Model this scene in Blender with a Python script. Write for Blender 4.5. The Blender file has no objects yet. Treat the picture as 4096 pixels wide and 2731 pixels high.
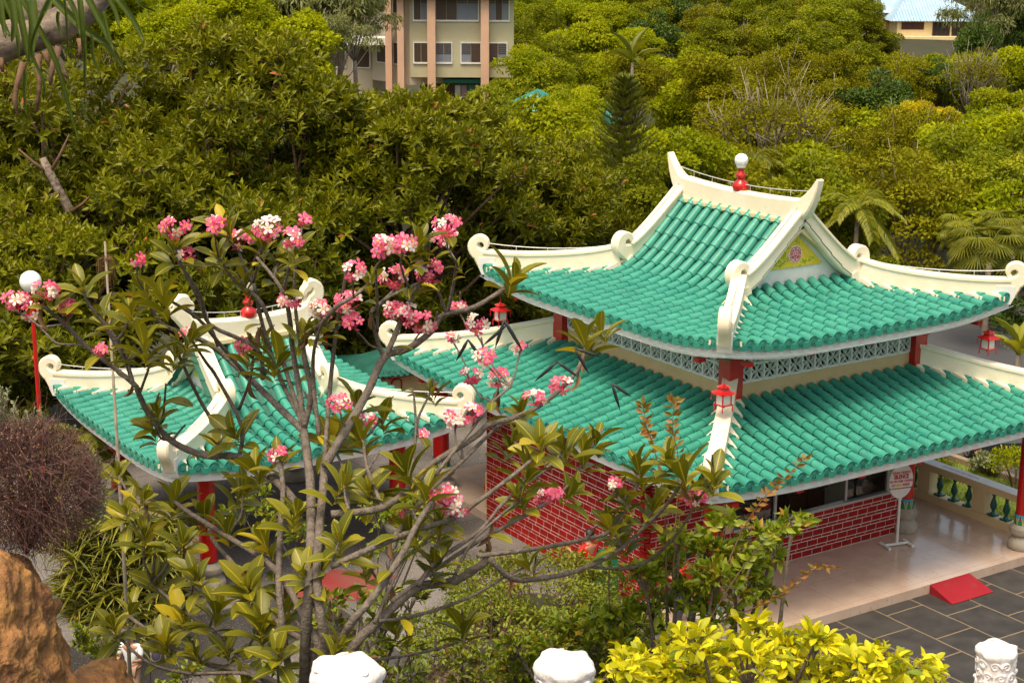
import bpy, bmesh, math, random
import numpy as np
from mathutils import Vector, Matrix
random.seed(7); rng = np.random.default_rng(7)
PI = math.pi
scene = bpy.context.scene
col = scene.collection

# ------------------------------------------------------------------ camera frame
FPX = 6622.5
PITCH, YAW, ROLL = math.radians(14.2355), math.radians(56.889), math.radians(.25)
CAM = np.array([-21.8602, -25.2193, 13.5947])
FW = np.array([math.cos(YAW)*math.cos(PITCH), math.sin(YAW)*math.cos(PITCH), -math.sin(PITCH)])
_r = np.array([math.sin(YAW), -math.cos(YAW), 0.]); _u = np.cross(_r, FW)
RT = _r*math.cos(ROLL)+_u*math.sin(ROLL); UP = -_r*math.sin(ROLL)+_u*math.cos(ROLL)
HZ = np.array([math.cos(YAW), math.sin(YAW), 0.]); LT = _r.copy()
def at(px, py, dep):          # photograph pixel (4096 wide) at a distance along the view axis
    return CAM+(FW+RT*(px-2048)/FPX-UP*(py-1365.5)/FPX)*dep
def atp(px, py, dep):         # the same for the 2352 wide view
    return at(px/.57422, py/.57422, dep)
def atz(px, py, z):
    d = FW+RT*(px-2048)/FPX-UP*(py-1365.5)/FPX
    return CAM+d*((z-CAM[2])/d[2])

# ------------------------------------------------------------------ materials
def nt(m):
    m.use_nodes = True
    return m.node_tree.nodes, m.node_tree.links
MATS = {}
def mat(name, colr, rough=.6, var=.0, vscale=6., bump=.0, bscale=40., spec=.5, col2=None, metal=0, coat=0., detail=4., emis=None, objvar=0., coord='Object', stretch=None, grime=None):
    m = bpy.data.materials.new(name); n, l = nt(m)
    b = n['Principled BSDF']
    b.inputs['Roughness'].default_value = rough
    b.inputs['Specular IOR Level'].default_value = spec
    b.inputs['Metallic'].default_value = metal
    b.inputs['Coat Weight'].default_value = coat
    b.inputs['Base Color'].default_value = (*colr, 1)
    tc = n.new('ShaderNodeTexCoord')
    if var or col2:
        ns = n.new('ShaderNodeTexNoise'); ns.inputs['Scale'].default_value = vscale; ns.inputs['Detail'].default_value = detail
        ns.inputs['Roughness'].default_value = .62
        if stretch:
            mp = n.new('ShaderNodeMapping'); mp.inputs['Scale'].default_value = stretch; l.new(tc.outputs[coord], mp.inputs[0]); l.new(mp.outputs[0], ns.inputs['Vector'])
        else: l.new(tc.outputs[coord], ns.inputs['Vector'])
        cr = n.new('ShaderNodeValToRGB')
        c2 = col2 if col2 else tuple(c*(1-var) for c in colr)
        cr.color_ramp.elements[0].position = .32; cr.color_ramp.elements[1].position = .68
        cr.color_ramp.elements[0].color = (*c2, 1); cr.color_ramp.elements[1].color = (*colr, 1)
        l.new(ns.outputs['Fac'], cr.inputs['Fac'])
        out = cr.outputs['Color']
        if grime:
            g1 = n.new('ShaderNodeTexNoise'); g1.inputs['Scale'].default_value = grime[1]; g1.inputs['Detail'].default_value = 9; g1.inputs['Roughness'].default_value = .7; l.new(tc.outputs[coord], g1.inputs['Vector'])
            g2 = n.new('ShaderNodeValToRGB'); g2.color_ramp.elements[0].position = grime[2]; g2.color_ramp.elements[1].position = grime[2]+.18; g2.color_ramp.elements[1].color = (grime[3],)*3+(1,); l.new(g1.outputs['Fac'], g2.inputs['Fac'])
            g3 = n.new('ShaderNodeMix'); g3.data_type = 'RGBA'; l.new(g2.outputs['Color'], g3.inputs[0]); l.new(out, g3.inputs[6]); g3.inputs[7].default_value = (*grime[0], 1); out = g3.outputs[2]
        if objvar:
            oi = n.new('ShaderNodeObjectInfo'); mr = n.new('ShaderNodeMapRange')
            mr.inputs['To Min'].default_value = 1-objvar; mr.inputs['To Max'].default_value = 1+objvar
            l.new(oi.outputs['Random'], mr.inputs['Value'])
            vm = n.new('ShaderNodeVectorMath'); vm.operation = 'SCALE'
            l.new(out, vm.inputs[0]); l.new(mr.outputs[0], vm.inputs['Scale']); out = vm.outputs[0]
        l.new(out, b.inputs['Base Color'])
    if bump:
        nb = n.new('ShaderNodeTexNoise'); nb.inputs['Scale'].default_value = bscale; nb.inputs['Detail'].default_value = 5
        l.new(tc.outputs[coord], nb.inputs['Vector'])
        bp = n.new('ShaderNodeBump'); bp.inputs['Strength'].default_value = bump; bp.inputs['Distance'].default_value = .02
        l.new(nb.outputs['Fac'], bp.inputs['Height']); l.new(bp.outputs['Normal'], b.inputs['Normal'])
    if emis:
        b.inputs['Emission Color'].default_value = (*emis, 1); b.inputs['Emission Strength'].default_value = 1
    MATS[name] = m
    return m

def leafmat(name, c0, c1, c2=None, trans=.3, rough=.45, hv=.18, spot=None, midrib=False, attr='rnd', spec=.4):
    """leaf colour from the per-leaf random value, thin-leaf translucency"""
    m = bpy.data.materials.new(name); n, l = nt(m); b = n['Principled BSDF']; out = n['Material Output']
    a = n.new('ShaderNodeAttribute'); a.attribute_name = attr
    cr = n.new('ShaderNodeValToRGB'); cr.color_ramp.elements[0].color = (*c0, 1); cr.color_ramp.elements[1].color = (*c1, 1)
    if c2:
        cr.color_ramp.elements[1].position = .9
        e = cr.color_ramp.elements.new(.96); e.color = (*c2, 1)
    l.new(a.outputs['Fac'], cr.inputs['Fac']); c = cr.outputs['Color']
    oi = n.new('ShaderNodeObjectInfo'); mr = n.new('ShaderNodeMapRange')
    mr.inputs['To Min'].default_value = 1-hv; mr.inputs['To Max'].default_value = 1+hv
    l.new(oi.outputs['Random'], mr.inputs['Value'])
    vm = n.new('ShaderNodeVectorMath'); vm.operation = 'SCALE'; l.new(c, vm.inputs[0]); l.new(mr.outputs[0], vm.inputs['Scale']); c = vm.outputs[0]
    if midrib:
        uv = n.new('ShaderNodeUVMap'); uv.uv_map = 'UVMap'
        sx = n.new('ShaderNodeSeparateXYZ'); l.new(uv.outputs[0], sx.inputs[0])
        ab = n.new('ShaderNodeMath'); ab.operation = 'ABSOLUTE'; su = n.new('ShaderNodeMath'); su.operation = 'SUBTRACT'
        l.new(sx.outputs[0], su.inputs[0]); su.inputs[1].default_value = .5; l.new(su.outputs[0], ab.inputs[0])
        lt = n.new('ShaderNodeMath'); lt.operation = 'LESS_THAN'; l.new(ab.outputs[0], lt.inputs[0]); lt.inputs[1].default_value = .035
        # side veins
        ad = n.new('ShaderNodeMath'); ad.operation = 'MULTIPLY_ADD'; l.new(sx.outputs[1], ad.inputs[0]); ad.inputs[1].default_value = 95.
        ml = n.new('ShaderNodeMath'); ml.operation = 'MULTIPLY'; l.new(ab.outputs[0], ml.inputs[0]); ml.inputs[1].default_value = -38.
        l.new(ml.outputs[0], ad.inputs[2])
        si = n.new('ShaderNodeMath'); si.operation = 'SINE'; l.new(ad.outputs[0], si.inputs[0])
        gt = n.new('ShaderNodeMath'); gt.operation = 'GREATER_THAN'; l.new(si.outputs[0], gt.inputs[0]); gt.inputs[1].default_value = .8
        m2 = n.new('ShaderNodeMath'); m2.operation = 'MULTIPLY'; l.new(gt.outputs[0], m2.inputs[0]); m2.inputs[1].default_value = .22
        mx = n.new('ShaderNodeMath'); mx.operation = 'MAXIMUM'; l.new(lt.outputs[0], mx.inputs[0]); l.new(m2.outputs[0], mx.inputs[1])
        mm = n.new('ShaderNodeMath'); mm.operation = 'MULTIPLY'; l.new(mx.outputs[0], mm.inputs[0]); mm.inputs[1].default_value = .65
        mi = n.new('ShaderNodeMix'); mi.data_type = 'RGBA'; l.new(mm.outputs[0], mi.inputs[0]); l.new(c, mi.inputs[6]); mi.inputs[7].default_value = (c1[0]*2.2+.05, c1[1]*1.7+.05, c1[2]*1.5+.01, 1)
        c = mi.outputs[2]
    if spot:
        tc = n.new('ShaderNodeTexCoord'); ns = n.new('ShaderNodeTexNoise'); ns.inputs['Scale'].default_value = spot[1]; ns.inputs['Detail'].default_value = 3
        l.new(tc.outputs['Object'], ns.inputs['Vector'])
        r2 = n.new('ShaderNodeValToRGB'); r2.color_ramp.elements[0].position = spot[2]; r2.color_ramp.elements[1].position = spot[2]+.06
        l.new(ns.outputs['Fac'], r2.inputs['Fac'])
        mi = n.new('ShaderNodeMix'); mi.data_type = 'RGBA'; l.new(r2.outputs['Color'], mi.inputs[0]); l.new(c, mi.inputs[6]); mi.inputs[7].default_value = (*spot[0], 1)
        c = mi.outputs[2]
    l.new(c, b.inputs['Base Color']); b.inputs['Roughness'].default_value = rough; b.inputs['Specular IOR Level'].default_value = spec
    t = n.new('ShaderNodeBsdfTranslucent'); g = n.new('ShaderNodeVectorMath'); g.operation = 'MULTIPLY'
    l.new(c, g.inputs[0]); g.inputs[1].default_value = (1.25, 1.15, .55); l.new(g.outputs[0], t.inputs['Color'])
    ms = n.new('ShaderNodeMixShader'); ms.inputs[0].default_value = trans
    l.new(b.outputs[0], ms.inputs[1]); l.new(t.outputs[0], ms.inputs[2]); l.new(ms.outputs[0], out.inputs['Surface'])
    MATS[name] = m
    return m

# ------------------------------------------------------------------ mesh builder
class MB:
    def __init__(s): s.v = []; s.f = []; s.m = []; s.cm = 0; s.r = None
    def add(s, vs, fs):
        o = len(s.v); s.v += [tuple(map(float, p)) for p in vs]
        for f in fs: s.f.append(tuple(i+o for i in f)); s.m.append(s.cm)
    def box(s, c, d, rz=0., taper=1.):
        cx, cy, cz = c; x, y, z = d[0]/2, d[1]/2, d[2]/2; cs, sn = math.cos(rz), math.sin(rz)
        vs = []
        for k, t in ((-z, 1), (z, taper)):
            for a, b in ((-x, -y), (x, -y), (x, y), (-x, y)):
                a *= t; b *= t; vs.append((cx+a*cs-b*sn, cy+a*sn+b*cs, cz+k))
        s.add(vs, [(0, 3, 2, 1), (4, 5, 6, 7), (0, 1, 5, 4), (1, 2, 6, 5), (2, 3, 7, 6), (3, 0, 4, 7)])
    def obox(s, p, q, w, h, up=(0, 0, 1)):   # beam from p to q
        p = Vector(p); q = Vector(q); t = (q-p).normalized(); u = Vector(up)
        sd = t.cross(u)
        if sd.length < 1e-4: sd = t.cross(Vector((1, 0, 0)))
        sd.normalize(); n = sd.cross(t)
        vs = []
        for c in (p, q):
            for a, b in ((-1, -1), (1, -1), (1, 1), (-1, 1)): vs.append(c+sd*(a*w/2)+n*(b*h/2))
        s.add(vs, [(0, 1, 2, 3), (7, 6, 5, 4), (0, 4, 5, 1), (1, 5, 6, 2), (2, 6, 7, 3), (3, 7, 4, 0)])
    def prism(s, poly, off):               # poly: 3D points, extruded by vector off
        k = len(poly); off = Vector(off)
        vs = [Vector(p) for p in poly]+[Vector(p)+off for p in poly]
        s.add(vs, [tuple(range(k))[::-1], tuple(range(k, 2*k))]+[(i, (i+1) % k, (i+1) % k+k, i+k) for i in range(k)])
    def tube(s, path, rad, n=6, caps=True, ell=1.):
        P = [Vector(p) for p in path]
        if not hasattr(rad, '__len__'): rad = [rad]*len(P)
        rings = []; prev = None
        for i, p in enumerate(P):
            t = (P[min(i+1, len(P)-1)]-P[max(i-1, 0)])
            if t.length < 1e-9: t = Vector((0, 0, 1))
            t.normalize()
            if prev is None:
                a = t.cross(Vector((0, 0, 1)))
                if a.length < .05: a = t.cross(Vector((1, 0, 0)))
            else:
                a = prev-t*prev.dot(t)
                if a.length < 1e-6: a = t.orthogonal()
            a.normalize(); prev = a; b = t.cross(a)
            rings.append([p+(a*math.cos(2*PI*k/n)+b*math.sin(2*PI*k/n)*ell)*rad[i] for k in range(n)])
        vs = [q for r in rings for q in r]; fs = []
        for i in range(len(P)-1):
            for k in range(n):
                fs.append((i*n+k, i*n+(k+1) % n, (i+1)*n+(k+1) % n, (i+1)*n+k))
        if caps: fs += [tuple(range(n))[::-1], tuple(range((len(P)-1)*n, len(P)*n))]
        s.add(vs, fs)
    def lathe(s, prof, c=(0, 0, 0), n=20, cap=True):
        vs = []; fs = []
        for r, z in prof:
            for k in range(n): vs.append((c[0]+r*math.cos(2*PI*k/n), c[1]+r*math.sin(2*PI*k/n), c[2]+z))
        for i in range(len(prof)-1):
            for k in range(n): fs.append((i*n+k, i*n+(k+1) % n, (i+1)*n+(k+1) % n, (i+1)*n+k))
        if cap: fs += [tuple(range(n))[::-1], tuple(range((len(prof)-1)*n, len(prof)*n))]
        s.add(vs, fs)
    def sphere(s, c, r, n=16, m=10, sc=(1, 1, 1)):
        s2 = MB(); s2.lathe([(r*math.sin(PI*i/m)+1e-4, -r*math.cos(PI*i/m)) for i in range(m+1)], (0, 0, 0), n)
        s.add([(c[0]+a*sc[0], c[1]+b*sc[1], c[2]+d*sc[2]) for a, b, d in s2.v], s2.f)
    def grid(s, rows, close=False):
        n = len(rows[0]); vs = [p for r in rows for p in r]; fs = []
        for i in range(len(rows)-1):
            for k in range(n-1): fs.append((i*n+k, i*n+k+1, (i+1)*n+k+1, (i+1)*n+k))
        s.add(vs, fs)
    def sweep(s, path, th, w, org, hd):
        """path of (a,z) in the vertical plane through org along horizontal unit hd; in-plane thickness th[i], width w[i]; chamfered"""
        hd = Vector(hd); org = Vector(org); sd = hd.cross(Vector((0, 0, 1)))
        if not hasattr(w, '__len__'): w = [w]*len(path)
        rows = []
        for i, (a, z) in enumerate(path):
            a0, z0 = path[max(i-1, 0)]; a1, z1 = path[min(i+1, len(path)-1)]
            t = Vector((a1-a0, z1-z0)).normalized(); nn = Vector((-t.y, t.x)); h = th[i]/2; ww = w[i]/2; c = min(h, ww)*.3
            ring = []
            for (p, q) in ((-ww+c, -h), (ww-c, -h), (ww, -h+c), (ww, h-c), (ww-c, h), (-ww+c, h), (-ww, h-c), (-ww, -h+c)):
                aa = a+nn.x*q; zz = z+nn.y*q
                ring.append(org+hd*aa+Vector((0, 0, 1))*zz+sd*p)
            rows.append(ring)
        k = 8; vs = [p for r in rows for p in r]; fs = []
        for i in range(len(rows)-1):
            for j in range(k): fs.append((i*k+j, i*k+(j+1) % k, (i+1)*k+(j+1) % k, (i+1)*k+j))
        fs += [tuple(range(k))[::-1], tuple(range((len(rows)-1)*k, len(rows)*k))]
        s.add(vs, fs)
    def build(s, name, mats, parent=None, smooth=False, angle=None, xf=None):
        if not isinstance(mats, (list, tuple)): mats = [mats]
        me = bpy.data.meshes.new(name)
        vs = s.v if xf is None else [tuple(xf @ Vector(p)) for p in s.v]
        me.from_pydata(vs, [], s.f)
        for m in mats: me.materials.append(MATS[m] if isinstance(m, str) else m)
        if len(mats) > 1: me.polygons.foreach_set('material_index', s.m)
        if smooth:
            me.polygons.foreach_set('use_smooth', [True]*len(me.polygons))
            if angle: me.set_sharp_from_angle(angle=math.radians(angle))
        me.update()
        bm = bmesh.new(); bm.from_mesh(me); bmesh.ops.recalc_face_normals(bm, faces=bm.faces); bm.to_mesh(me); bm.free()
        o = bpy.data.objects.new(name, me); col.objects.link(o)
        if parent is not None: o.parent = parent
        return o

def tag(o, label=None, cat=None, group=None, kind=None):
    if label: o['label'] = label
    if cat: o['category'] = cat
    if group: o['group'] = group
    if kind: o['kind'] = kind
    return o
def thing(name, label, cat, loc=(0, 0, 0), rz=0., group=None):
    o = bpy.data.objects.new(name, None); col.objects.link(o); o.location = loc; o.rotation_euler = (0, 0, rz)
    o.empty_display_size = .2
    return tag(o, label, cat, group)
def children(o): return [c for c in bpy.data.objects if c.parent == o]
def copy_tree(o, label=None, group=None, parent=None, kids=None):
    c = o.copy(); col.objects.link(c)
    if parent is not None: c.parent = parent
    if label: c['label'] = label
    if group: c['group'] = group
    for ch in (kids if kids is not None else children(o)): copy_tree(ch, parent=c)
    return c

# ------------------------------------------------------------------ leaf scatter (numpy)
TPL = {
 'diamond': (np.array([[0, 0, 0], [.45, .5, .06], [1, 0, 0], [.45, -.5, .06]]), [(0, 1, 2, 3)]),
 'fold': (np.array([[0, 0, 0], [.5, .5, .12], [1, 0, -.08], [.5, -.5, .12], [.5, 0, -.02]]), [(0, 4, 1), (1, 4, 2), (0, 3, 4), (3, 2, 4)]),
}
def _big():
    xs = [0, .1, .25, .45, .65, .82, .93, 1.]; ws = [.05, .12, .3, .46, .5, .4, .22, .02]; v = []; f = []
    for x, w in zip(xs, ws):
        z = .16*x-.34*x*x
        v += [(x, w, z+.14*w), (x, 0, z-.02), (x, -w, z+.14*w)]
    for i in range(len(xs)-1):
        a = i*3; f += [(a, a+1, a+4, a+3), (a+1, a+2, a+5, a+4)]
    return np.array(v), f
TPL['big'] = _big()
def _blade():
    xs = [0, .2, .4, .6, .8, 1.]; ws = [.35, .5, .5, .42, .25, .02]; v = []; f = []
    for x, w in zip(xs, ws):
        z = .5*x-.95*x*x
        v += [(x, w, z+.1*w), (x, 0, z-.03), (x, -w, z+.1*w)]
    for i in range(len(xs)-1):
        a = i*3; f += [(a, a+1, a+4, a+3), (a+1, a+2, a+5, a+4)]
    return np.array(v), f
TPL['blade'] = _blade()

def leaves(name, P, A, N, L, W, tpl, mats, parent=None, midx=None, rnd=None, smooth=False, bend=1.):
    """one mesh of leaves: base P, axis A, face normal N, length L, width W"""
    tv, tf = TPL[tpl]; n = len(P); k = len(tv)
    A = A/np.maximum(np.linalg.norm(A, axis=1, keepdims=True), 1e-9)
    S = np.cross(N, A); S /= np.maximum(np.linalg.norm(S, axis=1, keepdims=True), 1e-9); Nn = np.cross(A, S)
    L = np.broadcast_to(L, (n,)); W = np.broadcast_to(W, (n,))
    V = P[:, None, :]+A[:, None, :]*(tv[None, :, 0, None]*L[:, None, None])+S[:, None, :]*(tv[None, :, 1, None]*W[:, None, None])+Nn[:, None, :]*(tv[None, :, 2, None]*L[:, None, None]*bend)
    V = V.reshape(-1, 3)
    fl = np.array([len(q) for q in tf]); idx = np.concatenate([np.array(q) for q in tf])
    LI = (idx[None, :]+(np.arange(n)*k)[:, None]).reshape(-1)
    me = bpy.data.meshes.new(name); me.vertices.add(len(V)); me.vertices.foreach_set('co', V.reshape(-1).astype(np.float32))
    me.loops.add(len(LI)); me.loops.foreach_set('vertex_index', LI.astype(np.int32))
    tot = np.tile(fl, n); st = np.concatenate([[0], np.cumsum(tot)[:-1]])
    me.polygons.add(len(tot)); me.polygons.foreach_set('loop_start', st.astype(np.int32)); me.polygons.foreach_set('loop_total', tot.astype(np.int32))
    if rnd is None: rnd = rng.random(n)
    at_ = me.attributes.new('rnd', 'FLOAT', 'POINT'); at_.data.foreach_set('value', np.repeat(rnd, k).astype(np.float32))
    if tpl in ('big', 'blade'):
        uv = me.uv_layers.new(name='UVMap'); u = np.stack([tv[idx, 1]/np.maximum(np.abs(tv[idx, 1]).max(), .1)*.5+.5, tv[idx, 0]], 1)
        uv.data.foreach_set('uv', np.tile(u, (n, 1)).reshape(-1).astype(np.float32))
    for m in (mats if isinstance(mats, (list, tuple)) else [mats]): me.materials.append(MATS[m])
    if midx is not None: me.polygons.foreach_set('material_index', np.repeat(midx, len(tf)).astype(np.int32))
    if smooth or tpl in ('big', 'blade'): me.polygons.foreach_set('use_smooth', np.ones(len(tot), bool))
    me.update(calc_edges=True); me.validate()
    o = bpy.data.objects.new(name, me); col.objects.link(o)
    if parent is not None: o.parent = parent
    return o
def rdir(n):
    v = rng.normal(size=(n, 3)); return v/np.linalg.norm(v, axis=1, keepdims=True)
# ------------------------------------------------------------------ palette
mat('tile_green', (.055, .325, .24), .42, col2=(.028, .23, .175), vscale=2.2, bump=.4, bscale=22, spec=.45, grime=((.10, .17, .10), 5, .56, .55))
mat('tile_pan_shade', (.02, .15, .115), .55, col2=(.02, .10, .075), vscale=3, bump=.4, bscale=22, grime=((.07, .075, .045), 7, .55, .7))  # pans coloured darker to paint in shade between barrel rows, plus grime
mat('tile_green_dark', (.02, .13, .10), .5, var=.4, vscale=3, bump=.3, bscale=30)
mat('cream', (.82, .67, .40), .6, col2=(.75, .58, .32), vscale=1.6, bump=.12, bscale=18, grime=((.42, .33, .2), 4, .6, .5))
mat('cream_wall', (.70, .52, .29), .7, col2=(.62, .44, .22), vscale=2.2, bump=.1, bscale=30)
mat('ridge_cream', (.90, .83, .67), .55, col2=(.84, .74, .54), vscale=1.1, bump=.3, bscale=9, grime=((.46, .38, .26), 3.5, .61, .6))
mat('white_paint', (.80, .80, .78), .55, col2=(.70, .70, .68), vscale=4)
mat('pale_block', (.86, .87, .85), .65, col2=(.74, .77, .75), vscale=6)
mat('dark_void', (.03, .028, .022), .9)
mat('red_paint', (.56, .010, .008), .3, col2=(.42, .008, .008), vscale=3, coat=.2)
mat('red_dark', (.30, .01, .012), .4, var=.2)
mat('brick_red', (.40, .012, .008), .6, col2=(.24, .010, .008), vscale=4, bump=.4, bscale=60, spec=.2, grime=((.10, .02, .015), 3, .58, .6))
mat('mortar', (.84, .80, .76), .8, var=.1)
mat('stone_grey', (.42, .38, .31), .75, col2=(.30, .27, .22), vscale=5, bump=.3, bscale=30)
mat('alum', (.42, .42, .43), .35, metal=.6)
mat('wood_dark', (.085, .03, .014), .4, col2=(.05, .018, .01), vscale=12)
mat('teal_paint', (.008, .12, .095), .3, var=.3, coat=.2)
mat('blue_paint', (.05, .35, .48), .45)
mat('green_paint', (.01, .22, .10), .45)
mat('gold_paint', (.68, .47, .03), .5, col2=(.80, .62, .05), vscale=14)
mat('lime_paint', (.30, .45, .03), .5)
mat('magenta_paint', (.60, .02, .07), .5)
mat('white_gloss', (.85, .86, .87), .25)
mat('lantern_glass', (.80, .80, .74), .3)
mat('black_matte', (.012, .012, .012), .6)
mat('yellow_paint', (.75, .55, .02), .5)
mat('wire', (.55, .57, .57), .4, metal=.3)
mat('bin_green', (.006, .15, .07), .35)
mat('ramp_red', (.27, .003, .012), .6, col2=(.30, .008, .016), vscale=1.6, detail=6, grime=((.20, .05, .05), 3, .58, .6))
mat('stool_red', (.62, .008, .008), .3)
mat('floor_tile_white', (.62, .72, .74), .25)
mat('soffit', (.62, .60, .55), .8)
mat('post_white', (.84, .82, .82), .6, col2=(.72, .66, .66), vscale=9, bump=.5, bscale=28)
mat('rock', (.42, .21, .06), .85, col2=(.16, .065, .03), vscale=6, bump=1., bscale=30, detail=9, grime=((.06, .045, .03), 9, .53, .8))
mat('rock_dark', (.13, .075, .045), .85, col2=(.06, .04, .03), vscale=6, bump=1., bscale=20)
mat('bark_grey', (.20, .165, .135), .8, col2=(.09, .07, .055), vscale=22, bump=.8, bscale=60)
mat('bark_brown', (.17, .09, .05), .85, col2=(.09, .05, .03), vscale=8, bump=.6, bscale=20)
mat('bark_pale', (.36, .30, .23), .85, col2=(.2, .16, .12), vscale=8)
mat('twig_red', (.13, .055, .045), .8, col2=(.07, .035, .03), vscale=30)
mat('skin', (.45, .22, .13), .55)
mat('hair_black', (.012, .01, .01), .5)
mat('shirt_white', (.75, .78, .82), .8, var=.1, vscale=20)
mat('shirt_orange', (.75, .035, .01), .7, var=.15, vscale=20)
mat('shirt_red', (.65, .01, .012), .7, var=.15, vscale=20)
mat('khaki', (.38, .24, .16), .8)
mat('jeans', (.05, .06, .09), .8)
mat('wall_far', (.60, .52, .40), .8, col2=(.52, .45, .33), vscale=.6)
mat('wall_sage', (.50, .47, .31), .8, col2=(.43, .40, .26), vscale=.5)
mat('pillar_pink', (.66, .42, .29), .75, col2=(.56, .35, .24), vscale=.7)
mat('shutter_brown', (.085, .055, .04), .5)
mat('pane_blue', (.22, .25, .30), .15, coat=.3)
mat('curtain_orange', (.40, .15, .05), .8)
mat('roof_blue', (.30, .46, .62), .45, col2=(.40, .52, .62), vscale=.6)
mat('roof_teal', (.01, .30, .26), .5, col2=(.02, .2, .18), vscale=.5)
mat('roof_white', (.8, .8, .8), .5)
mat('asphalt', (.055, .055, .06), .85, col2=(.045, .045, .05), vscale=1)
mat('kerb_stone', (.30, .24, .17), .9, col2=(.22, .15, .1), vscale=1.2, bump=.4, bscale=6)
mat('car_paint', (.03, .035, .045), .25, coat=.6)
mat('tyre', (.015, .015, .015), .8)
mat('rim', (.5, .5, .5), .3, metal=.8)
mat('grass', (.14, .20, .015), .9, col2=(.09, .13, .012), vscale=3, bump=.6, bscale=60)
mat('soil', (.045, .04, .018), .95, col2=(.025, .03, .01), vscale=.35, bump=.6, bscale=5)
mat('cloth_mix', (.35, .4, .5), .8, col2=(.5, .25, .2), vscale=2)
mat('lamp_purple', (.16, .14, .24), .3)
mat('pod_black', (.015, .02, .022), .5)

def glass():
    m = bpy.data.materials.new('window_glass'); n, l = nt(m); out = n['Material Output']; n.remove(n['Principled BSDF'])
    t = n.new('ShaderNodeBsdfTransparent'); t.inputs[0].default_value = (.75, .8, .8, 1)
    g = n.new('ShaderNodeBsdfGlossy'); g.inputs['Roughness'].default_value = .03
    f = n.new('ShaderNodeFresnel'); f.inputs[0].default_value = 1.5
    a = n.new('ShaderNodeMath'); a.operation = 'MULTIPLY_ADD'; a.inputs[1].default_value = 1.; a.inputs[2].default_value = .03; l.new(f.outputs[0], a.inputs[0])
    ms = n.new('ShaderNodeMixShader'); l.new(a.outputs[0], ms.inputs[0]); l.new(t.outputs[0], ms.inputs[1]); l.new(g.outputs[0], ms.inputs[2]); l.new(ms.outputs[0], out.inputs[0])
    MATS['window_glass'] = m
glass()

def tiled(name, base, base2, line, bw, bh, mortar, rough, rot=0., off=.5, nscale=3., speck=None, bump=.2, coat=0., off3=(0, 0, 0), squash=1.):
    m = bpy.data.materials.new(name); n, l = nt(m); b = n['Principled BSDF']
    tc = n.new('ShaderNodeTexCoord'); mp = n.new('ShaderNodeMapping'); mp.inputs['Rotation'].default_value = (0, 0, rot); mp.inputs['Location'].default_value = off3
    l.new(tc.outputs['Object'], mp.inputs[0])
    br = n.new('ShaderNodeTexBrick'); br.inputs['Scale'].default_value = 1; br.inputs['Brick Width'].default_value = bw; br.inputs['Row Height'].default_value = bh
    br.inputs['Mortar Size'].default_value = mortar; br.inputs['Mortar Smooth'].default_value = .2; br.offset = off; br.squash = squash; br.squash_frequency = 3
    wn = n.new('ShaderNodeTexNoise'); wn.inputs['Scale'].default_value = 1.5; l.new(mp.outputs[0], wn.inputs[0])
    wa = n.new('ShaderNodeVectorMath'); wa.operation = 'MULTIPLY_ADD'; wa.inputs[1].default_value = (mortar*2.5,)*3; l.new(wn.outputs['Color'], wa.inputs[0]); l.new(mp.outputs[0], wa.inputs[2])
    l.new(wa.outputs[0], br.inputs['Vector'])
    ns = n.new('ShaderNodeTexNoise'); ns.inputs['Scale'].default_value = nscale; ns.inputs['Detail'].default_value = 8; l.new(tc.outputs['Object'], ns.inputs[0])
    cr = n.new('ShaderNodeValToRGB'); cr.color_ramp.elements[0].position = .35; cr.color_ramp.elements[1].position = .65
    cr.color_ramp.elements[0].color = (*base2, 1); cr.color_ramp.elements[1].color = (*base, 1); l.new(ns.outputs['Fac'], cr.inputs[0]); c = cr.outputs[0]
    if speck:
        vo = n.new('ShaderNodeTexNoise'); vo.inputs['Scale'].default_value = speck[1]; vo.inputs['Detail'].default_value = 2; l.new(tc.outputs['Object'], vo.inputs[0])
        r2 = n.new('ShaderNodeValToRGB'); r2.color_ramp.elements[0].position = speck[2]; r2.color_ramp.elements[1].position = speck[2]+.05; l.new(vo.outputs[0], r2.inputs[0])
        mi = n.new('ShaderNodeMix'); mi.data_type = 'RGBA'; l.new(r2.outputs[0], mi.inputs[0]); l.new(c, mi.inputs[6]); mi.inputs[7].default_value = (*speck[0], 1); c = mi.outputs[2]
    l.new(c, br.inputs['Color1']); l.new(c, br.inputs['Color2']); br.inputs['Mortar'].default_value = (*line, 1)
    l.new(br.outputs['Color'], b.inputs['Base Color']); b.inputs['Roughness'].default_value = rough; b.inputs['Coat Weight'].default_value = coat; b.inputs['Coat Roughness'].default_value = .05
    if bump:
        bp = n.new('ShaderNodeBump'); bp.inputs['Strength'].default_value = bump; bp.inputs['Distance'].default_value = .01; l.new(ns.outputs['Fac'], bp.inputs['Height']); l.new(bp.outputs[0], b.inputs['Normal'])
    MATS[name] = m
tiled('plaza_stone', (.052, .048, .045), (.028, .026, .026), (.22, .165, .10), 1.35, 1.05, .018, .6, rot=PI/2, nscale=2.5, speck=((.16, .14, .10), 60, .72), off3=(.4, .2, 0))
tiled('porch_floor', (.60, .46, .37), (.53, .39, .31), (.40, .29, .22), 1.2, 1.2, .006, .2, off=0., nscale=1.6, bump=.03, coat=.35, speck=((.42, .30, .22), 9, .66))
tiled('room_floor', (.78, .84, .86), (.72, .8, .82), (.2, .25, .28), .45, .45, .008, .2, off=0.)
tiled('terrazzo', (.17, .155, .145), (.055, .05, .048), (.05, .045, .04), 2.4, 2.4, .012, .85, nscale=.5, speck=((.42, .39, .37), 45, .60), off3=(.3, .8, 0))
tiled('block_wall', (.17, .15, .13), (.10, .09, .08), (.045, .04, .035), .5, .22, .012, .9, nscale=5, speck=((.3, .28, .25), 50, .66))

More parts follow.
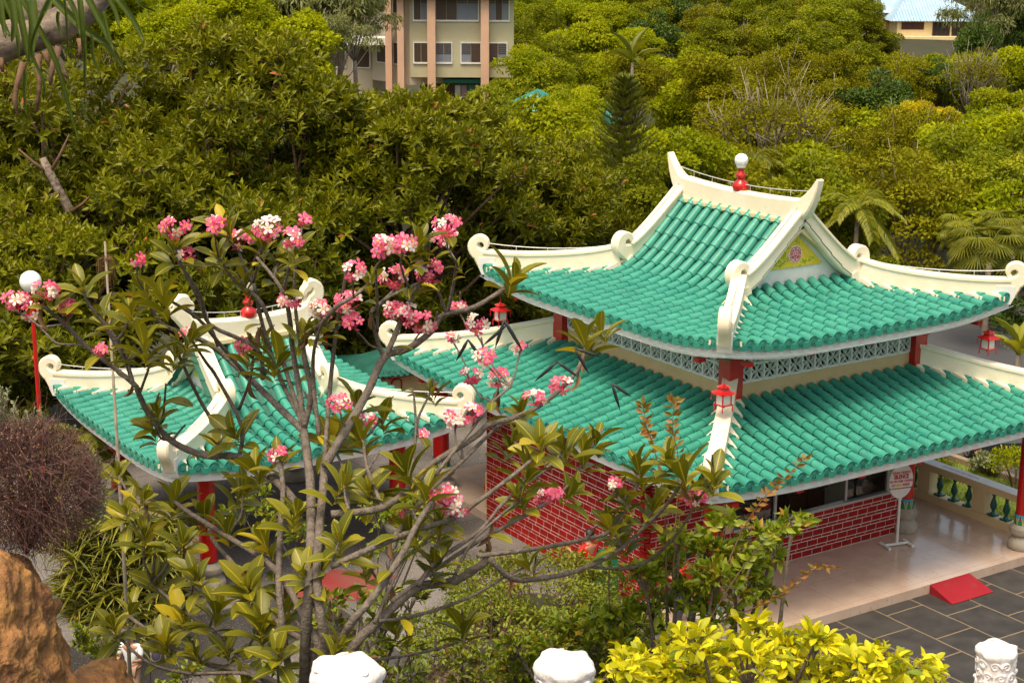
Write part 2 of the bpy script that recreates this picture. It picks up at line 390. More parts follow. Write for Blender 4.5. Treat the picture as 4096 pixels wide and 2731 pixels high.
leafmat('lf_rubber', (.038, .056, .003), (.24, .25, .006), (.50, .16, .06), trans=.25, rough=.42, hv=.08, spec=.28)
leafmat('lf_bright', (.15, .20, .003), (.42, .45, .005), trans=.42, spec=.12, rough=.6)
leafmat('lf_olive', (.09, .085, .005), (.29, .29, .006), (.33, .31, .01), trans=.38, spec=.1, rough=.6)
leafmat('lf_dark', (.025, .06, .008), (.10, .16, .010), trans=.25, spec=.3)
leafmat('lf_yellow', (.22, .19, .005), (.85, .72, .010), trans=.4, spec=.2)
leafmat('lf_mid', (.10, .135, .005), (.30, .32, .009), (.45, .38, .01), trans=.38, spec=.12, rough=.6)
leafmat('lf_euca', (.09, .115, .03), (.19, .20, .06), trans=.3)
leafmat('lf_conifer', (.05, .075, .006), (.17, .19, .010), trans=.2)
leafmat('lf_palm', (.14, .18, .012), (.32, .31, .02), trans=.35)
leafmat('lf_plum', (.085, .105, .006), (.24, .23, .012), (.50, .40, .02), trans=.28, rough=.42, midrib=True, spot=((.12, .05, .02), 16, .69), hv=.0)
leafmat('lf_dry', (.16, .08, .035), (.30, .17, .08), trans=.15, rough=.7)
leafmat('lf_neon', (.30, .34, .008), (.88, .80, .012), (.20, .28, .02), trans=.35, rough=.5, hv=0)
leafmat('lf_bush', (.10, .16, .006), (.28, .33, .012), (.42, .24, .03), trans=.3, hv=0)
leafmat('lf_copper', (.22, .17, .02), (.36, .14, .03), trans=.3, hv=0)
leafmat('lf_hedge', (.07, .11, .006), (.24, .27, .012), (.16, .07, .03), trans=.25, hv=0)
leafmat('lf_silver', (.16, .20, .09), (.32, .34, .18), trans=.2, hv=0)
leafmat('lf_stripe', (.05, .07, .006), (.24, .25, .02), trans=.2, midrib=True, hv=0)
leafmat('lf_pandan', (.045, .085, .012), (.13, .17, .02), trans=.3, rough=.35, midrib=False, hv=0)
leafmat('petal', (.85, .035, .20), (.88, .30, .46), trans=.25, rough=.5, hv=0, spec=.3)
leafmat('petal_white', (.84, .70, .70), (.88, .84, .80), trans=.25, rough=.5, hv=0, spec=.3)
mat('petal_eye', (.85, .42, .02), .5)
mat('stalk_red', (.22, .025, .02), .5)
mat('bud_pink', (.70, .03, .12), .5)
mat('bark_mottled', (.34, .27, .21), .9, col2=(.035, .025, .02), vscale=9, bump=1., bscale=12, detail=7)
mat('red_floor', (.24, .03, .03), .6, col2=(.20, .07, .06), vscale=1.2)
# ------------------------------------------------------------------ Chinese roofs
SP = .33; TL = .33
class Roof:
    def __init__(s, x0, x1, y0, y1, z0, prof, lift, D=2.6, V=3.):
        s.x0, s.x1, s.y0, s.y1, s.z0, s.prof, s.lift, s.D, s.V = x0, x1, y0, y1, z0, prof, lift, D, V
    def rng(s, side): return (s.x0, s.x1) if side in (0, 1) else (s.y0, s.y1)
    def z(s, d, v): return s.z0+s.prof(v)+s.lift*max(0, 1-max(d, 0)/s.D)**2.2*max(0, 1-v/s.V)
    def pt(s, side, q, v):
        a, b = s.rng(side); d = min(q-a, b-q); z = s.z(d, v)
        return {0: (q, s.y0+v, z), 1: (q, s.y1-v, z), 2: (s.x0+v, q, z), 3: (s.x1-v, q, z)}[side]
    def axes(s, side):
        return {0: (Vector((1, 0, 0)), Vector((0, 1, 0))), 1: (Vector((-1, 0, 0)), Vector((0, -1, 0))), 2: (Vector((0, -1, 0)), Vector((1, 0, 0))), 3: (Vector((0, 1, 0)), Vector((-1, 0, 0)))}[side]
    def normal(s, side, q, v):
        e, i = s.axes(side); p = Vector(s.pt(side, q, v-.02)); p2 = Vector(s.pt(side, q, v+.02)); t = (p2-p).normalized()
        q2 = Vector(s.pt(side, q+.02, v))-Vector(s.pt(side, q-.02, v))
        if q2.dot(e) < 0: q2 = -q2
        e = q2.normalized(); n = e.cross(t)
        if n.z < 0: n = -n
        return e, t, n

def tile_side(roof, side, vmax, mb, r=.112):
    """barrel rows with lapped tiles, concave pans, round end tiles and drip tiles"""
    a, b = roof.rng(side); n = int(round((b-a-.16)/SP)); sp = (b-a-.16)/n
    qs = [a+.08+sp*(k+.5) for k in range(n)]
    jit = random.Random(side*7+3)
    for q in qs:
        vm = vmax(q)
        if vm < .1: continue
        v = -.04; rings = []
        jq = jit.uniform(-.008, .008); first = True
        sts = []
        while v < vm-.02:
            v2 = min(v+TL, vm); sts += [(v, 1.03+jit.uniform(-.02, .02)), (v+.04, .99), (v2, .80)]; v = v2
        for (vv, k) in sts:
            e, t, nn = roof.normal(side, q, max(vv, 0)); p = Vector(roof.pt(side, q+jq, vv)); rr = r*k
            rings.append([p+e*(rr*math.cos(PI*j/8))+nn*(rr*1.05*math.sin(PI*j/8)+.025) for j in range(9)])
        mb.grid(rings)
        # round end tile
        e, t, nn = roof.normal(side, q, 0); p = Vector(roof.pt(side, q+jq, -.045))+nn*.025
        K = 14; rim = [p+e*(r*1.08*math.cos(2*PI*j/K))+nn*(r*1.08*math.sin(2*PI*j/K)) for j in range(K)]
        rim2 = [q_-t*.035 for q_ in rim]; c3 = p-t*.035
        inr = [c3+(x-c3)*.78 for x in rim2]; inr2 = [x+t*.012 for x in inr]; bos = [c3+(x-c3)*.4+t*.008 for x in rim2]; bos2 = [x-t*.014 for x in bos]
        vs = rim+rim2+inr+inr2+bos+bos2+[c3-t*.004]; fs = []
        for g in range(5):
            for j in range(K): fs.append((g*K+j, g*K+(j+1) % K, (g+1)*K+(j+1) % K, (g+1)*K+j))
        fs += [(5*K+j, 5*K+(j+1) % K, 6*K) for j in range(K)]
        mb.add(vs, fs)
    # pans between the rows
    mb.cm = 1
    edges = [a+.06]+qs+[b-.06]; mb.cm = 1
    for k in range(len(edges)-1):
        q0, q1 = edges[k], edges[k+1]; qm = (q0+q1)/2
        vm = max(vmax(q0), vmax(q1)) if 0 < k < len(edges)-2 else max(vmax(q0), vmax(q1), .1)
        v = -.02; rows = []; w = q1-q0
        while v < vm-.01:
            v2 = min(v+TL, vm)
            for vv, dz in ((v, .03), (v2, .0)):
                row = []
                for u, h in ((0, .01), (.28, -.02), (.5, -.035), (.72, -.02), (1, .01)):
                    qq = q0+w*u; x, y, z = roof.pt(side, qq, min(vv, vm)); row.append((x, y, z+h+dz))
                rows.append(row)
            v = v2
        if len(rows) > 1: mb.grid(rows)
        if 0 < k < len(edges)-2 or True:       # drip tile
            mb.cm = 0
            if w < .2: mb.cm = 1; continue
            e, t, nn = roof.normal(side, qm, 0); p = Vector(roof.pt(side, qm, -.05)); hw = min(w*.36, .12)
            dn = Vector((0, 0, -1))
            poly = [p-e*hw+nn*.035, p-e*hw*.5+nn*.015, p+e*hw*.5+nn*.015, p+e*hw+nn*.035]+[p+e*(hw*.98*math.cos(c))+dn*(.125*math.sin(c)**.7) for c in (.35, .75, 1.15, PI/2, PI-1.15, PI-.75, PI-.35)]
            mb.prism(poly, -t*.03); mb.cm = 1

def fascia(roof, side, mb, h=.29, dz=-.015, inset=.03, th=.05):
    a, b = roof.rng(side); K = 28; e, i = roof.axes(side); rows = []
    for k in range(K+1):
        q = a+inset+(b-a-2*inset)*k/K; p = Vector(roof.pt(side, q, inset)); z = Vector((0, 0, 1))
        rows.append([p+z*dz, p+z*(dz-h), p+i*th+z*(dz-h), p+i*th+z*dz, p+z*dz])
    mb.grid(rows)
def soffit(roof, side, vmaxd, mb, dz=-.16):
    a, b = roof.rng(side); K = 24; rows = []
    for k in range(K+1):
        q = a+(b-a)*k/K; d = min(q-a, b-q); vm = min(d, vmaxd)
        rows.append([Vector(roof.pt(side, q, .06+(max(vm, .07)-.06)*j/3))+Vector((0, 0, dz)) for j in range(4)])
    mb.grid(rows)

def spiral(c, r0, r1, a0, a1, n):
    return [(c[0]+(r0+(r1-r0)*k/n)*math.cos(a0+(a1-a0)*k/n), c[1]+(r0+(r1-r0)*k/n)*math.sin(a0+(a1-a0)*k/n)) for k in range(n+1)]

def hip_ridge(roof, cx, cy, sx, sy, vin, H=.42, W=.27, parent=None, hook=.19, name='hip_ridge', matn='ridge_cream', teeth=True, hookmb=None):
    """cx,cy corner; sx,sy inward signs; body then upward scroll at the eave corner"""
    s2 = math.sqrt(2); hd = (-sx/s2, -sy/s2, 0)     # outward along the hip
    mb = MB(); path = []; th = []; w = []
    N = 16
    for k in range(N+1):
        v = vin+(.03-vin)*k/N; z = roof.z(v, v)
        hh = H*(1.3-.42*(k/N)); path.append((-v*s2, z-.06+hh/2)); th.append(hh+.06); w.append(W)
    zc = roof.z(0, 0)
    # scroll
    top = zc-.06+H*.88
    cen = (.02, top+hook*.95)
    arc = spiral(cen, hook*1.12, hook*.62, -PI*.42, PI*1.18, 16)
    A = len(arc)
    for k, p in enumerate(arc):
        path.append(p); f = k/(A-1); th.append(H*.62*(1-f)**1.1*.9+.085); w.append(W*(1-.22*f))
    path.append((arc[-1][0]+.035, arc[-1][1]-.05)); th.append(.11); w.append(W*.78)
    mb.sweep(path, th, w, (cx, cy, 0), hd)
    o = mb.build(name, matn, parent, smooth=True, angle=35)
    # cap moulding
    m2 = MB(); pp = [(a, z+t/2+.0) for (a, z), t in zip(path[:N+1], th[:N+1])]
    m2.sweep(pp, [.085]*len(pp), [W+.05]*len(pp), (cx, cy, 0), hd); m2.build('ridge_moulding', matn, o, smooth=True, angle=35)
    # white nose block under the scroll
    m3 = MB(); H3 = Vector(hd); S3 = H3.cross(Vector((0, 0, 1))); B = Vector((cx, cy, 0))
    q = [(-.35, zc-.2), (-.02, zc-.2), (.06, zc-.02), (.05, zc+H*.5), (-.35, zc+H*.5)]
    m3.prism([B+H3*a+Vector((0, 0, z))-S3*(W*.56) for a, z in q], S3*(W*1.12)); m3.build('hip_nose', 'white_paint', o)
    if teeth:
        m4 = MB(); v = .2
        while v < vin-.05:
            for sgn in (-1, 1):
                z = roof.z(v, v)+.15; base = B-H3*(v*s2); z2 = roof.z(v+SP, v+SP)+.15
                base2 = B-H3*((v+SP*.95)*s2); tip_dir = Vector((-sx, 0, 0)) if sgn == 1 else Vector((0, -sy, 0))
                # plate of mortar running down between two barrels
                tipc = base.lerp(base2, .5)+ (Vector((sx, 0, 0)) if sgn == 1 else Vector((0, sy, 0)))*.0
                side_dir = Vector((-sx*0, -sy, 0)) if sgn == 1 else Vector((-sx, 0, 0))
                p1 = base2+Vector((0, 0, z2)); p2 = base+Vector((0, 0, z-.01)); tp = base.lerp(base2, .45)+side_dir*.46+Vector((0, 0, z-.12))
                m4.prism([p1, p2, tp], Vector((0, 0, -.1)))
            v += SP
        m4.build('ridge_mortar', matn, o)
    return o

def horn_ridge(mb, x, y0, y1, zt, H, W, tipdy, tipz, curl=False):
    """main ridge along Y at x; body between y0 and y1, top zt; horns beyond"""
    path = []; th = []; w = []
    L = (y1-y0)/2; c = (y0+y1)/2
    def sag(t): return .0+.07*t*t
    horn = []
    if not curl:
        for k in range(10):
            f = (k+1)/10
            horn.append((L+tipdy*f**.85, sag(1)+(tipz)*f**1.7, (H*.9)*(1-f)**.8+.07, W*(1-.45*f)))
    else:
        for k in range(5):
            f = (k+1)/5; horn.append((L+.34*f, sag(1)+.12*f*f, H*(1-.35*f), W*(1-.1*f)))
        cen = (L+.36, .12+sag(1)+.235)
        A = 14
        for k, p in enumerate(spiral(cen, .24, .12, -PI*.36, PI*1.1, A)):
            f = k/A; horn.append((p[0], p[1], .26*(1-f)+.09, W*(.9-.15*f)))
    N = 14
    def ofs(h): return -h/2
    half = horn
    for a, z, h, ww in reversed(half): path.append((-a, z+ (0 if curl and a > L+.34 else -h/2))); th.append(h); w.append(ww)
    for k in range(N+1):
        t = -1+2*k/N; path.append((L*t, sag(abs(t))-H/2)); th.append(H); w.append(W)
    for a, z, h, ww in half: path.append((a, z+(0 if curl and a > L+.34 else -h/2))); th.append(h); w.append(ww)
    mb.sweep(path, th, w, (x, c, zt), (0, 1, 0))
    return path

def rail_wire(pts, parent, name='ridge_wire', off=.09):
    mb = MB(); P = [Vector(p)+Vector((0, 0, off)) for p in pts]
    mb.tube(P, .011, 6)
    for i in range(0, len(P), 2): mb.tube([P[i]-Vector((0, 0, off+.03)), P[i]], .007, 5)
    return mb.build(name, 'wire', parent)

def xieshan(par, W, Lh, z0, prof, lift, dg, V, ridge_z, curl=False, gable_dy=.28, emblem=True, name=''):
    """hip-and-gable roof in local coordinates, ridge along Y, eave half sizes W (x) and Lh (y)"""
    rf = Roof(-W, W, -Lh, Lh, z0, prof, lift, V=V)
    dz_r = dg-gable_dy
    full = lambda q: V-.02 if (min(q+Lh, Lh-q) > dz_r+.12) else min(q+Lh, Lh-q)
    for s, vm in ((0, lambda q: min(q+W, W-q, dg)), (1, lambda q: min(q+W, W-q, dg)), (2, full), (3, full)):
        mb = MB(); tile_side(rf, s, vm, mb); mb.build('roof_tiles', ['tile_green', 'tile_pan_shade'], par, smooth=True, angle=38)
    mb = MB()
    for s in range(4): fascia(rf, s, mb)
    mb.build('fascia', 'white_paint', par)
    mb = MB()
    for s in range(4): soffit(rf, s, 1.6, mb)
    mb.build('soffit', 'soffit', par)
    for cx, sx in ((-W, 1), (W, -1)):
        for cy, sy in ((-Lh, 1), (Lh, -1)):
            hip_ridge(rf, cx, cy, sx, sy, dg-.25, parent=par)
            pts = []
            for k in range(9):
                v = dg-.4-(dg-.45)*k/8; pts.append((cx+sx*v, cy+sy*v, rf.z(v, v)+.46))
            rail_wire(pts, par)
    # under-roof solid so that no light leaks: gable walls and boards
    hw = W-dg+.12
    apex = rf.z(9, V)-.02
    for sy in (-1, 1):
        yg = sy*(Lh-dg)
        zb = rf.z(dg, dg)
        mb = MB(); cv = [(V-v_, rf.z(9, v_)-.03) for v_ in np.linspace(dg-.15, V, 9)]; poly = [(-hw-.15, yg, zb-.3), (hw+.15, yg, zb-.3)]+[(a_, yg, z_) for a_, z_ in cv]+[(-a_, yg, z_) for a_, z_ in cv[:-1][::-1]]
        mb.prism(poly, (0, -sy*.12, 0)); g = mb.build('gable_wall', 'white_paint', par)
        # cream barge board following the slope, inner edge straight
        mb = MB(); up = []; N = 12
        for k in range(N+1):
            v = dg-.34+(V-dg+.34)*k/N; up.append((-W+v, rf.z(9, v)+.05))
        zi = zb-.1; inner_base = hw+.08; inner_top = apex-.24
        for sxx in (-1, 1):
            poly = [(-sxx*x*-1 if False else sxx*abs(x)*-1, z) for x, z in up]
            poly = [(sxx*-x, z) for x, z in up]
            poly2 = poly+[(0, inner_top), (sxx*inner_base, zi), (sxx*(abs(up[0][0])), zi)]
            K = [(x, yg+sy*.02, z) for x, z in poly2]
            mb.prism(K, (0, sy*(gable_dy-.1), 0))
        mb.build('barge_board', 'cream', par)
        # rake ridge with scroll
        for sxx in (-1, 1):
            mb = MB(); path = []; th = []; w = []; N = 12
            for k in range(N+1):
                v = V-.05-(V-dg+.02)*k/N; a = W-v; path.append((a, rf.z(9, v)+.15+.07*k/N)); th.append(.34+.12*k/N); w.append(.24)
            a0, zz0 = path[-1]
            cen = (a0+.1, zz0+.27)
            A = 12
            for k, p in enumerate(spiral(cen, .22, .13, -PI*.42, PI*.95, A)):
                if k == 0: continue
                f = k/A; path.append(p); th.append(.26*(1-f)+.1); w.append(.3-.04*f)
            mb.sweep(path, th, w, (0, yg+sy*(gable_dy-.1), 0), (sxx, 0, 0)); rk = mb.build('rake_ridge', 'ridge_cream', par, smooth=True, angle=35)
            # round boss under the scroll
            m2 = MB(); m2.tube([(sxx*(a0+.0), yg+sy*(gable_dy+.06), zz0-.16), (sxx*(a0+.0), yg+sy*(gable_dy-.27), zz0-.16)], .12, 14); m2.build('scroll_boss', 'ridge_cream', rk, smooth=True, angle=40)
            m3 = MB(); off = [(a, z+t_/2) for (a, z), t_ in zip(path[:N+1], th)]; m3.sweep(off, [.06]*len(off), [.36]*len(off), (0, yg+sy*(gable_dy-.1), 0), (sxx, 0, 0)); m3.build('ridge_moulding', 'ridge_cream', rk, smooth=True, angle=35)
            rail_wire([(sxx*a, yg+sy*(gable_dy-.1), z+.2) for a, z in path[:N+1:2]], par)
        if emblem: gable_emblem(par, yg+sy*.012, sy, zb, apex, hw)
    mb = MB(); yl = Lh-dg+gable_dy-.2
    horn_ridge(mb, 0, -yl, yl, ridge_z, .5, .3, .62, .52, curl)
    rd = mb.build('main_ridge', 'ridge_cream', par, smooth=True, angle=35)
    mb = MB(); mb.sweep([(a, -.46) for a in np.linspace(-yl, yl, 8)], [.12]*8, [.4]*8, (0, 0, ridge_z), (0, 1, 0)); mb.build('ridge_moulding', 'cream', rd)
    for sy in (-1, 1):
        m2 = MB(); m2.tube([(0, sy*(yl+.12), ridge_z-.42), (0, sy*(yl+.12-.3), ridge_z-.42)], .17, 14); m2.build('ridge_boss', 'ridge_cream', rd, smooth=True, angle=40)
    pts = [(0, yl*t, ridge_z+.05+.1*t*t+(.28 if abs(t) > 1.2 else 0)) for t in np.linspace(-1.2, 1.2, 15)]
    rail_wire(pts, par)
    # finial
    mb = MB(); mb.lathe([(.14, 0), (.17, .03), (.19, .1), (.17, .18), (.09, .24), (.07, .27), (.12, .33), (.12, .37), (.07, .42), (.06, .48), (.09, .53), (.1, .55)], (0, 0, ridge_z-.02), 20)
    fn = mb.build('finial', 'red_paint', par, smooth=True, angle=50)
    return rf, fn

def gable_emblem(par, y, sy, zb, apex, hw):
    """painted triangular relief with a round geometric character"""
    H = (apex-zb); zc = zb+H*.27; hh = H*.5; bw = hw*.47
    tri = [(-bw, zc), (bw, zc), (0, zc+hh)]
    def scal(k):
        out = []
        for i in range(3):
            a = Vector(tri[i]); b = Vector(tri[(i+1) % 3]); n = Vector(((b-a).y, -(b-a).x)).normalized()
            M = 9
            for j in range(M*3):
                f = j/(M*3); d = .018*abs(math.sin(PI*f*M))
                p = a.lerp(b, f)+n*d; out.append(p)
        c = Vector((0, zc+hh*.36)); return [c+(p-c)*k for p in out]
    mb = MB(); mb.prism([(p.x, y, p.y) for p in scal(1.06)], (0, sy*.02, 0)); o = mb.build('gable_emblem', 'gold_paint', par)
    # green scrollwork
    mb = MB(); rr = random.Random(5)
    for k in range(46):
        u, v = rr.random(), rr.random()
        if u+v > 1: u, v = 1-u, 1-v
        x = -bw*.84+2*bw*.84*u+bw*.84*v; z = zc+.04+hh*.82*v
        if (x/(bw*.33))**2+((z-zc-hh*.40)/(hh*.34))**2 < 1: continue
        r = rr.uniform(.02, .05); a0 = rr.uniform(0, 6.28)
        pts = [(x+r*(1-.06*j)*math.cos(a0+j*.55), y+sy*.022, z+r*(1-.06*j)*math.sin(a0+j*.55)) for j in range(8)]
        mb.tube(pts, .0125, 5)
    mb.build('scrollwork', 'lime_paint', o)
    mb = MB(); cz = zc+hh*.38; a, b = bw*.25, hh*.27
    mb.prism([(a*math.cos(t)*(1+.03*math.cos(12*t)), y+sy*.02, cz+b*math.sin(t)*(1+.03*math.cos(12*t))) for t in np.linspace(0, 2*PI, 49)[:-1]], (0, sy*.012, 0)); mb.build('emblem_disc', 'white_paint', o)
    mb = MB(); Y = y+sy*.036; th = .009; q = .86
    def ln(pts): 
        for i in range(len(pts)-1):
            mb.obox((pts[i][0]*a*q, Y, cz+pts[i][1]*b*q), (pts[i+1][0]*a*q, Y, cz+pts[i+1][1]*b*q), .012, th*1.5)
    for s1 in (-1, 1):
        for s2 in (-1, 1):
            arc = [(s1*math.cos(t), s2*math.sin(t)) for t in np.linspace(.42, 1.47, 7)]
            ln(arc+[(s1*.1, s2*.38), (s1*.1, s2*.38)]); ln([arc[0], (s1*.35, s2*.38), (s1*.35, s2*.66), (s1*.6, s2*.5)])
        ln([(s1*.95, -.28), (s1*.95, .1), (s1*.7, .1), (s1*.7, -.12), (s1*.45, -.12), (s1*.45, .22), (s1*.95, .22)])
        ln([(s1*.75, -.3), (s1*.45, -.3), (s1*.3, -.3)])
    ln([(-.2, .22), (.2, .22), (.2, -.12), (-.2, -.12), (-.2, .22)]); ln([(-.5, -.3), (.5, -.3)]); ln([(0, -.12), (0, -.3)])
    mb.build('emblem_character', 'magenta_paint', o)

def make_column(x, y, z0, z1, r, parent, base=True, name='column', band=True):
    mb = MB(); zb = z0+(.62 if base else 0)
    mb.lathe([(r, zb), (r, (zb+z1)/2), (r*.97, z1)], (x, y, 0), 24); o = mb.build(name, 'red_paint', parent, smooth=True, angle=50)
    if base:
        mb = MB(); k = r/.17
        mb.lathe([(.27, 0), (.30, .03), (.31, .12), (.29, .2), (.22, .26), (.2, .29), (.21, .31), (.20, .33), (.26, .36), (.29, .43), (.285, .5), (.22, .56), (.2, .58)], (x, y, z0), 28)
        mb.v = [(x+(a-x)*k, y+(b-y)*k, c) for a, b, c in mb.v]
        mb.build('column_base', 'stone_grey', o, smooth=True, angle=40)
        if band:
            mb = MB(); mb.lathe([(r+.012, z0+.56), (r+.014, z0+.82)], (x, y, 0), 24, cap=False); mb.build('painted_band', 'blue_paint', o, smooth=True)
            mb = MB(); m3 = MB(); m4 = MB(); K = 8
            for j in range(K):
                a = 2*PI*(j+.5)/K
                def patch(M, w, zb_, zt_, rr, pw=1.):
                    n = 8; pts = []
                    for i in range(n+1):
                        t = -1+2*i/n; aa = a+t*w/rr; pts.append((x+rr*math.cos(aa), y+rr*math.sin(aa), zb_+(zt_-zb_)*math.sqrt(max(0, 1-t*t))))
                    b0 = (x+rr*math.cos(a), y+rr*math.sin(a), zb_)
                    M.add([b0]+pts, [(0, i, i+1) for i in range(1, n+1)])
                patch(m3, .074*k, z0+.585, z0+.755, r+.017); patch(mb, .06*k, z0+.585, z0+.735, r+.020); patch(m4, .022*k, z0+.70, z0+.79, r+.023)
            m3.build('petal_outline', 'gold_paint', o); mb.build('lotus_petal', 'green_paint', o); m4.build('petal_bud', 'red_dark', o)
    return o

GBR = .018
def brick_wall(p0, du, L, H, nrm, parent, name='brick_wall', z0=0., th=.16, seed=1):
    p0 = Vector(p0); du = Vector(du); nrm = Vector(nrm); Z = Vector((0, 0, 1))
    mb = MB(); a = p0+Z*z0; mb.prism([a, a+du*L, a+du*L+Z*H, a+Z*H], -nrm*th); w = mb.build(name, 'mortar', parent)
    rr = random.Random(seed); mb = MB(); z = .015; row = 0; per = .30; g = .019; kind = 0
    while z < H-.03:
        h = (.125 if kind == 0 else .055); h = min(h, H-z-.004)
        off = (per*.5 if (row//2) % 2 == 0 else 0)+(.18 if kind else 0); u = -((off) % per)
        while u < L:
            a0 = max(u+g/2, .004); a1 = min(u+per-g/2, L-.004)
            if a1-a0 > .02:
                dn = .006+rr.uniform(0, .004); q = p0+du*a0+Z*(z0+z); wv = du*(a1-a0)
                b = [q, q+wv, q+wv+Z*h, q+Z*h]; bb = [x+nrm*dn for x in b]
                mb.add(b+bb, [(4, 5, 6, 7), (0, 1, 5, 4), (1, 2, 6, 5), (2, 3, 7, 6), (3, 0, 4, 7)])
            u += per
        z += h+g; kind = 1-kind; row += 1
    mb.build('brick_face', 'brick_red', w)
    return w

def breeze(p0, du, L, H, nrm, parent, cols, rows):
    p0 = Vector(p0); du = Vector(du); nrm = Vector(nrm); Z = Vector((0, 0, 1)); mb = MB(); cw = L/cols; ch = H/rows; b = .035; t = .09
    def bar(q0, q1, w): mb.obox(q0, q1, t, w, up=(du.cross(Z) if False else nrm.cross((q1-q0).normalized())))
    for i in range(cols+1):
        x = p0+du*(cw*i)-nrm*t/2; mb.obox(x, x+Z*H, t*(1 if i else 1), b*1.2, up=du)
    for j in range(rows+1):
        for i in range(cols):
            a = p0+du*(cw*i+b*.6)+Z*(ch*j)-nrm*t/2; mb.obox(a, a+du*(cw-b*1.2), t*.98, b*1.1, up=Z)
    for i in range(cols):
        for j in range(rows):
            c = p0+du*(cw*(i+.5))+Z*(ch*(j+.5))-nrm*t*.45
            ax, az = cw/2-b*.5, ch/2-b*.5
            for sx in (-1, 1):
                for sz in (-1, 1):
                    for s in (-1, 1):       # lens-shaped petal from the centre to each corner
                        pts = []
                        for k in range(7):
                            f = k/6; bow = s*.23*math.sin(PI*f)
                            pts.append(c+du*(sx*ax*f+sz*bow*-1*ax*1.0*sx*sz)+Z*(sz*az*f+bow*az*sz))
                        for k in range(6): mb.obox(pts[k], pts[k+1], t*.55, .02, up=nrm.cross((pts[k+1]-pts[k]).normalized()))
    return mb.build('breeze_block_screen', 'pale_block', parent)
# ------------------------------------------------------------------ main pavilion
LX, LY = 5.4, 6.06
TP = thing('temple_pavilion', 'two-tiered red brick temple pavilion with green tiled roofs and cream upturned ridges', 'pavilion')
mb = MB(); mb.box((2.83, 3.35, -.11), (9.94, 11.9, .22)); mb.box((-2.34, -1.3, -.112), (.4, 2.6, .216)); mb.build('porch_floor', 'porch_floor', TP)
# slab edge band
# brick walls
brick_wall((-2.15, 6.06, 0), (0, -1, 0), 6.06, 3.12, (-1, 0, 0), TP, z0=-.2, seed=1)
brick_wall((-2.15, 0, 0), (1, 0, 0), 2.13, 3.1, (0, -1, 0), TP, z0=.002, seed=2)
bw = brick_wall((.0, 0, 0), (1, 0, 0), 5.3, 1.0, (0, -1, 0), TP, z0=.002, seed=3)
brick_wall((5.3, .0, 0), (0, 1, 0), 6.06, 1.0, (1, 0, 0), TP, z0=.002, seed=4)
mb = MB(); mb.box((.11, .07, 1.86), (.2, .15, 1.7)); mb.box((5.2, .07, 1.86), (.2, .15, 1.7)); mb.box((2.65, .07, 2.78), (4.9, .15, .5)); mb.build('wall_pier', 'cream_wall', TP)
mb = MB(); mb.box((1.6, 6.14, .5), (7.4, .16, 1.)); mb.box((1.6, 6.14, 2.8), (7.4, .16, .5)); mb.box((-1.3, 6.14, 1.7), (1.5, .15, 1.6)); mb.build('back_wall', 'cream_wall', TP)
# windows
def window(x0, x1, z0, z1, mull, panes):
    mb = MB(); y = .06
    mb.box(((x0+x1)/2, y-.02, z0+.03), (x1-x0, .16, .06)); mb.box(((x0+x1)/2, y, z1-.03), (x1-x0, .08, .06))
    for x in [x0+.03, x1-.03]: mb.box((x, y, (z0+z1)/2), (.06, .08, z1-z0-.12))
    for x in mull:
        mb.box((x-.03, y-.015, (z0+z1)/2), (.05, .05, z1-z0-.13)); mb.box((x+.03, y+.025, (z0+z1)/2), (.05, .045, z1-z0-.13))
    w = mb.build('window_frame', 'alum', TP)
    for a, b in panes:
        mb = MB(); mb.box(((a+b)/2, y+.02, (z0+z1)/2), (b-a, .008, z1-z0-.12)); mb.build('pane', 'window_glass', w)
window(.22, 5.1, 1.0, 2.5, (1.45, 3.55, 4.85), ((.27, 1.4), (3.6, 4.8)))
# interior floor, skirting and ceiling
mb = MB(); mb.box((1.6, 3.05, .012), (7.2, 5.9, .02)); mb.build('room_floor', 'room_floor', TP)
mb = MB(); mb.box((1.6, 3.05, 3.0), (7.2, 5.9, .05)); mb.build('ceiling', 'soffit', TP)
# lower roof
lprof = lambda v: .17*v+.0235*v**2
LR = Roof(-2.91, LX+2.91, -2.91, LY+3.1, 3.25, lprof, .17, D=3.2, V=2.91)
for s in range(4):
    a, b = LR.rng(s); mb = MB(); tile_side(LR, s, lambda q, a=a, b=b: min(q-a, b-q, 2.88), mb); mb.build('roof_tiles', ['tile_green', 'tile_pan_shade'], TP, smooth=True, angle=38)
mb = MB()
for s in range(4): fascia(LR, s, mb)
mb.build('fascia', 'white_paint', TP)
mb = MB()
for s in range(4): soffit(LR, s, 2.9, mb)
mb.build('soffit', 'soffit', TP)
for cx, sx in ((-2.91, 1), (LX+2.91, -1)):
    for cy, sy in ((-2.91, 1), (LY+3.1, -1)):
        hip_ridge(LR, cx, cy, sx, sy, 2.9, parent=TP)
# red beam ends peeping under the eaves
mb = MB()
for k in range(7):
    x = -2.2+1.65*k
    for c, d in (((x, -2.72, 2.93), (.16, .2, .1)), ((-2.72, x+.3, 2.93), (.2, .16, .1))):
        mb = MB(); mb.box(c, d); mb.build('beam_end', 'red_paint', TP)
mb = MB(); mb.box((2.7, -2.2, 2.86), (10, .16, .2)); mb.box((-2.2, 3.03, 2.86), (.16, 10.3, .2)); mb.box((7.6, 3.03, 2.86), (.16, 10.3, .2)); mb.build('eave_beam', 'red_dark', TP)
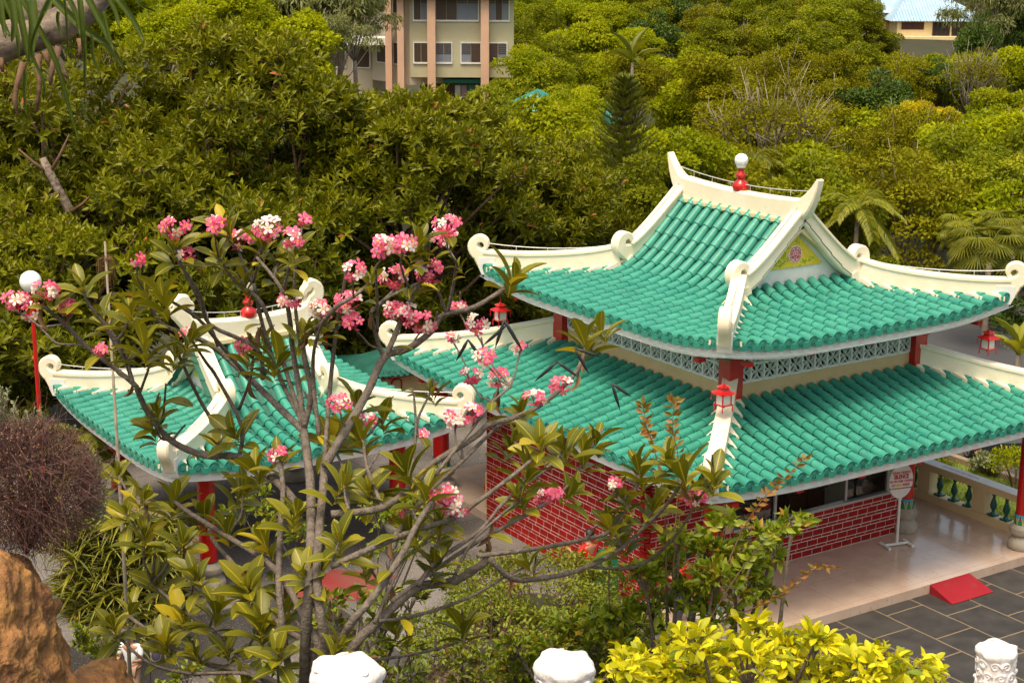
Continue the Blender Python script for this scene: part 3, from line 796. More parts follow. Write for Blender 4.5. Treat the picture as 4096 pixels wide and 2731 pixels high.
# upper storey
mb = MB()
for (c, d) in (((2.7, .05, 4.1), (5.4, .1, .4)), ((2.7, LY-.05, 4.1), (5.4, .1, .4)), ((.05, LY/2, 4.1), (.1, LY-.2, .4)), ((LX-.05, LY/2, 4.1), (.1, LY-.2, .4))): mb.box(c, d)
mb.build('upper_wall', 'cream_wall', TP)
breeze((.18, -.02, 4.3), (1, 0, 0), LX-.36, .74, (0, -1, 0), TP, 14, 2)
breeze((-.02, LY-.18, 4.3), (0, -1, 0), LY-.36, .74, (-1, 0, 0), TP, 16, 2)
breeze((LX-.18, LY+.02, 4.3), (-1, 0, 0), LX-.36, .74, (0, 1, 0), TP, 14, 2)
breeze((LX+.02, .18, 4.3), (0, 1, 0), LY-.36, .74, (1, 0, 0), TP, 16, 2)
mb = MB()
for (c, d) in (((2.7, -.04, 5.13), (5.2, .1, .14)), ((-.04, LY/2, 5.13), (.1, LY-.2, .14)), ((2.7, LY+.04, 5.13), (5.2, .1, .14)), ((LX+.04, LY/2, 5.13), (.1, LY-.2, .14))): mb.box(c, d)
mb.build('upper_beam', 'white_paint', TP)
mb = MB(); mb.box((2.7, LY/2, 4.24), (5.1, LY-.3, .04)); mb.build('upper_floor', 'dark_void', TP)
for x, y in ((0, 0), (LX, 0), (0, LY), (LX, LY)): 
    mb = MB(); mb.box((x, y, 4.6), (.36, .36, 1.4)); c = mb.build('upper_pillar', 'red_paint', TP)
    if (x, y) == (0, 0):
        mb = MB()
        for k, (dx, dz, s) in enumerate(((-.17, 5.02, .12), (-.06, 4.95, .09), (.05, 5.02, .12))): mb.box((dx-.2, -.2-dx, dz), (.13, .13, s))
        mb.build('bracket', 'green_paint', c)
# upper roof, ridge along Y
def uprof(v): return .12*v+.9*.28*math.log(1+math.exp((v-2.5)/.28))
kids0 = set(bpy.data.objects)
rf, fn = xieshan(TP, LX/2+1.4, LY/2+1.4, 5.42, uprof, .26, 2.58, LX/2+1.4, 7.74)
for o in bpy.data.objects:
    if o not in kids0 and o.parent == TP: o.location = (LX/2, LY/2, 0)
mb = MB(); mb.sphere((0, 0, 7.74+.67), .155, 20, 14); mb.build('lamp_globe', 'white_gloss', fn, smooth=True)
mb = MB(); mb.lathe([(.1, .52), (.11, .56), (.09, .6)], (0, 0, 7.72), 16); mb.build('collar', 'white_paint', fn, smooth=True)
mb = MB()
for k in range(5):
    for c, d in (((-.6+1.65*k, -1.18, 5.1), (.16, .2, .08)), ((-1.18, -.4+1.65*k, 5.1), (.2, .16, .08))):
        mb = MB(); mb.box(c, d); mb.build('beam_end', 'red_paint', TP)
# lower columns
make_column(-2.2, -2.2, 0, 2.95, .20, TP)
make_column(LX, -.02, 0, 2.95, .165, TP)
make_column(6.82, -2.2, 0, 2.95, .165, TP)
make_column(-2.1, 8.25, 0, 2.95, .2, TP)
make_column(7.5, 8.25, 0, 2.95, .165, TP)
# cords under the fascia
mb = MB(); pts = [(-1.45+(LX+2.9)*t, -1.43, LR.z0*0+5.15+.27*abs(2*t-1)**3) for t in np.linspace(0, 1, 20)]; mb.tube(pts, .012, 5)
pts = [(-1.43, -1.45+(LY+2.9)*t, 5.15+.27*abs(2*t-1)**3) for t in np.linspace(0, 1, 20)]; mb.tube(pts, .012, 5); mb.build('eave_cable', 'wire', TP)
# ------------------------------------------------------------------ ground
def hd(p): d = np.array(p[:2])-CAM[:2]; return float(d@HZ[:2]), float(d@LT[:2])
_pd = [0, 3, 5, 6, 30.4, 58, 66, 110, 150, 200, 300, 500, 900]
_pz = [9.9, 9.9, 9.9, 9.64, -1.6, -1.6, -3.6, -3.5, -2.5, 1, 5, 15, 45]
def terrain(x, y):
    D, l = hd((x, y)); D = max(D, 0)
    z = float(np.interp(D, _pd, _pz))
    if D > 66: z += 1.2*math.sin(x*.05+1)*math.sin(y*.043)*min(1, (D-66)/40)
    if D > 62: z -= 2.2*math.exp(-((D-78)/12)**2)
    return z
mb = MB(); rows = []
Ds = list(np.linspace(-6, 34, 41))+list(np.linspace(36, 120, 43))+list(np.linspace(126, 900, 40))
for D in Ds:
    row = []
    W = 22+max(D, 0)*.75
    for k in range(61):
        l = -W+2*W*k/60; p = CAM+HZ*D+LT*l; row.append((p[0], p[1], terrain(p[0], p[1])+(random.uniform(-.12, .12) if 6 < D < 29 else 0)))
    rows.append(row)
mb.grid(rows); g = mb.build('ground', 'soil', smooth=True); tag(g, kind='structure')
mb = MB()
mb.prism([(-60, 4.62, -.2), (14, 4.62, -.2), (14, 20, -.2), (-60, 20, -.2)], (0, 0, -1.3)); pl = mb.build('courtyard_paving', 'terrazzo'); tag(pl, kind='structure')
mb = MB(); mb.prism([(-7.4, 4.615, -.2), (-2.0, 4.615, -.2), (-2.0, -2.0, -.2), (-3.2, -2.65, -.2), (-3.2, -16, -.2), (-7.4, -16, -.2)], (0, 0, -1.2)); pl = mb.build('side_paving', 'terrazzo'); tag(pl, kind='structure')
mb = MB(); mb.prism([(-3.19, -2.0, -.204), (30, -2.0, -.204), (30, -16, -.204), (-3.19, -16, -.204)], (0, 0, -1.2)); pl = mb.build('plaza_paving', 'plaza_stone'); tag(pl, kind='structure')
mb = MB(); mb.prism([(-40, -10, -1.5), (-7.42, -10, -1.5), (-7.42, 4.6, -1.5), (-40, 4.6, -1.5)], (0, 0, -.3)); pl = mb.build('lower_terrace', 'terrazzo'); tag(pl, kind='structure')
mb = MB(); mb.prism([(7.8, -2.64, -.45), (11.4, -2.64, -.45), (11.4, 14, -.45), (7.8, 14, -.45)], (0, 0, -.6)); o = mb.build('lawn', 'grass'); tag(o, kind='structure')
mb = MB(); mb.prism([(11.4, -2.6, -.5), (26, -2.6, -.5), (26, 16, -.5), (11.4, 16, -.5)], (0, 0, -.6)); o = mb.build('driveway', 'asphalt'); tag(o, kind='structure')
mb = MB(); mb.box((11.4, 5, -.42), (.2, 15, .22)); o = mb.build('kerb', 'kerb_stone'); tag(o, kind='structure')
# grass blades on the lawn
P = np.stack([rng.uniform(7.85, 11.3, 9000), rng.uniform(-2.6, 13, 9000), np.full(9000, -.45)], 1); A = rdir(9000)*.5+np.array([0, 0, 1.])
o = leaves('lawn_grass', P, A, rdir(9000), rng.uniform(.05, .12, 9000), .02, 'diamond', 'lf_mid'); tag(o, 'short green grass on the strip of lawn behind the balustrade', 'grass', kind='stuff')

# ------------------------------------------------------------------ retaining wall with lamp
mb = MB(); mb.box((-11.6, 4.75, -.85), (8.6, .25, 1.32)); o = mb.build('retaining_wall', 'block_wall'); tag(o, 'low grey block retaining wall behind the man in white', 'wall')
t = thing('wall_lamp', 'oval bulkhead lamp with pale rim on the grey block wall', 'lamp', tuple(atz(640, 2590, -.55)[:1])+(4.6, -.75))
mb = MB(); K = 24
def oval(a, b, y, e=3.): return [(a*math.copysign(abs(math.cos(u))**(2/e), math.cos(u)), y, b*math.copysign(abs(math.sin(u))**(2/e), math.sin(u))) for u in np.linspace(0, 2*PI, K+1)[:-1]]
mb.prism(oval(.115, .19, 0), (0, -.05, 0)); mb.build('rim', 'white_gloss', t)
mb = MB(); a, b, c = oval(.095, .17, -.05), oval(.085, .155, -.09), oval(.04, .08, -.115); mb.add(a+b+c, [(i, (i+1) % K, K+(i+1) % K, K+i) for i in range(K)]+[(K+i, K+(i+1) % K, 2*K+(i+1) % K, 2*K+i) for i in range(K)]+[tuple(range(2*K, 3*K))]); mb.build('glass_cover', 'lamp_purple', t, smooth=True, angle=50)

# ------------------------------------------------------------------ balustrade
B = thing('balustrade', 'cream balustrade with teal vase balusters along the right of the porch', 'balustrade', (7.5, -1.9, 0))
mb = MB(); mb.box((0, 5.4, .1), (.3, 11.2, .2)); mb.build('plinth', 'cream', B)
mb = MB(); mb.box((0, 5.45, .87), (.36, 11.3, .16)); mb.build('hand_rail', 'cream', B)
mb = MB(); mb.box((0, 5.45, .9515), (.355, 11.29, .006)); mb.build('rail_top', 'white_paint', B)
mb = MB(); mb.lathe([(.075, 0), (.075, .05), (.04, .08), (.035, .12), (.075, .2), (.085, .27), (.06, .36), (.035, .43), (.03, .47), (.05, .49), (.05, .53), (.07, .55), (.07, .59)], n=16)
bal = mb.build('baluster', 'teal_paint', B, smooth=True, angle=50); bal.location = (0, .4, .2); m2 = MB(); m2.box((0, 0, .025), (.2, .2, .05)); bs = m2.build('baluster_foot', 'teal_paint', bal)
pil = [1.45+1.72*k for k in range(6)]
for y in pil:
    mb = MB(); mb.box((0, y, .5), (.28, .38, .58)); mb.box((0, y, .75), (.32, .42, .07)); mb.build('pillar', 'cream', B)
prev = .1; first = True
for y in [.1-.19]+pil:
    pass
gaps = [(-.0, pil[0])]+[(pil[k], pil[k+1]) for k in range(5)]
for a, b in gaps:
    for k in range(3):
        yy = a+(b-a)*(k+1)/4+(-.02 if k == 0 else .02 if k == 2 else 0)
        if first: bal.location = (0, yy, .2); first = False
        else: c = bal.copy(); col.objects.link(c); c.location = (0, yy, .2); f = bs.copy(); col.objects.link(f); f.parent = c

FONT = None
def text_mesh(name, s, size, matn, parent, M, ext=.002, bold=0., ax='CENTER', xs=1.):
    cu = bpy.data.curves.new(name, 'FONT'); cu.body = s; cu.size = size; cu.align_x = ax; cu.align_y = 'CENTER'; cu.extrude = ext; cu.offset = bold; cu.resolution_u = 2
    o = bpy.data.objects.new(name+'_c', cu); col.objects.link(o); bpy.context.view_layer.update()
    me = bpy.data.meshes.new_from_object(o.evaluated_get(bpy.context.evaluated_depsgraph_get())); bpy.data.objects.remove(o)
    me.transform(Matrix.Diagonal((xs, 1, 1, 1))); me.transform(M); me.name = name; me.materials.clear(); me.materials.append(MATS[matn])
    r = bpy.data.objects.new(name, me); col.objects.link(r); r.parent = parent
    return r
text_mesh('painted_notice', 'DO NOT SIT ON THE RAIL', .085, 'magenta_paint', B, Matrix.Translation((0, 2.15, .957)) @ Matrix.Rotation(-PI/2, 4, 'Z'), ext=.001, xs=1.1)

# ------------------------------------------------------------------ silence sign
S = thing('notice_stand', 'white oval notice asking for silence on a round post beside the red column', 'sign', (4.55, -.62, 0), rz=math.radians(-14))
mb = MB(); mb.tube([(-.3, -.2, .035), (-.3, .2, .035)], .035, 12); mb.tube([(.3, -.2, .035), (.3, .2, .035)], .035, 12); mb.tube([(-.3, 0, .05), (.3, 0, .05)], .03, 12); mb.build('foot_frame', 'white_paint', S, smooth=True, angle=50)
mb = MB(); mb.tube([(0, 0, .05), (0, 0, 1.15)], .032, 14); mb.tube([(0, 0, 1.05), (-.08, 0, 1.18)], .012, 6); mb.tube([(0, 0, 1.05), (.08, 0, 1.18)], .012, 6); mb.build('post', 'white_paint', S, smooth=True, angle=50)
K = 40; mb = MB(); ang = [2*PI*k/K for k in range(K)]
A_, B_ = .30, .395; cz = 1.54
mb.prism([(A_*math.cos(a), .02, cz+B_*math.sin(a)) for a in ang], (0, -.035, 0)); bd = mb.build('sign_board', 'white_paint', S)
mb = MB(); mb.tube([(A_*math.cos(a), 0, cz+B_*math.sin(a)) for a in ang+[0]], .014, 8, caps=False); mb.build('sign_rim', 'wire', bd, smooth=True)
RX = Matrix.Rotation(PI/2, 4, 'X')
for s_, z_, sz, mm, bo, x_ in (('PLEASE OBSERVE', .20, .082, 'magenta_paint', .0015, 0), ('SILENCE', .105, .135, 'red_paint', .005, 0), ('NO PICTURE TAKING', .0, .08, 'magenta_paint', .002, 0), ('OF', -.088, .08, 'magenta_paint', .002, -.2), ('SAINT', -.088, .085, 'gold_paint', .003, -.065), ('INSIDE', -.088, .08, 'magenta_paint', .002, .135), ('OR THE ALTAR AS BACKGROUND', -.165, .05, 'red_paint', .001, 0)):
    text_mesh('lettering', s_, sz, mm, bd, Matrix.Translation((x_, -.019, cz+z_)) @ RX, bold=bo, xs=.76)

# ------------------------------------------------------------------ ramp, bin, stool, cabinet
mb = MB(); a = [(3.5, -2.61, .0), (4.7, -2.61, .0), (4.7, -3.3, -.185), (3.45, -3.3, -.185)]; b = [(3.5, -2.61, -.2), (4.7, -2.61, -.2), (4.7, -3.3, -.2), (3.45, -3.3, -.2)]
mb.add(a+b, [(0, 1, 2, 3), (7, 6, 5, 4), (0, 4, 5, 1), (1, 5, 6, 2), (2, 6, 7, 3), (3, 7, 4, 0)]); o = mb.build('door_ramp', 'ramp_red'); tag(o, 'red painted wedge ramp from the dark stone paving up to the porch', 'ramp')

def stool(loc, label, rz=0.):
    t = thing('plastic_stool', label, 'stool', loc, rz); mb = MB(); mb.box((0, 0, .44), (.3, .3, .035)); mb.lathe([(.155, .445), (.16, .462), (.14, .468)], n=20); mb.build('seat', 'stool_red', t)
    for sx in (-1, 1):
        for sy in (-1, 1):
            mb = MB(); mb.obox((sx*.11, sy*.11, .43), (sx*.16, sy*.16, 0), .04, .03, up=(sx, -sy, 0)); mb.build('leg', 'stool_red', t)
    mb = MB(); mb.box((0, 0, .2), (.24, .02, .02)); mb.box((0, 0, .2), (.02, .24, .019)); mb.build('stretcher', 'stool_red', t)
    return t
stool((-1.05, 7.5, 0), 'red plastic stool beside the far corner of the brick wall', .3)

bn = thing('litter_bin', 'green swing-top litter bin standing against the brick wall', 'bin', (-2.75, .62, -.2), rz=math.radians(-90))
mb = MB(); mb.box((0, 0, .42), (.42, .46, .8), taper=1.12); mb.build('bin_body', 'bin_green', bn)
mb = MB(); mb.box((0, 0, .84), (.54, .58, .05)); mb.build('bin_rim', 'black_matte', bn)
mb = MB()
q = [(-.25, -.27, .865), (.25, -.27, .865), (.25, .27, .865), (-.25, .27, .865), (-.2, -.21, 1.12), (.2, -.21, 1.12), (.2, .21, 1.12), (-.2, .21, 1.12), (-.12, -.19, 1.2), (.12, -.19, 1.2), (.12, .19, 1.2), (-.12, .19, 1.2)]
mb.add(q, [(0, 1, 5, 4), (1, 2, 6, 5), (2, 3, 7, 6), (3, 0, 4, 7), (4, 5, 9, 8), (5, 6, 10, 9), (6, 7, 11, 10), (7, 4, 8, 11), (8, 9, 10, 11), (3, 2, 1, 0)]); lid = mb.build('bin_lid', 'bin_green', bn)
mb = MB(); f = [(-.17, -.2375, .92), (.17, -.2375, .92)]; mb.obox((-.16, -.272, .905), (.16, -.272, .905), .015, .015); mb.obox((-.16, -.228, 1.09), (.16, -.228, 1.09), .015, .015); mb.obox((-.165, -.272, .905), (-.165, -.228, 1.09), .015, .015); mb.obox((.165, -.272, .905), (.165, -.228, 1.09), .015, .015); mb.build('flap_edge', 'bin_green', lid)
mb = MB(); c0 = Vector((0, -.259, 1.0)); U_ = Vector((0, .045, .19)).normalized(); X_ = Vector((1, 0, 0))
mb.tube([c0+X_*(.052*math.cos(a))+U_*(.06*math.sin(a)) for a in np.linspace(0, 2*PI, 21)], .006, 5, caps=False)
mb.obox(c0-U_*.03, c0+U_*.03, .03, .008, up=(0, -1, .2)); mb.build('round_mark', 'white_paint', lid)

# furniture in the room behind the window
def cabinet(loc, d, label, name='altar_cabinet', top=True):
    t = thing(name, label, 'cabinet', loc); mb = MB(); mb.box((0, 0, d[2]/2), (d[0], d[1], d[2])); mb.build('carcass', 'wood_dark', t)
    mb = MB(); mb.box((0, 0, d[2]+.02), (d[0]+.1, d[1]+.1, .04)); mb.build('top', 'wood_dark', t)
    for s in (-1, 1):
        mb = MB(); mb.box((s*d[0]/4, -d[1]/2-.01, d[2]/2), (d[0]/2-.06, .02, d[2]-.12)); dr = mb.build('door', 'wood_dark', t)
        mb = MB(); mb.box((s*.05, -d[1]/2-.03, d[2]/2), (.02, .02, .1)); mb.build('handle', 'gold_paint', dr)
    return t
cabinet((3.35, 1.5, .02), (1.15, .8, 1.0), 'dark wooden cabinet standing in the room behind the open window')
cabinet((4.75, 2.9, .02), (1.2, .7, .9), 'long brown wooden cabinet deeper in the room, right of the other cabinet')
t = thing('glass_case', 'small glass case standing on the dark wooden cabinet', 'display case', (3.4, 1.5, 1.065)); mb = MB()
for x in (-.25, .25):
    for y in (-.2, .2): mb.box((x, y, .2), (.02, .02, .4))
mb.box((0, 0, .41), (.54, .44, .02)); mb.build('case_frame', 'alum', t); mb = MB(); mb.box((0, 0, .2), (.47, .37, .39)); mb.build('case_glass', 'window_glass', t)
t = thing('chair', 'dark red padded chair just inside the window, left of the cabinet', 'chair', (1.35, .75, .02)); mb = MB(); mb.box((0, 0, .45), (.5, .5, .1)); mb.build('seat', 'red_dark', t); mb = MB(); mb.box((0, .24, .78), (.5, .07, .5)); mb.build('backrest', 'red_dark', t)
for sx in (-1, 1):
    for sy in (-1, 1): mb = MB(); mb.box((sx*.21, sy*.21, .2), (.04, .04, .4)); mb.build('leg', 'wood_dark', t)

# ------------------------------------------------------------------ hanging lanterns
def lantern(loc, rz, label):
    t = thing('hanging_lantern', label, 'lantern', loc, rz,  'red lanterns hanging from the upper eave corners')
    def roofq(z0, a0, z1, a1, lift=.03):
        rows = []; K = 5
        for k in range(K+1):
            f = k/K; a = a1+(a0-a1)*(1-f)**1.7; z = z0+(z1-z0)*f; r = []
            for j in range(24):
                s = j/6; e = int(s); u = (s-e)*2-1; c = [(u, -1), (1, u), (-u, 1), (-1, -u)][e]
                r.append((c[0]*a, c[1]*a, z+lift*(1-f)*abs(u)**4*(1 if f < .5 else .3)))
            rows.append(r+[r[0]])
        return rows
    mb = MB(); mb.grid(roofq(-.34, .215, -.22, .085)); mb.box((0, 0, -.345), (.34, .34, .02)); mb.grid(roofq(-.2, .12, -.09, .012)); mb.box((0, 0, -.21), (.15, .15, .02)); mb.build('lantern_roof', 'red_paint', t)
    mb = MB()
    for sx in (-1, 1):
        for sy in (-1, 1): mb.box((sx*.125, sy*.125, -.47), (.022, .022, .25))
    mb.box((0, 0, -.605), (.32, .32, .022)); mb.build('frame', 'red_paint', t)
    mb = MB(); mb.box((0, 0, -.475), (.235, .235, .235)); mb.build('panel', 'lantern_glass', t)
    for sx in (-1, 1):
        for sy in (-1, 1):
            mb = MB(); mb.tube([(sx*.2, sy*.2, -.35), (sx*.2, sy*.2, -.5)], .012, 6); mb.tube([(sx*.15, sy*.15, -.615), (sx*.15, sy*.15, -.66), (sx*.15, sy*.15, -.76)], [.008, .014, .016], 6); mb.build('tassel', 'red_paint', t)
    mb = MB()
    for k in range(7): a = .012; mb.tube([(a*math.cos(u) if k % 2 else 0, 0 if k % 2 else a*math.cos(u), -.012-.016*k+.012*math.sin(u)) for u in np.linspace(0, 2*PI, 7)], .003, 4, caps=False)
    mb.tube([(0, 0, .32), (0, 0, 0)], .006, 5); mb.build('chain', 'red_dark', t); t.scale = (.85, .85, .85)
lantern((-1.25, -1.25, 4.9), PI/4*0, 'red lantern with white panels hanging before the corner pillar nearest the viewer')
lantern((LX+1.0, -1.2, 4.98), 0, 'red lantern hanging under the right tip of the upper roof')
lantern((-1.3, LY+.75, 4.98), 0, 'red lantern hanging under the left tip of the upper roof, behind plumeria leaves')
# ------------------------------------------------------------------ smaller gate pavilion on the left (ridge along X: local -Y faces world -X)
GP = thing('gate_pavilion', 'smaller single-tier pavilion with green tiled roof and curled cream ridges behind the plumeria', 'pavilion', (-6.93, 8.6, 0), rz=-PI/2)
def gprof(v): return .12*v+.86*.28*math.log(1+math.exp((v-2.15)/.28))
kids0 = set(bpy.data.objects)
grf, gfn = xieshan(GP, 3.6, 3.42, 2.70, gprof, .22, 2.35, 3.6, 4.9, curl=True)
mb = MB(); mb.sphere((0, 0, 4.9+.66), .13, 18, 12); mb.build('lamp_globe', 'stone_grey', gfn, smooth=True)
# local coordinates: x = across (world y), y = along the ridge (world x)
for x, y in ((-2.7, -2.3), (2.7, -2.3), (-2.7, 2.3), (2.7, 2.3)): make_column(x, y, -.2, 2.5, .19, GP, band=False)
mb = MB()
for y in (-2.3, 2.3): mb.box((0, y, 2.35), (5.4, .16, .22))
for x in (-2.7, 2.7): mb.box((x, 0, 2.35), (.16, 4.4, .2))
mb.build('eave_beam', 'red_dark', GP)
# low cream brick wall between the columns on the viewer's left
t = thing('brick_parapet', 'low cream brick parapet with white joints between red columns of the left pavilion', 'wall', (-9.3, 6.3, -.2))
mb = MB(); mb.box((0, 1.9, .45), (.2, 3.8, .9)); w = mb.build('wall', 'mortar', t); mb = MB()
for r in range(6):
    for k in range(13):
        y = .02+.3*k+(.15 if r % 2 else 0)
        if y < 3.7: mb.box((-.102, y+.13, .1+.145*r), (.012, .265, .115))
mb.build('brick_face', 'cream_wall', w); mb = MB(); mb.box((0, 1.9, .93), (.26, 3.86, .06)); mb.build('coping', 'cream', t)

# ------------------------------------------------------------------ small shrine behind, between the two pavilions
SH = thing('small_shrine', 'little cream shrine with dark green roof seen between the two pavilions', 'shrine', tuple(at(1620, 1560, 47)[:2])+(-.2,), rz=0)
mb = MB(); mb.box((0, 0, .75), (2.7, 1.9, 1.9)); mb.build('wall', 'cream_wall', SH)
for zz, ww, wd_ in ((.95, 1.75, 1.3), (1.72, 1.75, 1.3)):
    mb = MB(); rows = []
    for k in range(7):
        f = k/6; kk = .74 if zz < 1.5 else .98; a = ww*(1-kk*f*.62); b = wd_*(1-kk*f); z = zz+.5*f**1.4*(1 if zz > 1.5 else .55)
        rows.append([(a*cx_, b*cy_, z+(.12*(1-f)**2 if abs(cx_) == 1 and abs(cy_) == 1 else 0)) for cx_, cy_ in ((1, -1), (1, 0), (1, 1), (0, 1), (-1, 1), (-1, 0), (-1, -1), (-.5, -1), (0, -1), (.5, -1), (1, -1))])
    mb.grid(rows); mb.build('roof', 'tile_green_dark', SH)
    mb = MB()
    for k in range(17): x = -1.5+3*k/16; mb.tube([(x, -wd_-.02, zz+.03), (x*.93, -wd_*.8, zz+.1)], .05, 6)
    mb.build('roof_tiles', 'tile_green_dark', SH)
    mb = MB(); mb.box((0, 0, zz-.03), (ww*1.9, wd_*1.9, .05)); mb.build('eave_board', 'red_paint', SH)
for x in (-.8, .5):
    mb = MB(); pts = [(x-.15, -.97, 1.2), (x-.15, -.97, 1.5), (x-.08, -.97, 1.56), (x+.08, -.97, 1.56), (x+.15, -.97, 1.5), (x+.15, -.97, 1.2), (x-.15, -.97, 1.2)]
    mb.tube(pts, .025, 6); mb.build('window_surround', 'red_paint', SH)

# ------------------------------------------------------------------ lamp posts and pole
p = at(148, 1500, 37)
t = thing('lamp_post', 'slim red lamp post with white globe at the left edge', 'lamp post', (float(p[0]), float(p[1]), -.2)); gz = float(at(135, 1105, 37)[2])+.2
mb = MB(); mb.tube([(0, 0, 0), (0, 0, gz-.2)], [.055, .045], 12); mb.lathe([(.06, gz-.26), (.07, gz-.22), (.05, gz-.17)], n=14); mb.build('post', 'red_paint', t, smooth=True, angle=50)
mb = MB(); mb.sphere((0, 0, gz), .24, 24, 16); mb.build('globe', 'white_gloss', t, smooth=True)
p = at(1302, 1230, 49)
t = thing('lamp_post', 'red post standing between the trees behind the left pavilion ridge', 'lamp post', (float(p[0]), float(p[1]), -.2)); gz = float(at(1302, 1050, 49)[2])+.2
mb = MB(); mb.tube([(0, 0, 0), (0, 0, gz)], [.05, .045], 12); mb.build('post', 'red_paint', t, smooth=True, angle=50); mb = MB(); mb.sphere((0, 0, gz+.2), .2); mb.build('globe', 'white_gloss', t, smooth=True)
p = at(450, 1500, 14); z0 = terrain(p[0], p[1]); zt = float(at(456, 940, 14)[2])
t = thing('palm_sapling', 'thin grey bare palm stem with a dry drooping tuft, left of the pavilion', 'palm', (float(p[0]), float(p[1]), z0))
mb = MB(); mb.tube([(0, 0, z0*0), (.01, 0, (zt-z0)*.5), (0, 0, zt-z0)], [.02, .017, .009], 8); mb.build('trunk', 'bark_pale', t, smooth=True)
mb = MB(); hz_ = zt-z0-.12
for k in range(34):
    a = random.uniform(0, 6.28); r = random.uniform(.03, .09); h = random.uniform(.04, .1); L = random.uniform(.1, .28)
    mb.tube([(0, 0, hz_-.05), (r*.5*math.cos(a), r*.5*math.sin(a), hz_+h*.6-.05), (r*math.cos(a), r*math.sin(a), hz_+h*.3-.05), (r*1.15*math.cos(a), r*1.15*math.sin(a), hz_-L)], .0016, 4)
mb.build('dry_tuft', 'lf_dry', t)
# ------------------------------------------------------------------ tree prototypes
def crown_points(n, R, flat, K, lump, seed, hollow=.25, bottom=-.55):
    g = np.random.default_rng(seed); L = g.normal(size=(K, 3)); L /= np.linalg.norm(L, axis=1, keepdims=True)
    L[:, 2] = np.where(L[:, 2] < bottom, -L[:, 2]*.5, L[:, 2]); rad = g.uniform(.45, .82, (K, 1)); L = L*rad*R*g.uniform(.85, 1.15, (K, 1)); L[:, 2] *= flat
    lr = g.uniform(.75, 1.25, K)*lump*R; w = lr**2; w = w/w.sum()
    i = g.choice(K, n, p=w); d = g.normal(size=(n, 3)); d /= np.linalg.norm(d, axis=1, keepdims=True)
    d[:, 2] = np.where(g.random(n) < .65, np.abs(d[:, 2]), d[:, 2]); d /= np.linalg.norm(d, axis=1, keepdims=True)
    rr = lr[i][:, None]*(1-hollow*g.random((n, 1))**1.2); sc = np.array([1, 1, .62])
    P = L[i]+d*rr*sc; return P, d, L, lr, i, g
def make_tree(name, leafm, barkm, R=3.5, H=6., n=7000, ls=.34, flat=.75, K=26, lump=.34, seed=1, droop=.2, aspect=.42, bareness=0., trunk_r=.16, tpl='diamond'):
    """tree at the origin: base z=0, crown centre at z=H"""
    P, d, L, lr, i, g = crown_points(n, R, flat, K, lump, seed)
    tone = g.uniform(0, 1, K)
    N = d*.8+g.normal(size=(n, 3))*.45+np.array([0, 0, .5]); A = g.normal(size=(n, 3))*.7+d*.55; A[:, 2] -= droop
    P = P+np.array([0, 0, H])
    t = bpy.data.objects.new(name, None); col.objects.link(t)
    rnd = np.clip(.55*tone[i]+.45*g.random(n), 0, 1)
    big = g.random(n) < .12; rnd = np.where(big, np.clip(rnd+.15, 0, 1), rnd)
    leaves('crown', P, A, N, ls*g.uniform(.6, 1.3, n), ls*aspect*g.uniform(.8, 1.2, n)*1.2, tpl, leafm, t, rnd=rnd)
    mb = MB(); fork = H*.45
    mb.tube([(0, 0, -1), (.1, 0, fork*.5), (0, .1, fork)], [trunk_r*1.3, trunk_r, trunk_r*.85], 7)
    for k in range(K):
        if g.random() < (.5 if bareness == 0 else 1.):
            e = L[k]+np.array([0, 0, H]); m = np.array([0, .1, fork])*.45+e*.55+g.normal(size=3)*.25; m[2] -= .3
            mb.tube([(0, .1, fork-.1), tuple(m), tuple(e), tuple(e+(e-m)*(.35+bareness))], [trunk_r*.5, trunk_r*.28, trunk_r*.12, .012], 5)
            if bareness:
                for q in range(7):
                    d2 = g.normal(size=3)*.5+(e-m)/np.linalg.norm(e-m); s0 = m+(e-m)*g.uniform(.3, 1.); mb.tube([tuple(s0), tuple(s0+d2*.5), tuple(s0+d2*.9+g.normal(size=3)*.2)], [.03, .018, .006], 4)
    mb.build('trunk', barkm, t, smooth=True)
    return t
PROTO = {}
spec = dict(
 bright=dict(leafm='lf_bright', barkm='bark_pale', R=3.4, H=5., n=8500, ls=.33, flat=1.05, K=30, lump=.31),
 brightb=dict(leafm='lf_bright', barkm='bark_brown', R=3.6, H=5., n=8500, ls=.42, flat=.85, K=26, lump=.28, droop=.5),
 olive=dict(leafm='lf_olive', barkm='bark_pale', R=3.6, H=5., n=9500, ls=.26, flat=1.0, K=40, lump=.26),
 oliveb=dict(leafm='lf_olive', barkm='bark_brown', R=3.3, H=5., n=8000, ls=.3, flat=1.2, K=28, lump=.3, droop=.4),
 dark=dict(leafm='lf_dark', barkm='bark_brown', R=3.4, H=5., n=8000, ls=.34, flat=1.15, K=30, lump=.29),
 mid=dict(leafm='lf_mid', barkm='bark_pale', R=3.5, H=5., n=8500, ls=.32, flat=1.05, K=32, lump=.29),
 midb=dict(leafm='lf_mid', barkm='bark_brown', R=3.6, H=5., n=8000, ls=.28, flat=.95, K=36, lump=.26, droop=.5),
 yellow=dict(leafm='lf_yellow', barkm='bark_pale', R=3., H=5., n=8000, ls=.26, flat=1., K=28, lump=.3),
 euca=dict(leafm='lf_euca', barkm='bark_pale', R=3.4, H=5.5, n=5000, ls=.42, flat=1.2, K=24, lump=.26, droop=1.3, aspect=.18),
 bare=dict(leafm='lf_olive', barkm='bark_pale', R=3.2, H=4.6, n=2600, ls=.22, flat=.9, K=24, lump=.26, bareness=.35),
)
for i_, (k, v) in enumerate(spec.items()): v['n'] = int(v['n']*1.55); v['ls'] *= .8; PROTO[k] = make_tree('proto_'+k, seed=11+i_, **v)
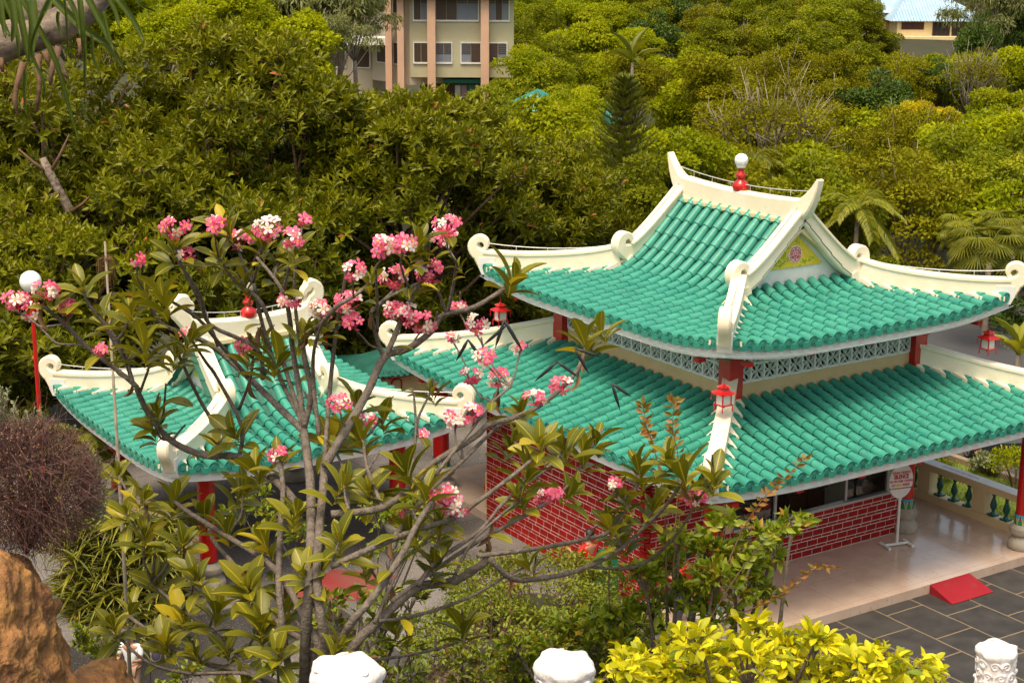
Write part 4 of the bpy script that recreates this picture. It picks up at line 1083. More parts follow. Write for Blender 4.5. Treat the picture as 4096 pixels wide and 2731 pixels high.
DESC = dict(bright='bright green bushy tree', brightb='bright green layered tree', olive='olive brown-tinged tree', oliveb='tall olive green tree', dark='dark green dense tree', mid='mid green rounded tree', midb='mid green spreading tree', yellow='golden yellow tree', euca='pale drooping eucalyptus-like tree', bare='half bare tree with twiggy branches')
LMK = [('the apartment building', 1650, 330, 1), ('the blue-roofed house', 3720, 130, 1), ('the teal hut roofs', 2230, 430, 0), ('the banana plant', 2520, 230, 0), ('the tall conifer', 2500, 560, 0), ('the golden tree', 3690, 520, 0), ('the white lamp globe on the roof', 2990, 700, 0), ('the left horn of the ridge', 2720, 640, 0), ('the right horn of the ridge', 3290, 745, 0), ('the right eave curl', 4030, 1080, 0), ('the left eave curl', 1930, 980, 0), ('the half bare tree', 3100, 560, 0), ('the fan palm', 3950, 1000, 0)]
FOR = []
def where(px, py):
    best = sorted(LMK, key=lambda q: math.hypot(q[1]-px, (q[2]-py)*1.3))[0]; dx, dy = px-best[1], py-best[2]
    if px > 4096: rel = 'at the right margin beyond'
    elif px < 0: rel = 'at the left margin beyond'
    elif abs(dx) > abs(dy)*1.2: rel = ('far ' if abs(dx) > 330 else '')+('right of' if dx > 0 else 'left of')
    else: rel = ('well ' if abs(dy) > 230 else '')+('above' if dy < 0 else 'below')
    return rel+' '+best[0]
def place(kind, px, py, dep, s=1., sz=1., label=None, cat='tree', grp='trees of the wooded hillside'):
    src = PROTO[kind]; p = at(px, py, dep); tz = terrain(p[0], p[1])
    t = copy_tree(src, kids=src_kids(src)); t.name = 'tree'; t.rotation_euler = (0, 0, random.uniform(0, 6.28)); t.scale = (s, s, s*sz)
    H = spec[kind]['H']*s*sz; t.location = (p[0], p[1], p[2]-H)
    tag(t, label, cat, grp); FOR.append((t, kind, px, py, label)); return t
_kc = {}
def src_kids(o):
    if o.name not in _kc: _kc[o.name] = [c for c in bpy.data.objects if c.parent == o]
    return _kc[o.name]
def depth_at(py): return float(np.interp(py, [-150, 0, 200, 400, 600, 800, 1000, 1250, 1500], [235, 195, 152, 122, 102, 82, 66, 56, 50]))

pr = random.Random(21)
zones = [  # rough zones of the photograph: x range, y range, kinds
 (2060, 2420, -60, 420, ['bright', 'brightb', 'bright', 'mid']), (2420, 2900, -60, 250, ['bright', 'mid', 'brightb', 'olive', 'dark']),
 (2900, 3500, -60, 260, ['mid', 'bright', 'midb', 'olive']), (2420, 2900, 250, 520, ['bright', 'midb', 'oliveb', 'brightb']), (2900, 3400, 260, 520, ['oliveb', 'mid', 'olive', 'midb']),
 (3400, 4200, 170, 480, ['mid', 'dark', 'midb', 'bright', 'olive']), (2100, 2700, 420, 800, ['bright', 'brightb', 'olive', 'mid']), (2700, 3500, 500, 1000, ['olive', 'oliveb', 'mid', 'oliveb', 'brightb']),
 (3500, 4250, 480, 1150, ['bright', 'midb', 'olive', 'mid']), (3850, 4250, 1150, 1600, ['mid', 'bright']), (1500, 2700, 800, 1150, ['mid', 'bright', 'dark'])]
rows_ = [-120, -10, 105, 225, 350, 480, 625, 790, 960]
for ri, py in enumerate(rows_):
    dep = depth_at(py); step = 3.3*FPX/dep*.92
    px = 2040+(step*.5 if ri % 2 else 0)-(40 if ri % 2 else 0)
    while px < 4300:
        x = px+pr.uniform(-.25, .25)*step; y = py+pr.uniform(-18, 18)
        kinds = ['mid', 'bright', 'olive']
        for z in zones:
            if z[0] <= x < z[1] and z[2] <= y < z[3]: kinds = z[4]
        px += step
        if 3430 < x < 3980 and y < 340: continue            # the house stands there
        if math.hypot(x-3690, (y-520)*1.2) < 170 or math.hypot(x-3620, y-850) < 190 or math.hypot(x-3920, y-620) < 150 or (abs(x-2500) < 200 and y > 460): continue
        if math.hypot(x-3080, (y-560)) < 120 or math.hypot(x-2260, y-430) < 110: continue
        place(pr.choice(kinds), x, y, dep*pr.uniform(.97, 1.03), pr.uniform(.85, 1.15))
# trees picked out one by one
place('yellow', 3660, 520, 97, .62, 1.2, 'golden yellow tree glowing in the middle of the right hillside')
place('yellow', 3770, 500, 99, .42, 1.1, 'smaller brilliant yellow crown behind the golden tree, right hillside')
place('olive', 3620, 860, 72, 1.08, .95, 'round olive gold tree right of the coconut palm on the slope')
place('bright', 3930, 640, 84, 1.1, .9, 'fresh green tree right of the golden yellow tree')
place('midb', 4010, 820, 72, 1.0, .8, 'layered green tree at the right edge above the fan palm')
place('olive', 3600, 640, 90, 1.0, 1., 'olive gold tree directly below the golden yellow tree')
place('oliveb', 3760, 640, 92, .9, 1., 'gold-tinged olive tree below right of the golden yellow tree')
place('bare', 3100, 520, 86, 1.15, 1., 'half bare twiggy tree behind the white roof lamp')
place('oliveb', 2880, 420, 105, 1.0, 1., 'dark olive tree above the left horn of the ridge')
place('bright', 2640, 720, 66, .85, 1.0, 'rounded yellow-green tree between the conifer and the left ridge horn')
place('brightb', 2840, 740, 70, .7, .9, 'small fresh green tree just behind the left ridge horn')
place('euca', 3960, 60, 140, 1.25, 1.2, 'tall pale drooping tree at the top right corner')
place('euca', 3930, 20, 150, .8, 1.2, 'pale drooping tree right beside the blue-roofed house')
place('dark', 3910, 220, 132, .62, 1.5, 'very dark green tree standing before the right end of the blue-roofed house')
place('bright', 2300, 470, 90, .6, 1., 'feathery green crown covering the teal roofs left of the conifer')
place('dark', 3740, 330, 128, .6, .9, 'small dark tree just below the blue-roofed house')
place('dark', 4080, 120, 145, .9, 1.2, 'dark tree at the right edge under the pale drooping trees')
for x_, y_, d_, s_, k_, l_ in ((3480, 330, 150, 1., 'mid', 'green crown below the left end of the blue-roofed house'), (3600, 350, 148, .85, 'olive', 'olive crown directly below the balcony of the blue-roofed house'), (3700, 400, 135, .9, 'bright', 'bright crown below the middle of the blue-roofed house'), (3830, 380, 138, .9, 'mid', 'green crown below the right windows of the blue-roofed house'), (3520, 210, 170, .8, 'mid', 'green crown touching the left corner of the blue roof'), (3430, 60, 190, .9, 'olive', 'small olive crown left of the side roof of the blue-roofed house'), (3930, 360, 136, .9, 'dark', 'dark crown below the pale drooping trees at top right')):
    place(k_, x_, y_, d_, s_, 1., l_)
place('mid', 3280, 140, 160, 1.2, .9, 'broad vine-hung tree left of the blue-roofed house')
place('bare', 3880, 320, 118, .8, 1.2, 'thin half bare tree with pale trunk below the blue-roofed house')
# trees around the building on the left
for px, py, dep, k, s, lb in ((1250, 90, 88, 'euca', 1.3, 'feathery yellow-green tree hanging before the apartment building'), (1080, 60, 92, 'brightb', 1.0, 'light green feathery tree left of the apartment building front'), (1420, 60, 90, 'euca', .8, 'small feathery branches in front of the pink pillars'),
    (1150, 230, 78, 'brightb', .8, 'bright feathery tree before the shaded wing windows'), (900, 90, 84, 'bright', 1.0, 'yellow-green tree over the lattice gate'), (1010, -20, 96, 'mid', 1.2, 'leafy tree at the top edge left of the building wing'), (1340, 200, 80, 'euca', .6, 'feathery branches right in front of the porch canopy'), (640, -20, 100, 'mid', 1.2, 'leafy tree at the top edge by the pale column'), (330, 20, 90, 'bright', 1.1, 'light green tree behind the long strap leaves'),
    (760, 30, 110, 'mid', 1.1, 'green tree behind the pale terrace at the top left'), (560, 60, 100, 'bright', 1.0, 'yellow-green shrubby tree under the palm blades'), (420, 120, 92, 'bright', .9, 'light green tree behind the strap leaves at the top left'), (250, 60, 96, 'mid', 1.0, 'green tree half hidden by the strap-leaved trunk'), (80, 100, 96, 'mid', 1.1, 'green tree in the top left corner'),
    (660, 170, 80, 'bright', .7, 'bright hedge-like tree by the stone wall'), (2150, 330, 112, 'bright', .9, 'feathery green tree between the building and the teal huts'), (2180, 620, 72, 'brightb', .9, 'bright palm-leaved tree above the dark rubber tree on the right'), (2330, 700, 66, 'bright', .75, 'bright leafy shrub at the foot of the conifer'), (1980, 600, 78, 'mid', .8, 'green tree right of the last pink pillar'),
    (2290, 880, 60, 'brightb', .8, 'bright green bush behind the left eave of the upper roof'), (2480, 900, 58, 'mid', .7, 'green bush seen over the left hip of the upper roof')):
    place(k, px, py, dep, s, 1., lb)
# trees beyond the driveway on the right
for px, py, dep, k, s, lb in ((3790, 1280, 62, 'midb', .55, 'flat-topped green tree seen between the two roofs at right'), (4060, 1400, 60, 'dark', .55, 'dark green conifer-like shrub at the right edge below the lantern'), (3560, 1230, 66, 'mid', .6, 'leafy tree right behind the upper red pillar'), (3960, 1480, 58, 'bright', .4, 'fresh green bush below the right lantern'), (4090, 1240, 72, 'bright', .35, 'light green bush beside the road')):
    place(k, px, py, dep, s, 1., lb)
# labels for the row trees
used = {}
auto = [q for q in FOR if q[4] is None]
groups_ = {}
for q in auto: groups_.setdefault((DESC[q[1]], where(q[2], q[3])), []).append(q)
ORD = ['first', 'second', 'third', 'fourth', 'fifth', 'sixth', 'seventh', 'eighth', 'ninth', 'tenth', 'eleventh', 'twelfth']
for (ds, wh), qs in groups_.items():
    qs.sort(key=lambda q: q[2])
    for i, q in enumerate(qs):
        q[0]['label'] = ds+' '+wh if len(qs) == 1 else '%s, %s of such %s' % (ds, ORD[min(i, 11)], wh)
for k, src in PROTO.items():
    for c in src_kids(src): bpy.data.objects.remove(c)
    bpy.data.objects.remove(src)

# ------------------------------------------------------------------ conifer, palms, banana
def conifer(px, py_base, py_top, dep, label):
    b = at(px, py_base, dep); top = at(px, py_top, dep); H = top[2]-b[2]; t = thing('conifer', label, 'conifer', (b[0], b[1], b[2]))
    mb = MB(); mb.tube([(0, 0, -2), (0, 0, H*.5), (0, 0, H)], [.14, .09, .02], 8)
    P = []; A = []; N = []
    g = np.random.default_rng(3); lv = 0; z = .1
    while z < H-.1:
        f = z/H; R = (.3+2.4*(1-f)**.75)*(H/7.2); nb = 7
        for k in range(nb):
            a = 2*PI*k/nb+lv*1.3+g.uniform(-.15, .15); d = np.array([math.cos(a), math.sin(a), .0]); pts = []
            for j in range(9): u = j/8; pts.append(np.array([0, 0, z])+d*R*u+np.array([0, 0, R*(.10*u+.38*u*u)]))
            mb.tube([tuple(q) for q in pts[:6]], [.03, .028, .024, .02, .015, .01], 4)
            for j in range(1, 9):
                for m in range(10):
                    q = pts[j-1]+(pts[j]-pts[j-1])*g.random(); sd = np.cross(d, [0, 0, 1])*(1 if m % 2 else -1)
                    P.append(q); A.append(d*.55+sd*g.uniform(.2, .7)+np.array([0, 0, .75+g.uniform(-.2, .3)])); N.append(d+g.normal(size=3)*.3)
        z += .50*(H/7.2)*(1.15-.4*f); lv += 1
    mb.build('trunk', 'bark_brown', t); P = np.array(P); n = len(P)
    leaves('crown', P, np.array(A), np.array(N), g.uniform(.2, .36, n), .03, 'diamond', 'lf_conifer', t)
conifer(2490, 780, 300, 60, 'tall dark Norfolk pine shaped conifer with tiers of upcurved branches')

def palm(px, py, dep, label, R=1.6, n=13, fan=False, H=4., cat='palm', lm='lf_palm', name='palm'):
    c = at(px, py, dep); tz = min(terrain(c[0], c[1]), c[2]-1); t = thing(name, label, cat, (c[0], c[1], tz)); h = c[2]-tz
    mb = MB(); mb.tube([(0, 0, -.3), (.05, 0, h*.5), (0, 0, h)], [.13, .1, .09], 8); mb.build('trunk', 'bark_pale', t, smooth=True)
    g = np.random.default_rng(int(px)); P = []; A = []; N = []; L = []; mb = MB()
    for k in range(n):
        a = 2.4*k+g.uniform(-.2, .2); el = 1.25-1.7*k/n; d = np.array([math.cos(a), math.sin(a), 0]); pts = []
        for j in range(10):
            u = j/9; pts.append(np.array([0, 0, h])+d*R*u*math.cos(el*.6)+np.array([0, 0, R*(math.sin(el)*u-.75*u*u)]))
        if not fan:
            mb.tube([tuple(q) for q in pts], [.025]*3+[.018]*3+[.01]*4, 4); sd = np.cross(d, [0, 0, 1])
            for j in range(1, 10):
                for m in range(5):
                    q = pts[j-1]+(pts[j]-pts[j-1])*(m/5); tg = pts[j]-pts[j-1]; tg /= np.linalg.norm(tg)
                    for s in (-1, 1): P.append(q); A.append(tg*.6+sd*s*.8+np.array([0, 0, -.25-.2*g.random()])); N.append(np.array([0, 0, 1.])+g.normal(size=3)*.1); L.append(R*.3*(1-.5*abs(j/9-.4)))
        else:
            mb.tube([(0, 0, h), tuple(pts[3]), tuple(pts[5])], [.02, .015, .012], 4); c0 = pts[5]; tg = pts[6]-pts[5]; tg /= np.linalg.norm(tg); sd = np.cross(d, [0, 0, 1])
            for m in range(22):
                b = -1.9+3.8*m/21; P.append(c0); A.append(tg*math.cos(b)+sd*math.sin(b)+np.array([0, 0, -.15])); N.append(np.cross(sd, tg)+g.normal(size=3)*.1); L.append(R*.48)
    mb.build('leaf_stalks', lm, t); P = np.array(P); L = np.array(L)
    leaves('fronds', P, np.array(A), np.array(N), L, .06 if not fan else .055, 'fold', lm, t)
palm(2990, 660, 74, 'coconut palm with yellowing fronds right behind the roof lamp', R=2.2, n=15)
palm(3430, 830, 66, 'coconut palm standing left of the round olive gold tree', R=2.0, n=12)
palm(3960, 980, 56, 'fan palm with pointed leaves above the right eave curl', R=1.7, n=20, fan=True)
palm(4060, 900, 60, 'fan palm at the right edge behind the other fan palm', R=1.6, n=18, fan=True)
palm(3870, 900, 62, 'smaller fan palm left of the other fan palms', R=1.3, n=15, fan=True)
palm(3680, 450, 110, 'little palm among the trees above the golden yellow tree', R=1.6, n=11)
palm(330, 1760, 38, 'low green areca palm beside the left corner of the gate roof', R=1.3, n=14)
palm(2190, 620, 70, 'bright palm-like plant above the dark rubber trees, left of the conifer', R=1.3, n=14, lm='lf_bright')

def broadleaf(px, py, dep, label, L=1.6, n=9, name='banana_plant', cat='banana plant', lm='lf_palm'):
    c = at(px, py, dep); h = 1.8*L/1.6; t = thing(name, label, cat, (c[0], c[1], c[2]-h)); mb = MB(); mb.tube([(0, 0, -1), (0, 0, h*.5), (0, 0, h)], [.14, .11, .08], 8); mb.build('trunk', 'bark_pale', t, smooth=True)
    g = np.random.default_rng(5); a = np.arange(n)*2.4; el = np.linspace(1.35, .35, n)
    A = np.stack([np.cos(a)*np.cos(el), np.sin(a)*np.cos(el), np.sin(el)], 1); N = np.stack([-np.cos(a)*np.sin(el), -np.sin(a)*np.sin(el), np.cos(el)], 1)
    leaves('leaves', np.tile([[0, 0, h]], (n, 1)).astype(float), A, N, L*g.uniform(.8, 1.1, n), L*.2, 'big', lm, t, bend=1.6)
broadleaf(2530, 250, 100, 'banana plant with long ragged upright leaves on the slope', L=2.1, n=8)
broadleaf(4075, 1420, 50, 'young banana plant at the right edge near the road', L=1.3)

# ------------------------------------------------------------------ apartment building
def frame_at(px, py, dep, yaw_off=0.):
    p = at(px, py, dep); return p
def box_rot(mb, o, ex, ey, x0, x1, y0, y1, z0, z1):
    P = [o+ex*x+ey*y+np.array([0, 0, z]) for z in (z0, z1) for x, y in ((x0, y0), (x1, y0), (x1, y1), (x0, y1))]
    mb.add(P, [(0, 3, 2, 1), (4, 5, 6, 7), (0, 1, 5, 4), (1, 2, 6, 5), (2, 3, 7, 6), (3, 0, 4, 7)])
AB = 115.; o = at(1640, 250, AB); sc_ = AB/FPX
AP = thing('apartment_building', 'sage green apartment building on pink pillars above the trees', 'building', tuple(o)); O0 = np.zeros(3)
ex = LT.copy(); ey = HZ.copy()
def X(px): return (px-1640)*sc_
def Zp(py): return -(py-250)*sc_/math.cos(0.07)
mb = MB(); box_rot(mb, O0, ex, ey, 0, X(2055), 0, 9, Zp(309), Zp(-120)); mb.build('front_wall', 'wall_sage', AP)
mb = MB(); e2 = (ex*-.72+ey*.69); n2 = (ey*.72+ex*.69)
P = [O0, e2*4.2]; 
def quadbox(mb, a, b, th, z0, z1):
    a = np.array(a); b = np.array(b); d = (b-a)/np.linalg.norm(b-a); n_ = np.array([-d[1], d[0], 0])
    if n_@HZ < 0: n_ = -n_
    box_rot(mb, a, d, n_, 0, np.linalg.norm(b-a), 0, th, z0, z1)
W1 = ex*X(1470)+ey*4.; W2 = ex*X(900)+ey*6.; W3 = ex*X(640)+ey*1.
mb = MB(); quadbox(mb, W1, O0, 5, Zp(340), Zp(-120)); mb.build('angled_wall', 'wall_far', AP)
mb = MB(); quadbox(mb, W2, W1, 5, Zp(420), Zp(-120)); mb.build('wing_wall', 'wall_far', AP)
mb = MB(); box_rot(mb, O0, ex, ey, X(1560), X(2090), -1.2, 9, Zp(-6), Zp(-12)-.1); mb.build('eave_slab', 'roof_white', AP)
mb = MB(); box_rot(mb, O0, ex, ey, X(1250), X(1560), 1.5, 6, Zp(4), Zp(-4)); mb.build('eave_slab', 'roof_white', AP)
mb = MB(); box_rot(mb, O0, ex, ey, X(1380), X(1550), .8, 4, Zp(186), Zp(158)); mb.build('porch_canopy', 'roof_white', AP)
for px in (1728, 1940): 
    mb = MB(); box_rot(mb, O0, ex, ey, X(px-16), X(px+16), -.75, -.05, Zp(620), Zp(-100)); mb.build('pillar', 'pillar_pink', AP)
for px, yy in ((1605, .6), (1552, 1.8)): mb = MB(); box_rot(mb, O0, ex, ey, X(px-13), X(px+13), yy-1.2, yy-.4, Zp(640), Zp(-100)); mb.build('pillar', 'pillar_pink', AP)
mb = MB(); box_rot(mb, O0, ex, ey, X(1965), X(1988), 2.5, 3.1, Zp(600), Zp(309)); mb.build('pillar', 'pillar_pink', AP)
def bwin(x0, x1, y0, y1, cols_, orange=()):
    mb = MB(); fx = .07; Y0 = -.10
    xa, xb, za, zb = X(x0), X(x1), Zp(y1), Zp(y0)
    box_rot(mb, O0, ex, ey, xa-fx, xb+fx, Y0, -.01, za-fx*1.6, za); box_rot(mb, O0, ex, ey, xa-fx, xb+fx, Y0, -.01, zb, zb+fx); box_rot(mb, O0, ex, ey, xa-fx, xa, Y0, -.011, za, zb); box_rot(mb, O0, ex, ey, xb, xb+fx, Y0, -.011, za, zb)
    w = mb.build('window', 'white_paint', AP)
    for k in range(cols_):
        a, b = xa+(xb-xa)*k/cols_, xa+(xb-xa)*(k+1)/cols_
        mb = MB(); box_rot(mb, O0, ex, ey, a+.02, b-.02, -.05, -.015, za, zb); mb.build('pane', 'pane_blue' if k in orange else 'shutter_brown', w)
        if k not in orange or True:
            mb = MB(); nz = int((zb-za)/.14)
            h0 = 0 if k not in orange else nz//2*0+nz//2
            for j in range(h0, nz): box_rot(mb, O0, ex, ey, a+.03, b-.03, -.075, -.06, za+.14*j+.02, za+.14*j+.1)
            mb.build('louvres', 'shutter_brown', w)
bwin(1657, 1712, -60, 83, 2, (1,)); bwin(1745, 1912, -60, 83, 4, (2, 3)); bwin(1956, 2034, -60, 83, 3, (0, 2))
bwin(1657, 1712, 174, 249, 2); bwin(1744, 1806, 174, 249, 2, (0, 1)); bwin(1846, 1922, 174, 249, 2, (0,)); bwin(1957, 2026, 174, 249, 2, (1,))
def bwin2(A_, B_, f0, f1, y0, y1, matn='shutter_brown'):
    mb = MB(); d = (B_-A_); q0 = A_+d*f0; q1 = A_+d*f1; d = d/np.linalg.norm(d); n_ = np.array([-d[1], d[0], 0])
    if n_@HZ > 0: n_ = -n_
    L = np.linalg.norm(q1-q0); box_rot(mb, q0, d, n_, 0, L, .02, .1, Zp(y1)-.08, Zp(y1)); box_rot(mb, q0, d, n_, 0, L, .02, .1, Zp(y0), Zp(y0)+.08); box_rot(mb, q0, d, n_, -.08, 0, .02, .101, Zp(y1)-.08, Zp(y0)+.08); box_rot(mb, q0, d, n_, L, L+.08, .02, .101, Zp(y1)-.08, Zp(y0)+.08)
    w = mb.build('window', 'white_paint', AP); mb = MB(); box_rot(mb, q0, d, n_, .01, L-.01, .01, .05, Zp(y1), Zp(y0)); mb.build('pane', matn, w)
    mb = MB(); nz = int((Zp(y0)-Zp(y1))/.14)
    for j in range(nz): box_rot(mb, q0, d, n_, .02, L-.02, .055, .075, Zp(y1)+.14*j, Zp(y1)+.14*j+.07)
    mb.build('louvres', 'shutter_brown', w)
for a, b in ((.15, .4), (.6, .85)): bwin2(W1, O0, a, b, -50, 60); bwin2(W1, O0, a, b, 180, 262)
for a, b in ((.05, .2), (.32, .5), (.66, .8), (.86, .98)): bwin2(W2, W1, a, b, -30, 80); bwin2(W2, W1, a, b, 205, 290)
# dark undercroft with washing
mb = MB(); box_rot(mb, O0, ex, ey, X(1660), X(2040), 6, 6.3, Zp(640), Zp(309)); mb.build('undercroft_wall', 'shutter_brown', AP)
mb = MB(); box_rot(mb, O0, ex, ey, X(1560), X(2040), .5, 6, Zp(640)-.3, Zp(600)-1.2); mb.build('undercroft_floor', 'wall_far', AP)
t = thing('awning', 'teal canvas awning between the pink pillars under the apartment building', 'awning', tuple(o+ex*X(1845)+ey*1.0+np.array([0, 0, Zp(322)]))); mb = MB(); box_rot(mb, O0, ex, ey, -1.3, 2.4, 0, 2.2, -.25, .0); mb.build('canvas', 'roof_teal', t)
for i, (dx, m_, nm) in enumerate(((-.5, 'shirt_white', 'pale'), (-.05, 'cloth_mix', 'mixed coloured'), (.45, 'roof_teal', 'teal'), (.9, 'white_paint', 'white'))):
    t = thing('hanging_laundry', nm+' laundry hanging in the shade under the apartment building', 'laundry', tuple(o+ex*(X(1845)+dx)+ey*1.8+np.array([0, 0, Zp(350)])), group='washing on a line'); mb = MB(); box_rot(mb, O0, ex, ey, 0, .38, 0, .06, -1.0+.1*i, 0); mb.build('cloth', m_, t)
# pale terrace tower at the far left of it
t = thing('stair_tower', 'pale tiled column of the building wing at the top left', 'tower', tuple(at(735, 60, 108))); mb = MB(); box_rot(mb, O0, ex, ey, -.3, .3, 0, .8, -6, 3.5); mb.build('column', 'ridge_cream', t); mb = MB(); box_rot(mb, O0, ex, ey, -1.4, .35, -.3, 1.5, .95, 1.3); mb.build('slab', 'roof_white', t)
t = thing('stone_wall', 'rough pale stone wall showing through the trees at the top left', 'wall', tuple(at(655, 250, 96))); mb = MB(); box_rot(mb, O0, ex, ey, -.7, .7, 0, .6, -3, 1.3); mb.build('masonry', 'stone_grey', t)
t = thing('lattice_gate', 'white lattice gate below the wing of the apartment building', 'gate', tuple(at(865, 232, 98))); mb = MB(); 
for k in range(7): mb.obox(ex*(-1.0+.3*k)+np.array([0, 0, -.6]), ex*(-.7+.3*k)+np.array([0, 0, .5]), .04, .05)
for z in (-.62, .55): box_rot(mb, O0, ex, ey, -1.05, 1.2, -.03, .03, z, z+.08)
mb.build('lattice', 'roof_white', t)

# ------------------------------------------------------------------ teal huts
def hut(px, py, dep, w, d, h, label, rz=.3, roofm='roof_teal'):
    p = at(px, py, dep); t = thing('tin_roof_hut', label, 'hut', (p[0], p[1], p[2]-h), rz); mb = MB(); mb.box((0, 0, h*.4-1), (w*.85, d*.85, h*.8+.4)); mb.build('wall', 'wall_far', t)
    mb = MB(); mb.add([(-w/2, -d/2, h-.45), (w/2, -d/2, h-.45), (w/2, d/2, h-.45), (-w/2, d/2, h-.45), (-w/3, 0, h+.5), (w/3, 0, h+.5)], [(0, 1, 5, 4), (1, 2, 5), (2, 3, 4, 5), (3, 0, 4), (3, 2, 1, 0)]); rf_ = mb.build('roof', roofm, t)
    mb = MB()
    for k in range(14): x = -w/2+w*(k+.5)/14; xx = max(-w/3, min(w/3, x)); mb.tube([(x, -d/2-.02, h-.43), (xx, 0, h+.51)], .025, 4)
    mb.build('roof_rib', roofm, rf_)
hut(2140, 400, 98, 4.2, 3.8, 2.6, 'teal tin-roofed hut right of the apartment building', rz=.9)
hut(2290, 425, 102, 3., 3., 2.6, 'teal and white roofed hut behind the feathery tree', rz=.4)
hut(2385, 455, 92, 2.6, 2.5, 2.4, 'small teal roof just left of the conifer', rz=.2)
# white picket fence
t = thing('picket_fence', 'white picket fence below the teal huts', 'fence', tuple(at(2130, 545, 88))); mb = MB()
for k in range(26): box_rot(mb, O0, ex, ey, -1.2+.26*k, -1.1+.26*k, 0, .05, -.6, .45)
box_rot(mb, O0, ex, ey, -1.2, 5.5, .05, .1, .2, .28); mb.build('pickets', 'roof_white', t)

# ------------------------------------------------------------------ blue-roofed house
HD = 200.; o = at(3500, 80, HD); HS = HD/FPX
HO = thing('blue_roof_house', 'large cream house with pale blue metal hip roof on the hill at top right', 'house', tuple(o))
def hx(px): return (px-3500)*HS
def hz(py): return -(py-80)*HS
mb = MB(); box_rot(mb, O0, ex, ey, hx(3590), hx(3960), 0, 10, hz(155), hz(82)); mb.build('wall', 'cream', HO)
mb = MB(); box_rot(mb, O0, ex, ey, hx(3600), hx(3950), 1.2, 10, hz(330), hz(163)); mb.build('lower_wall', 'cream_wall', HO)
mb = MB(); box_rot(mb, O0, ex, ey, hx(3580), hx(3965), -1.5, 10, hz(163), hz(143)); mb.build('balcony_slab', 'cream', HO)
a = [ex*hx(3560)-ey*.7+np.array([0, 0, hz(84)]), ex*hx(3980)-ey*.7+np.array([0, 0, hz(84)]), ex*hx(3980)+ey*12+np.array([0, 0, hz(84)]), ex*hx(3560)+ey*12+np.array([0, 0, hz(84)])]
rdg = [ex*hx(3665)+ey*5+np.array([0, 0, hz(84)+3.0]), ex*hx(3790)+ey*5+np.array([0, 0, hz(84)+3.0])]
mb = MB(); mb.add(a+rdg, [(0, 1, 5, 4), (1, 2, 5), (2, 3, 4, 5), (3, 0, 4)]); r_ = mb.build('roof', 'roof_blue', HO)
mb = MB()
for k in range(34):
    f = (k+.5)/34; p0_ = a[0]+(a[1]-a[0])*f; xx = np.clip((p0_-rdg[0])@ex, 0, np.linalg.norm(rdg[1]-rdg[0]))
    full_ = rdg[0]+(rdg[1]-rdg[0])*(xx/np.linalg.norm(rdg[1]-rdg[0])); dx = (p0_-full_)@ex
    kf = 1 if abs(dx) < .01 else 1-min(1, abs(dx)/abs((a[0]-rdg[0])@ex)); q1 = p0_+((full_+ex*dx)-p0_)*kf
    if kf > .05: mb.tube([tuple(p0_+np.array([0, 0, .05])), tuple(q1+np.array([0, 0, .05]))], .05, 4)
mb.build('seam', 'roof_blue', r_)
b = [ex*hx(3420)+ey*4+np.array([0, 0, hz(60)]), ex*hx(3600)+ey*4+np.array([0, 0, hz(60)]), ex*hx(3600)+ey*14+np.array([0, 0, hz(60)]), ex*hx(3420)+ey*14+np.array([0, 0, hz(60)])]; rg = [ex*hx(3450)+ey*9+np.array([0, 0, hz(60)+2.2]), ex*hx(3660)+ey*9+np.array([0, 0, hz(60)+2.2])]
mb = MB(); mb.add(b+rg, [(0, 1, 5, 4), (1, 2, 5), (2, 3, 4, 5), (3, 0, 4)]); mb.build('side_roof', 'roof_blue', HO)
mb = MB(); box_rot(mb, O0, ex, ey, hx(3450), hx(3600), 4.5, 13, hz(150), hz(58)); mb.build('side_wall', 'cream_wall', HO)
for x0, x1, y0, y1, m_ in ((3608, 3695, 88, 118, 'wood_dark'), (3733, 3800, 88, 142, 'black_matte'), (3810, 3900, 88, 142, 'black_matte')):
    mb = MB(); box_rot(mb, O0, ex, ey, hx(x0), hx(x1), -.06, -.01, hz(y1), hz(y0)); w = mb.build('window', m_, HO)
    mb = MB()
    for k in range(5): xx = hx(x0)+(hx(x1)-hx(x0))*k/4; box_rot(mb, O0, ex, ey, xx-.04, xx+.04, -.12, -.07, hz(y1), hz(y0))
    mb.build('mullion', 'wood_dark', w)
for x0, x1 in ((3610, 3690), (3700, 3790), (3800, 3880)): mb = MB(); box_rot(mb, O0, ex, ey, hx(x0), hx(x1), 1.1, 1.19, hz(205), hz(168)); mb.build('window', 'wood_dark', HO)

# ------------------------------------------------------------------ road, car, garden on the right
mb = MB(); r0 = at(3990, 1120, 62); 
c = [at(3940, 1230, 62), at(4500, 1500, 56), at(4700, 1180, 80), at(4020, 1130, 84)]
zr = -1.7
c = [atz(3930, 1130, zr), atz(3990, 1420, zr), atz(4500, 1420, zr), atz(4500, 1130, zr)]
mb.prism([tuple(q) for q in c], (0, 0, -.3)); g = mb.build('road', 'asphalt'); tag(g, kind='structure')
mb = MB(); c = [atz(3900, 1110, zr+.15), atz(3960, 1205, zr+.15), atz(4300, 1120, zr+.15), atz(4300, 1075, zr+.15)]; mb.prism([tuple(q) for q in c], (0, 0, -.5)); g = mb.build('pavement', 'kerb_stone'); tag(g, kind='structure')
p = atz(4040, 1120, -1.5); t = thing('railing', 'green metal railing beside the road at the right edge', 'railing', tuple(p)); mb = MB()
for k in range(14): mb.tube([tuple(ex*(-1.5+.55*k)), tuple(ex*(-1.5+.55*k)+np.array([0, 0, 1.1]))], .04, 6)
for z in (.15, 1.05): mb.tube([tuple(ex*-1.6+np.array([0, 0, z])), tuple(ex*6+np.array([0, 0, z]))], .03, 6)
mb.build('bars', 'teal_paint', t)
cp = at(3905, 1750, 46.5)
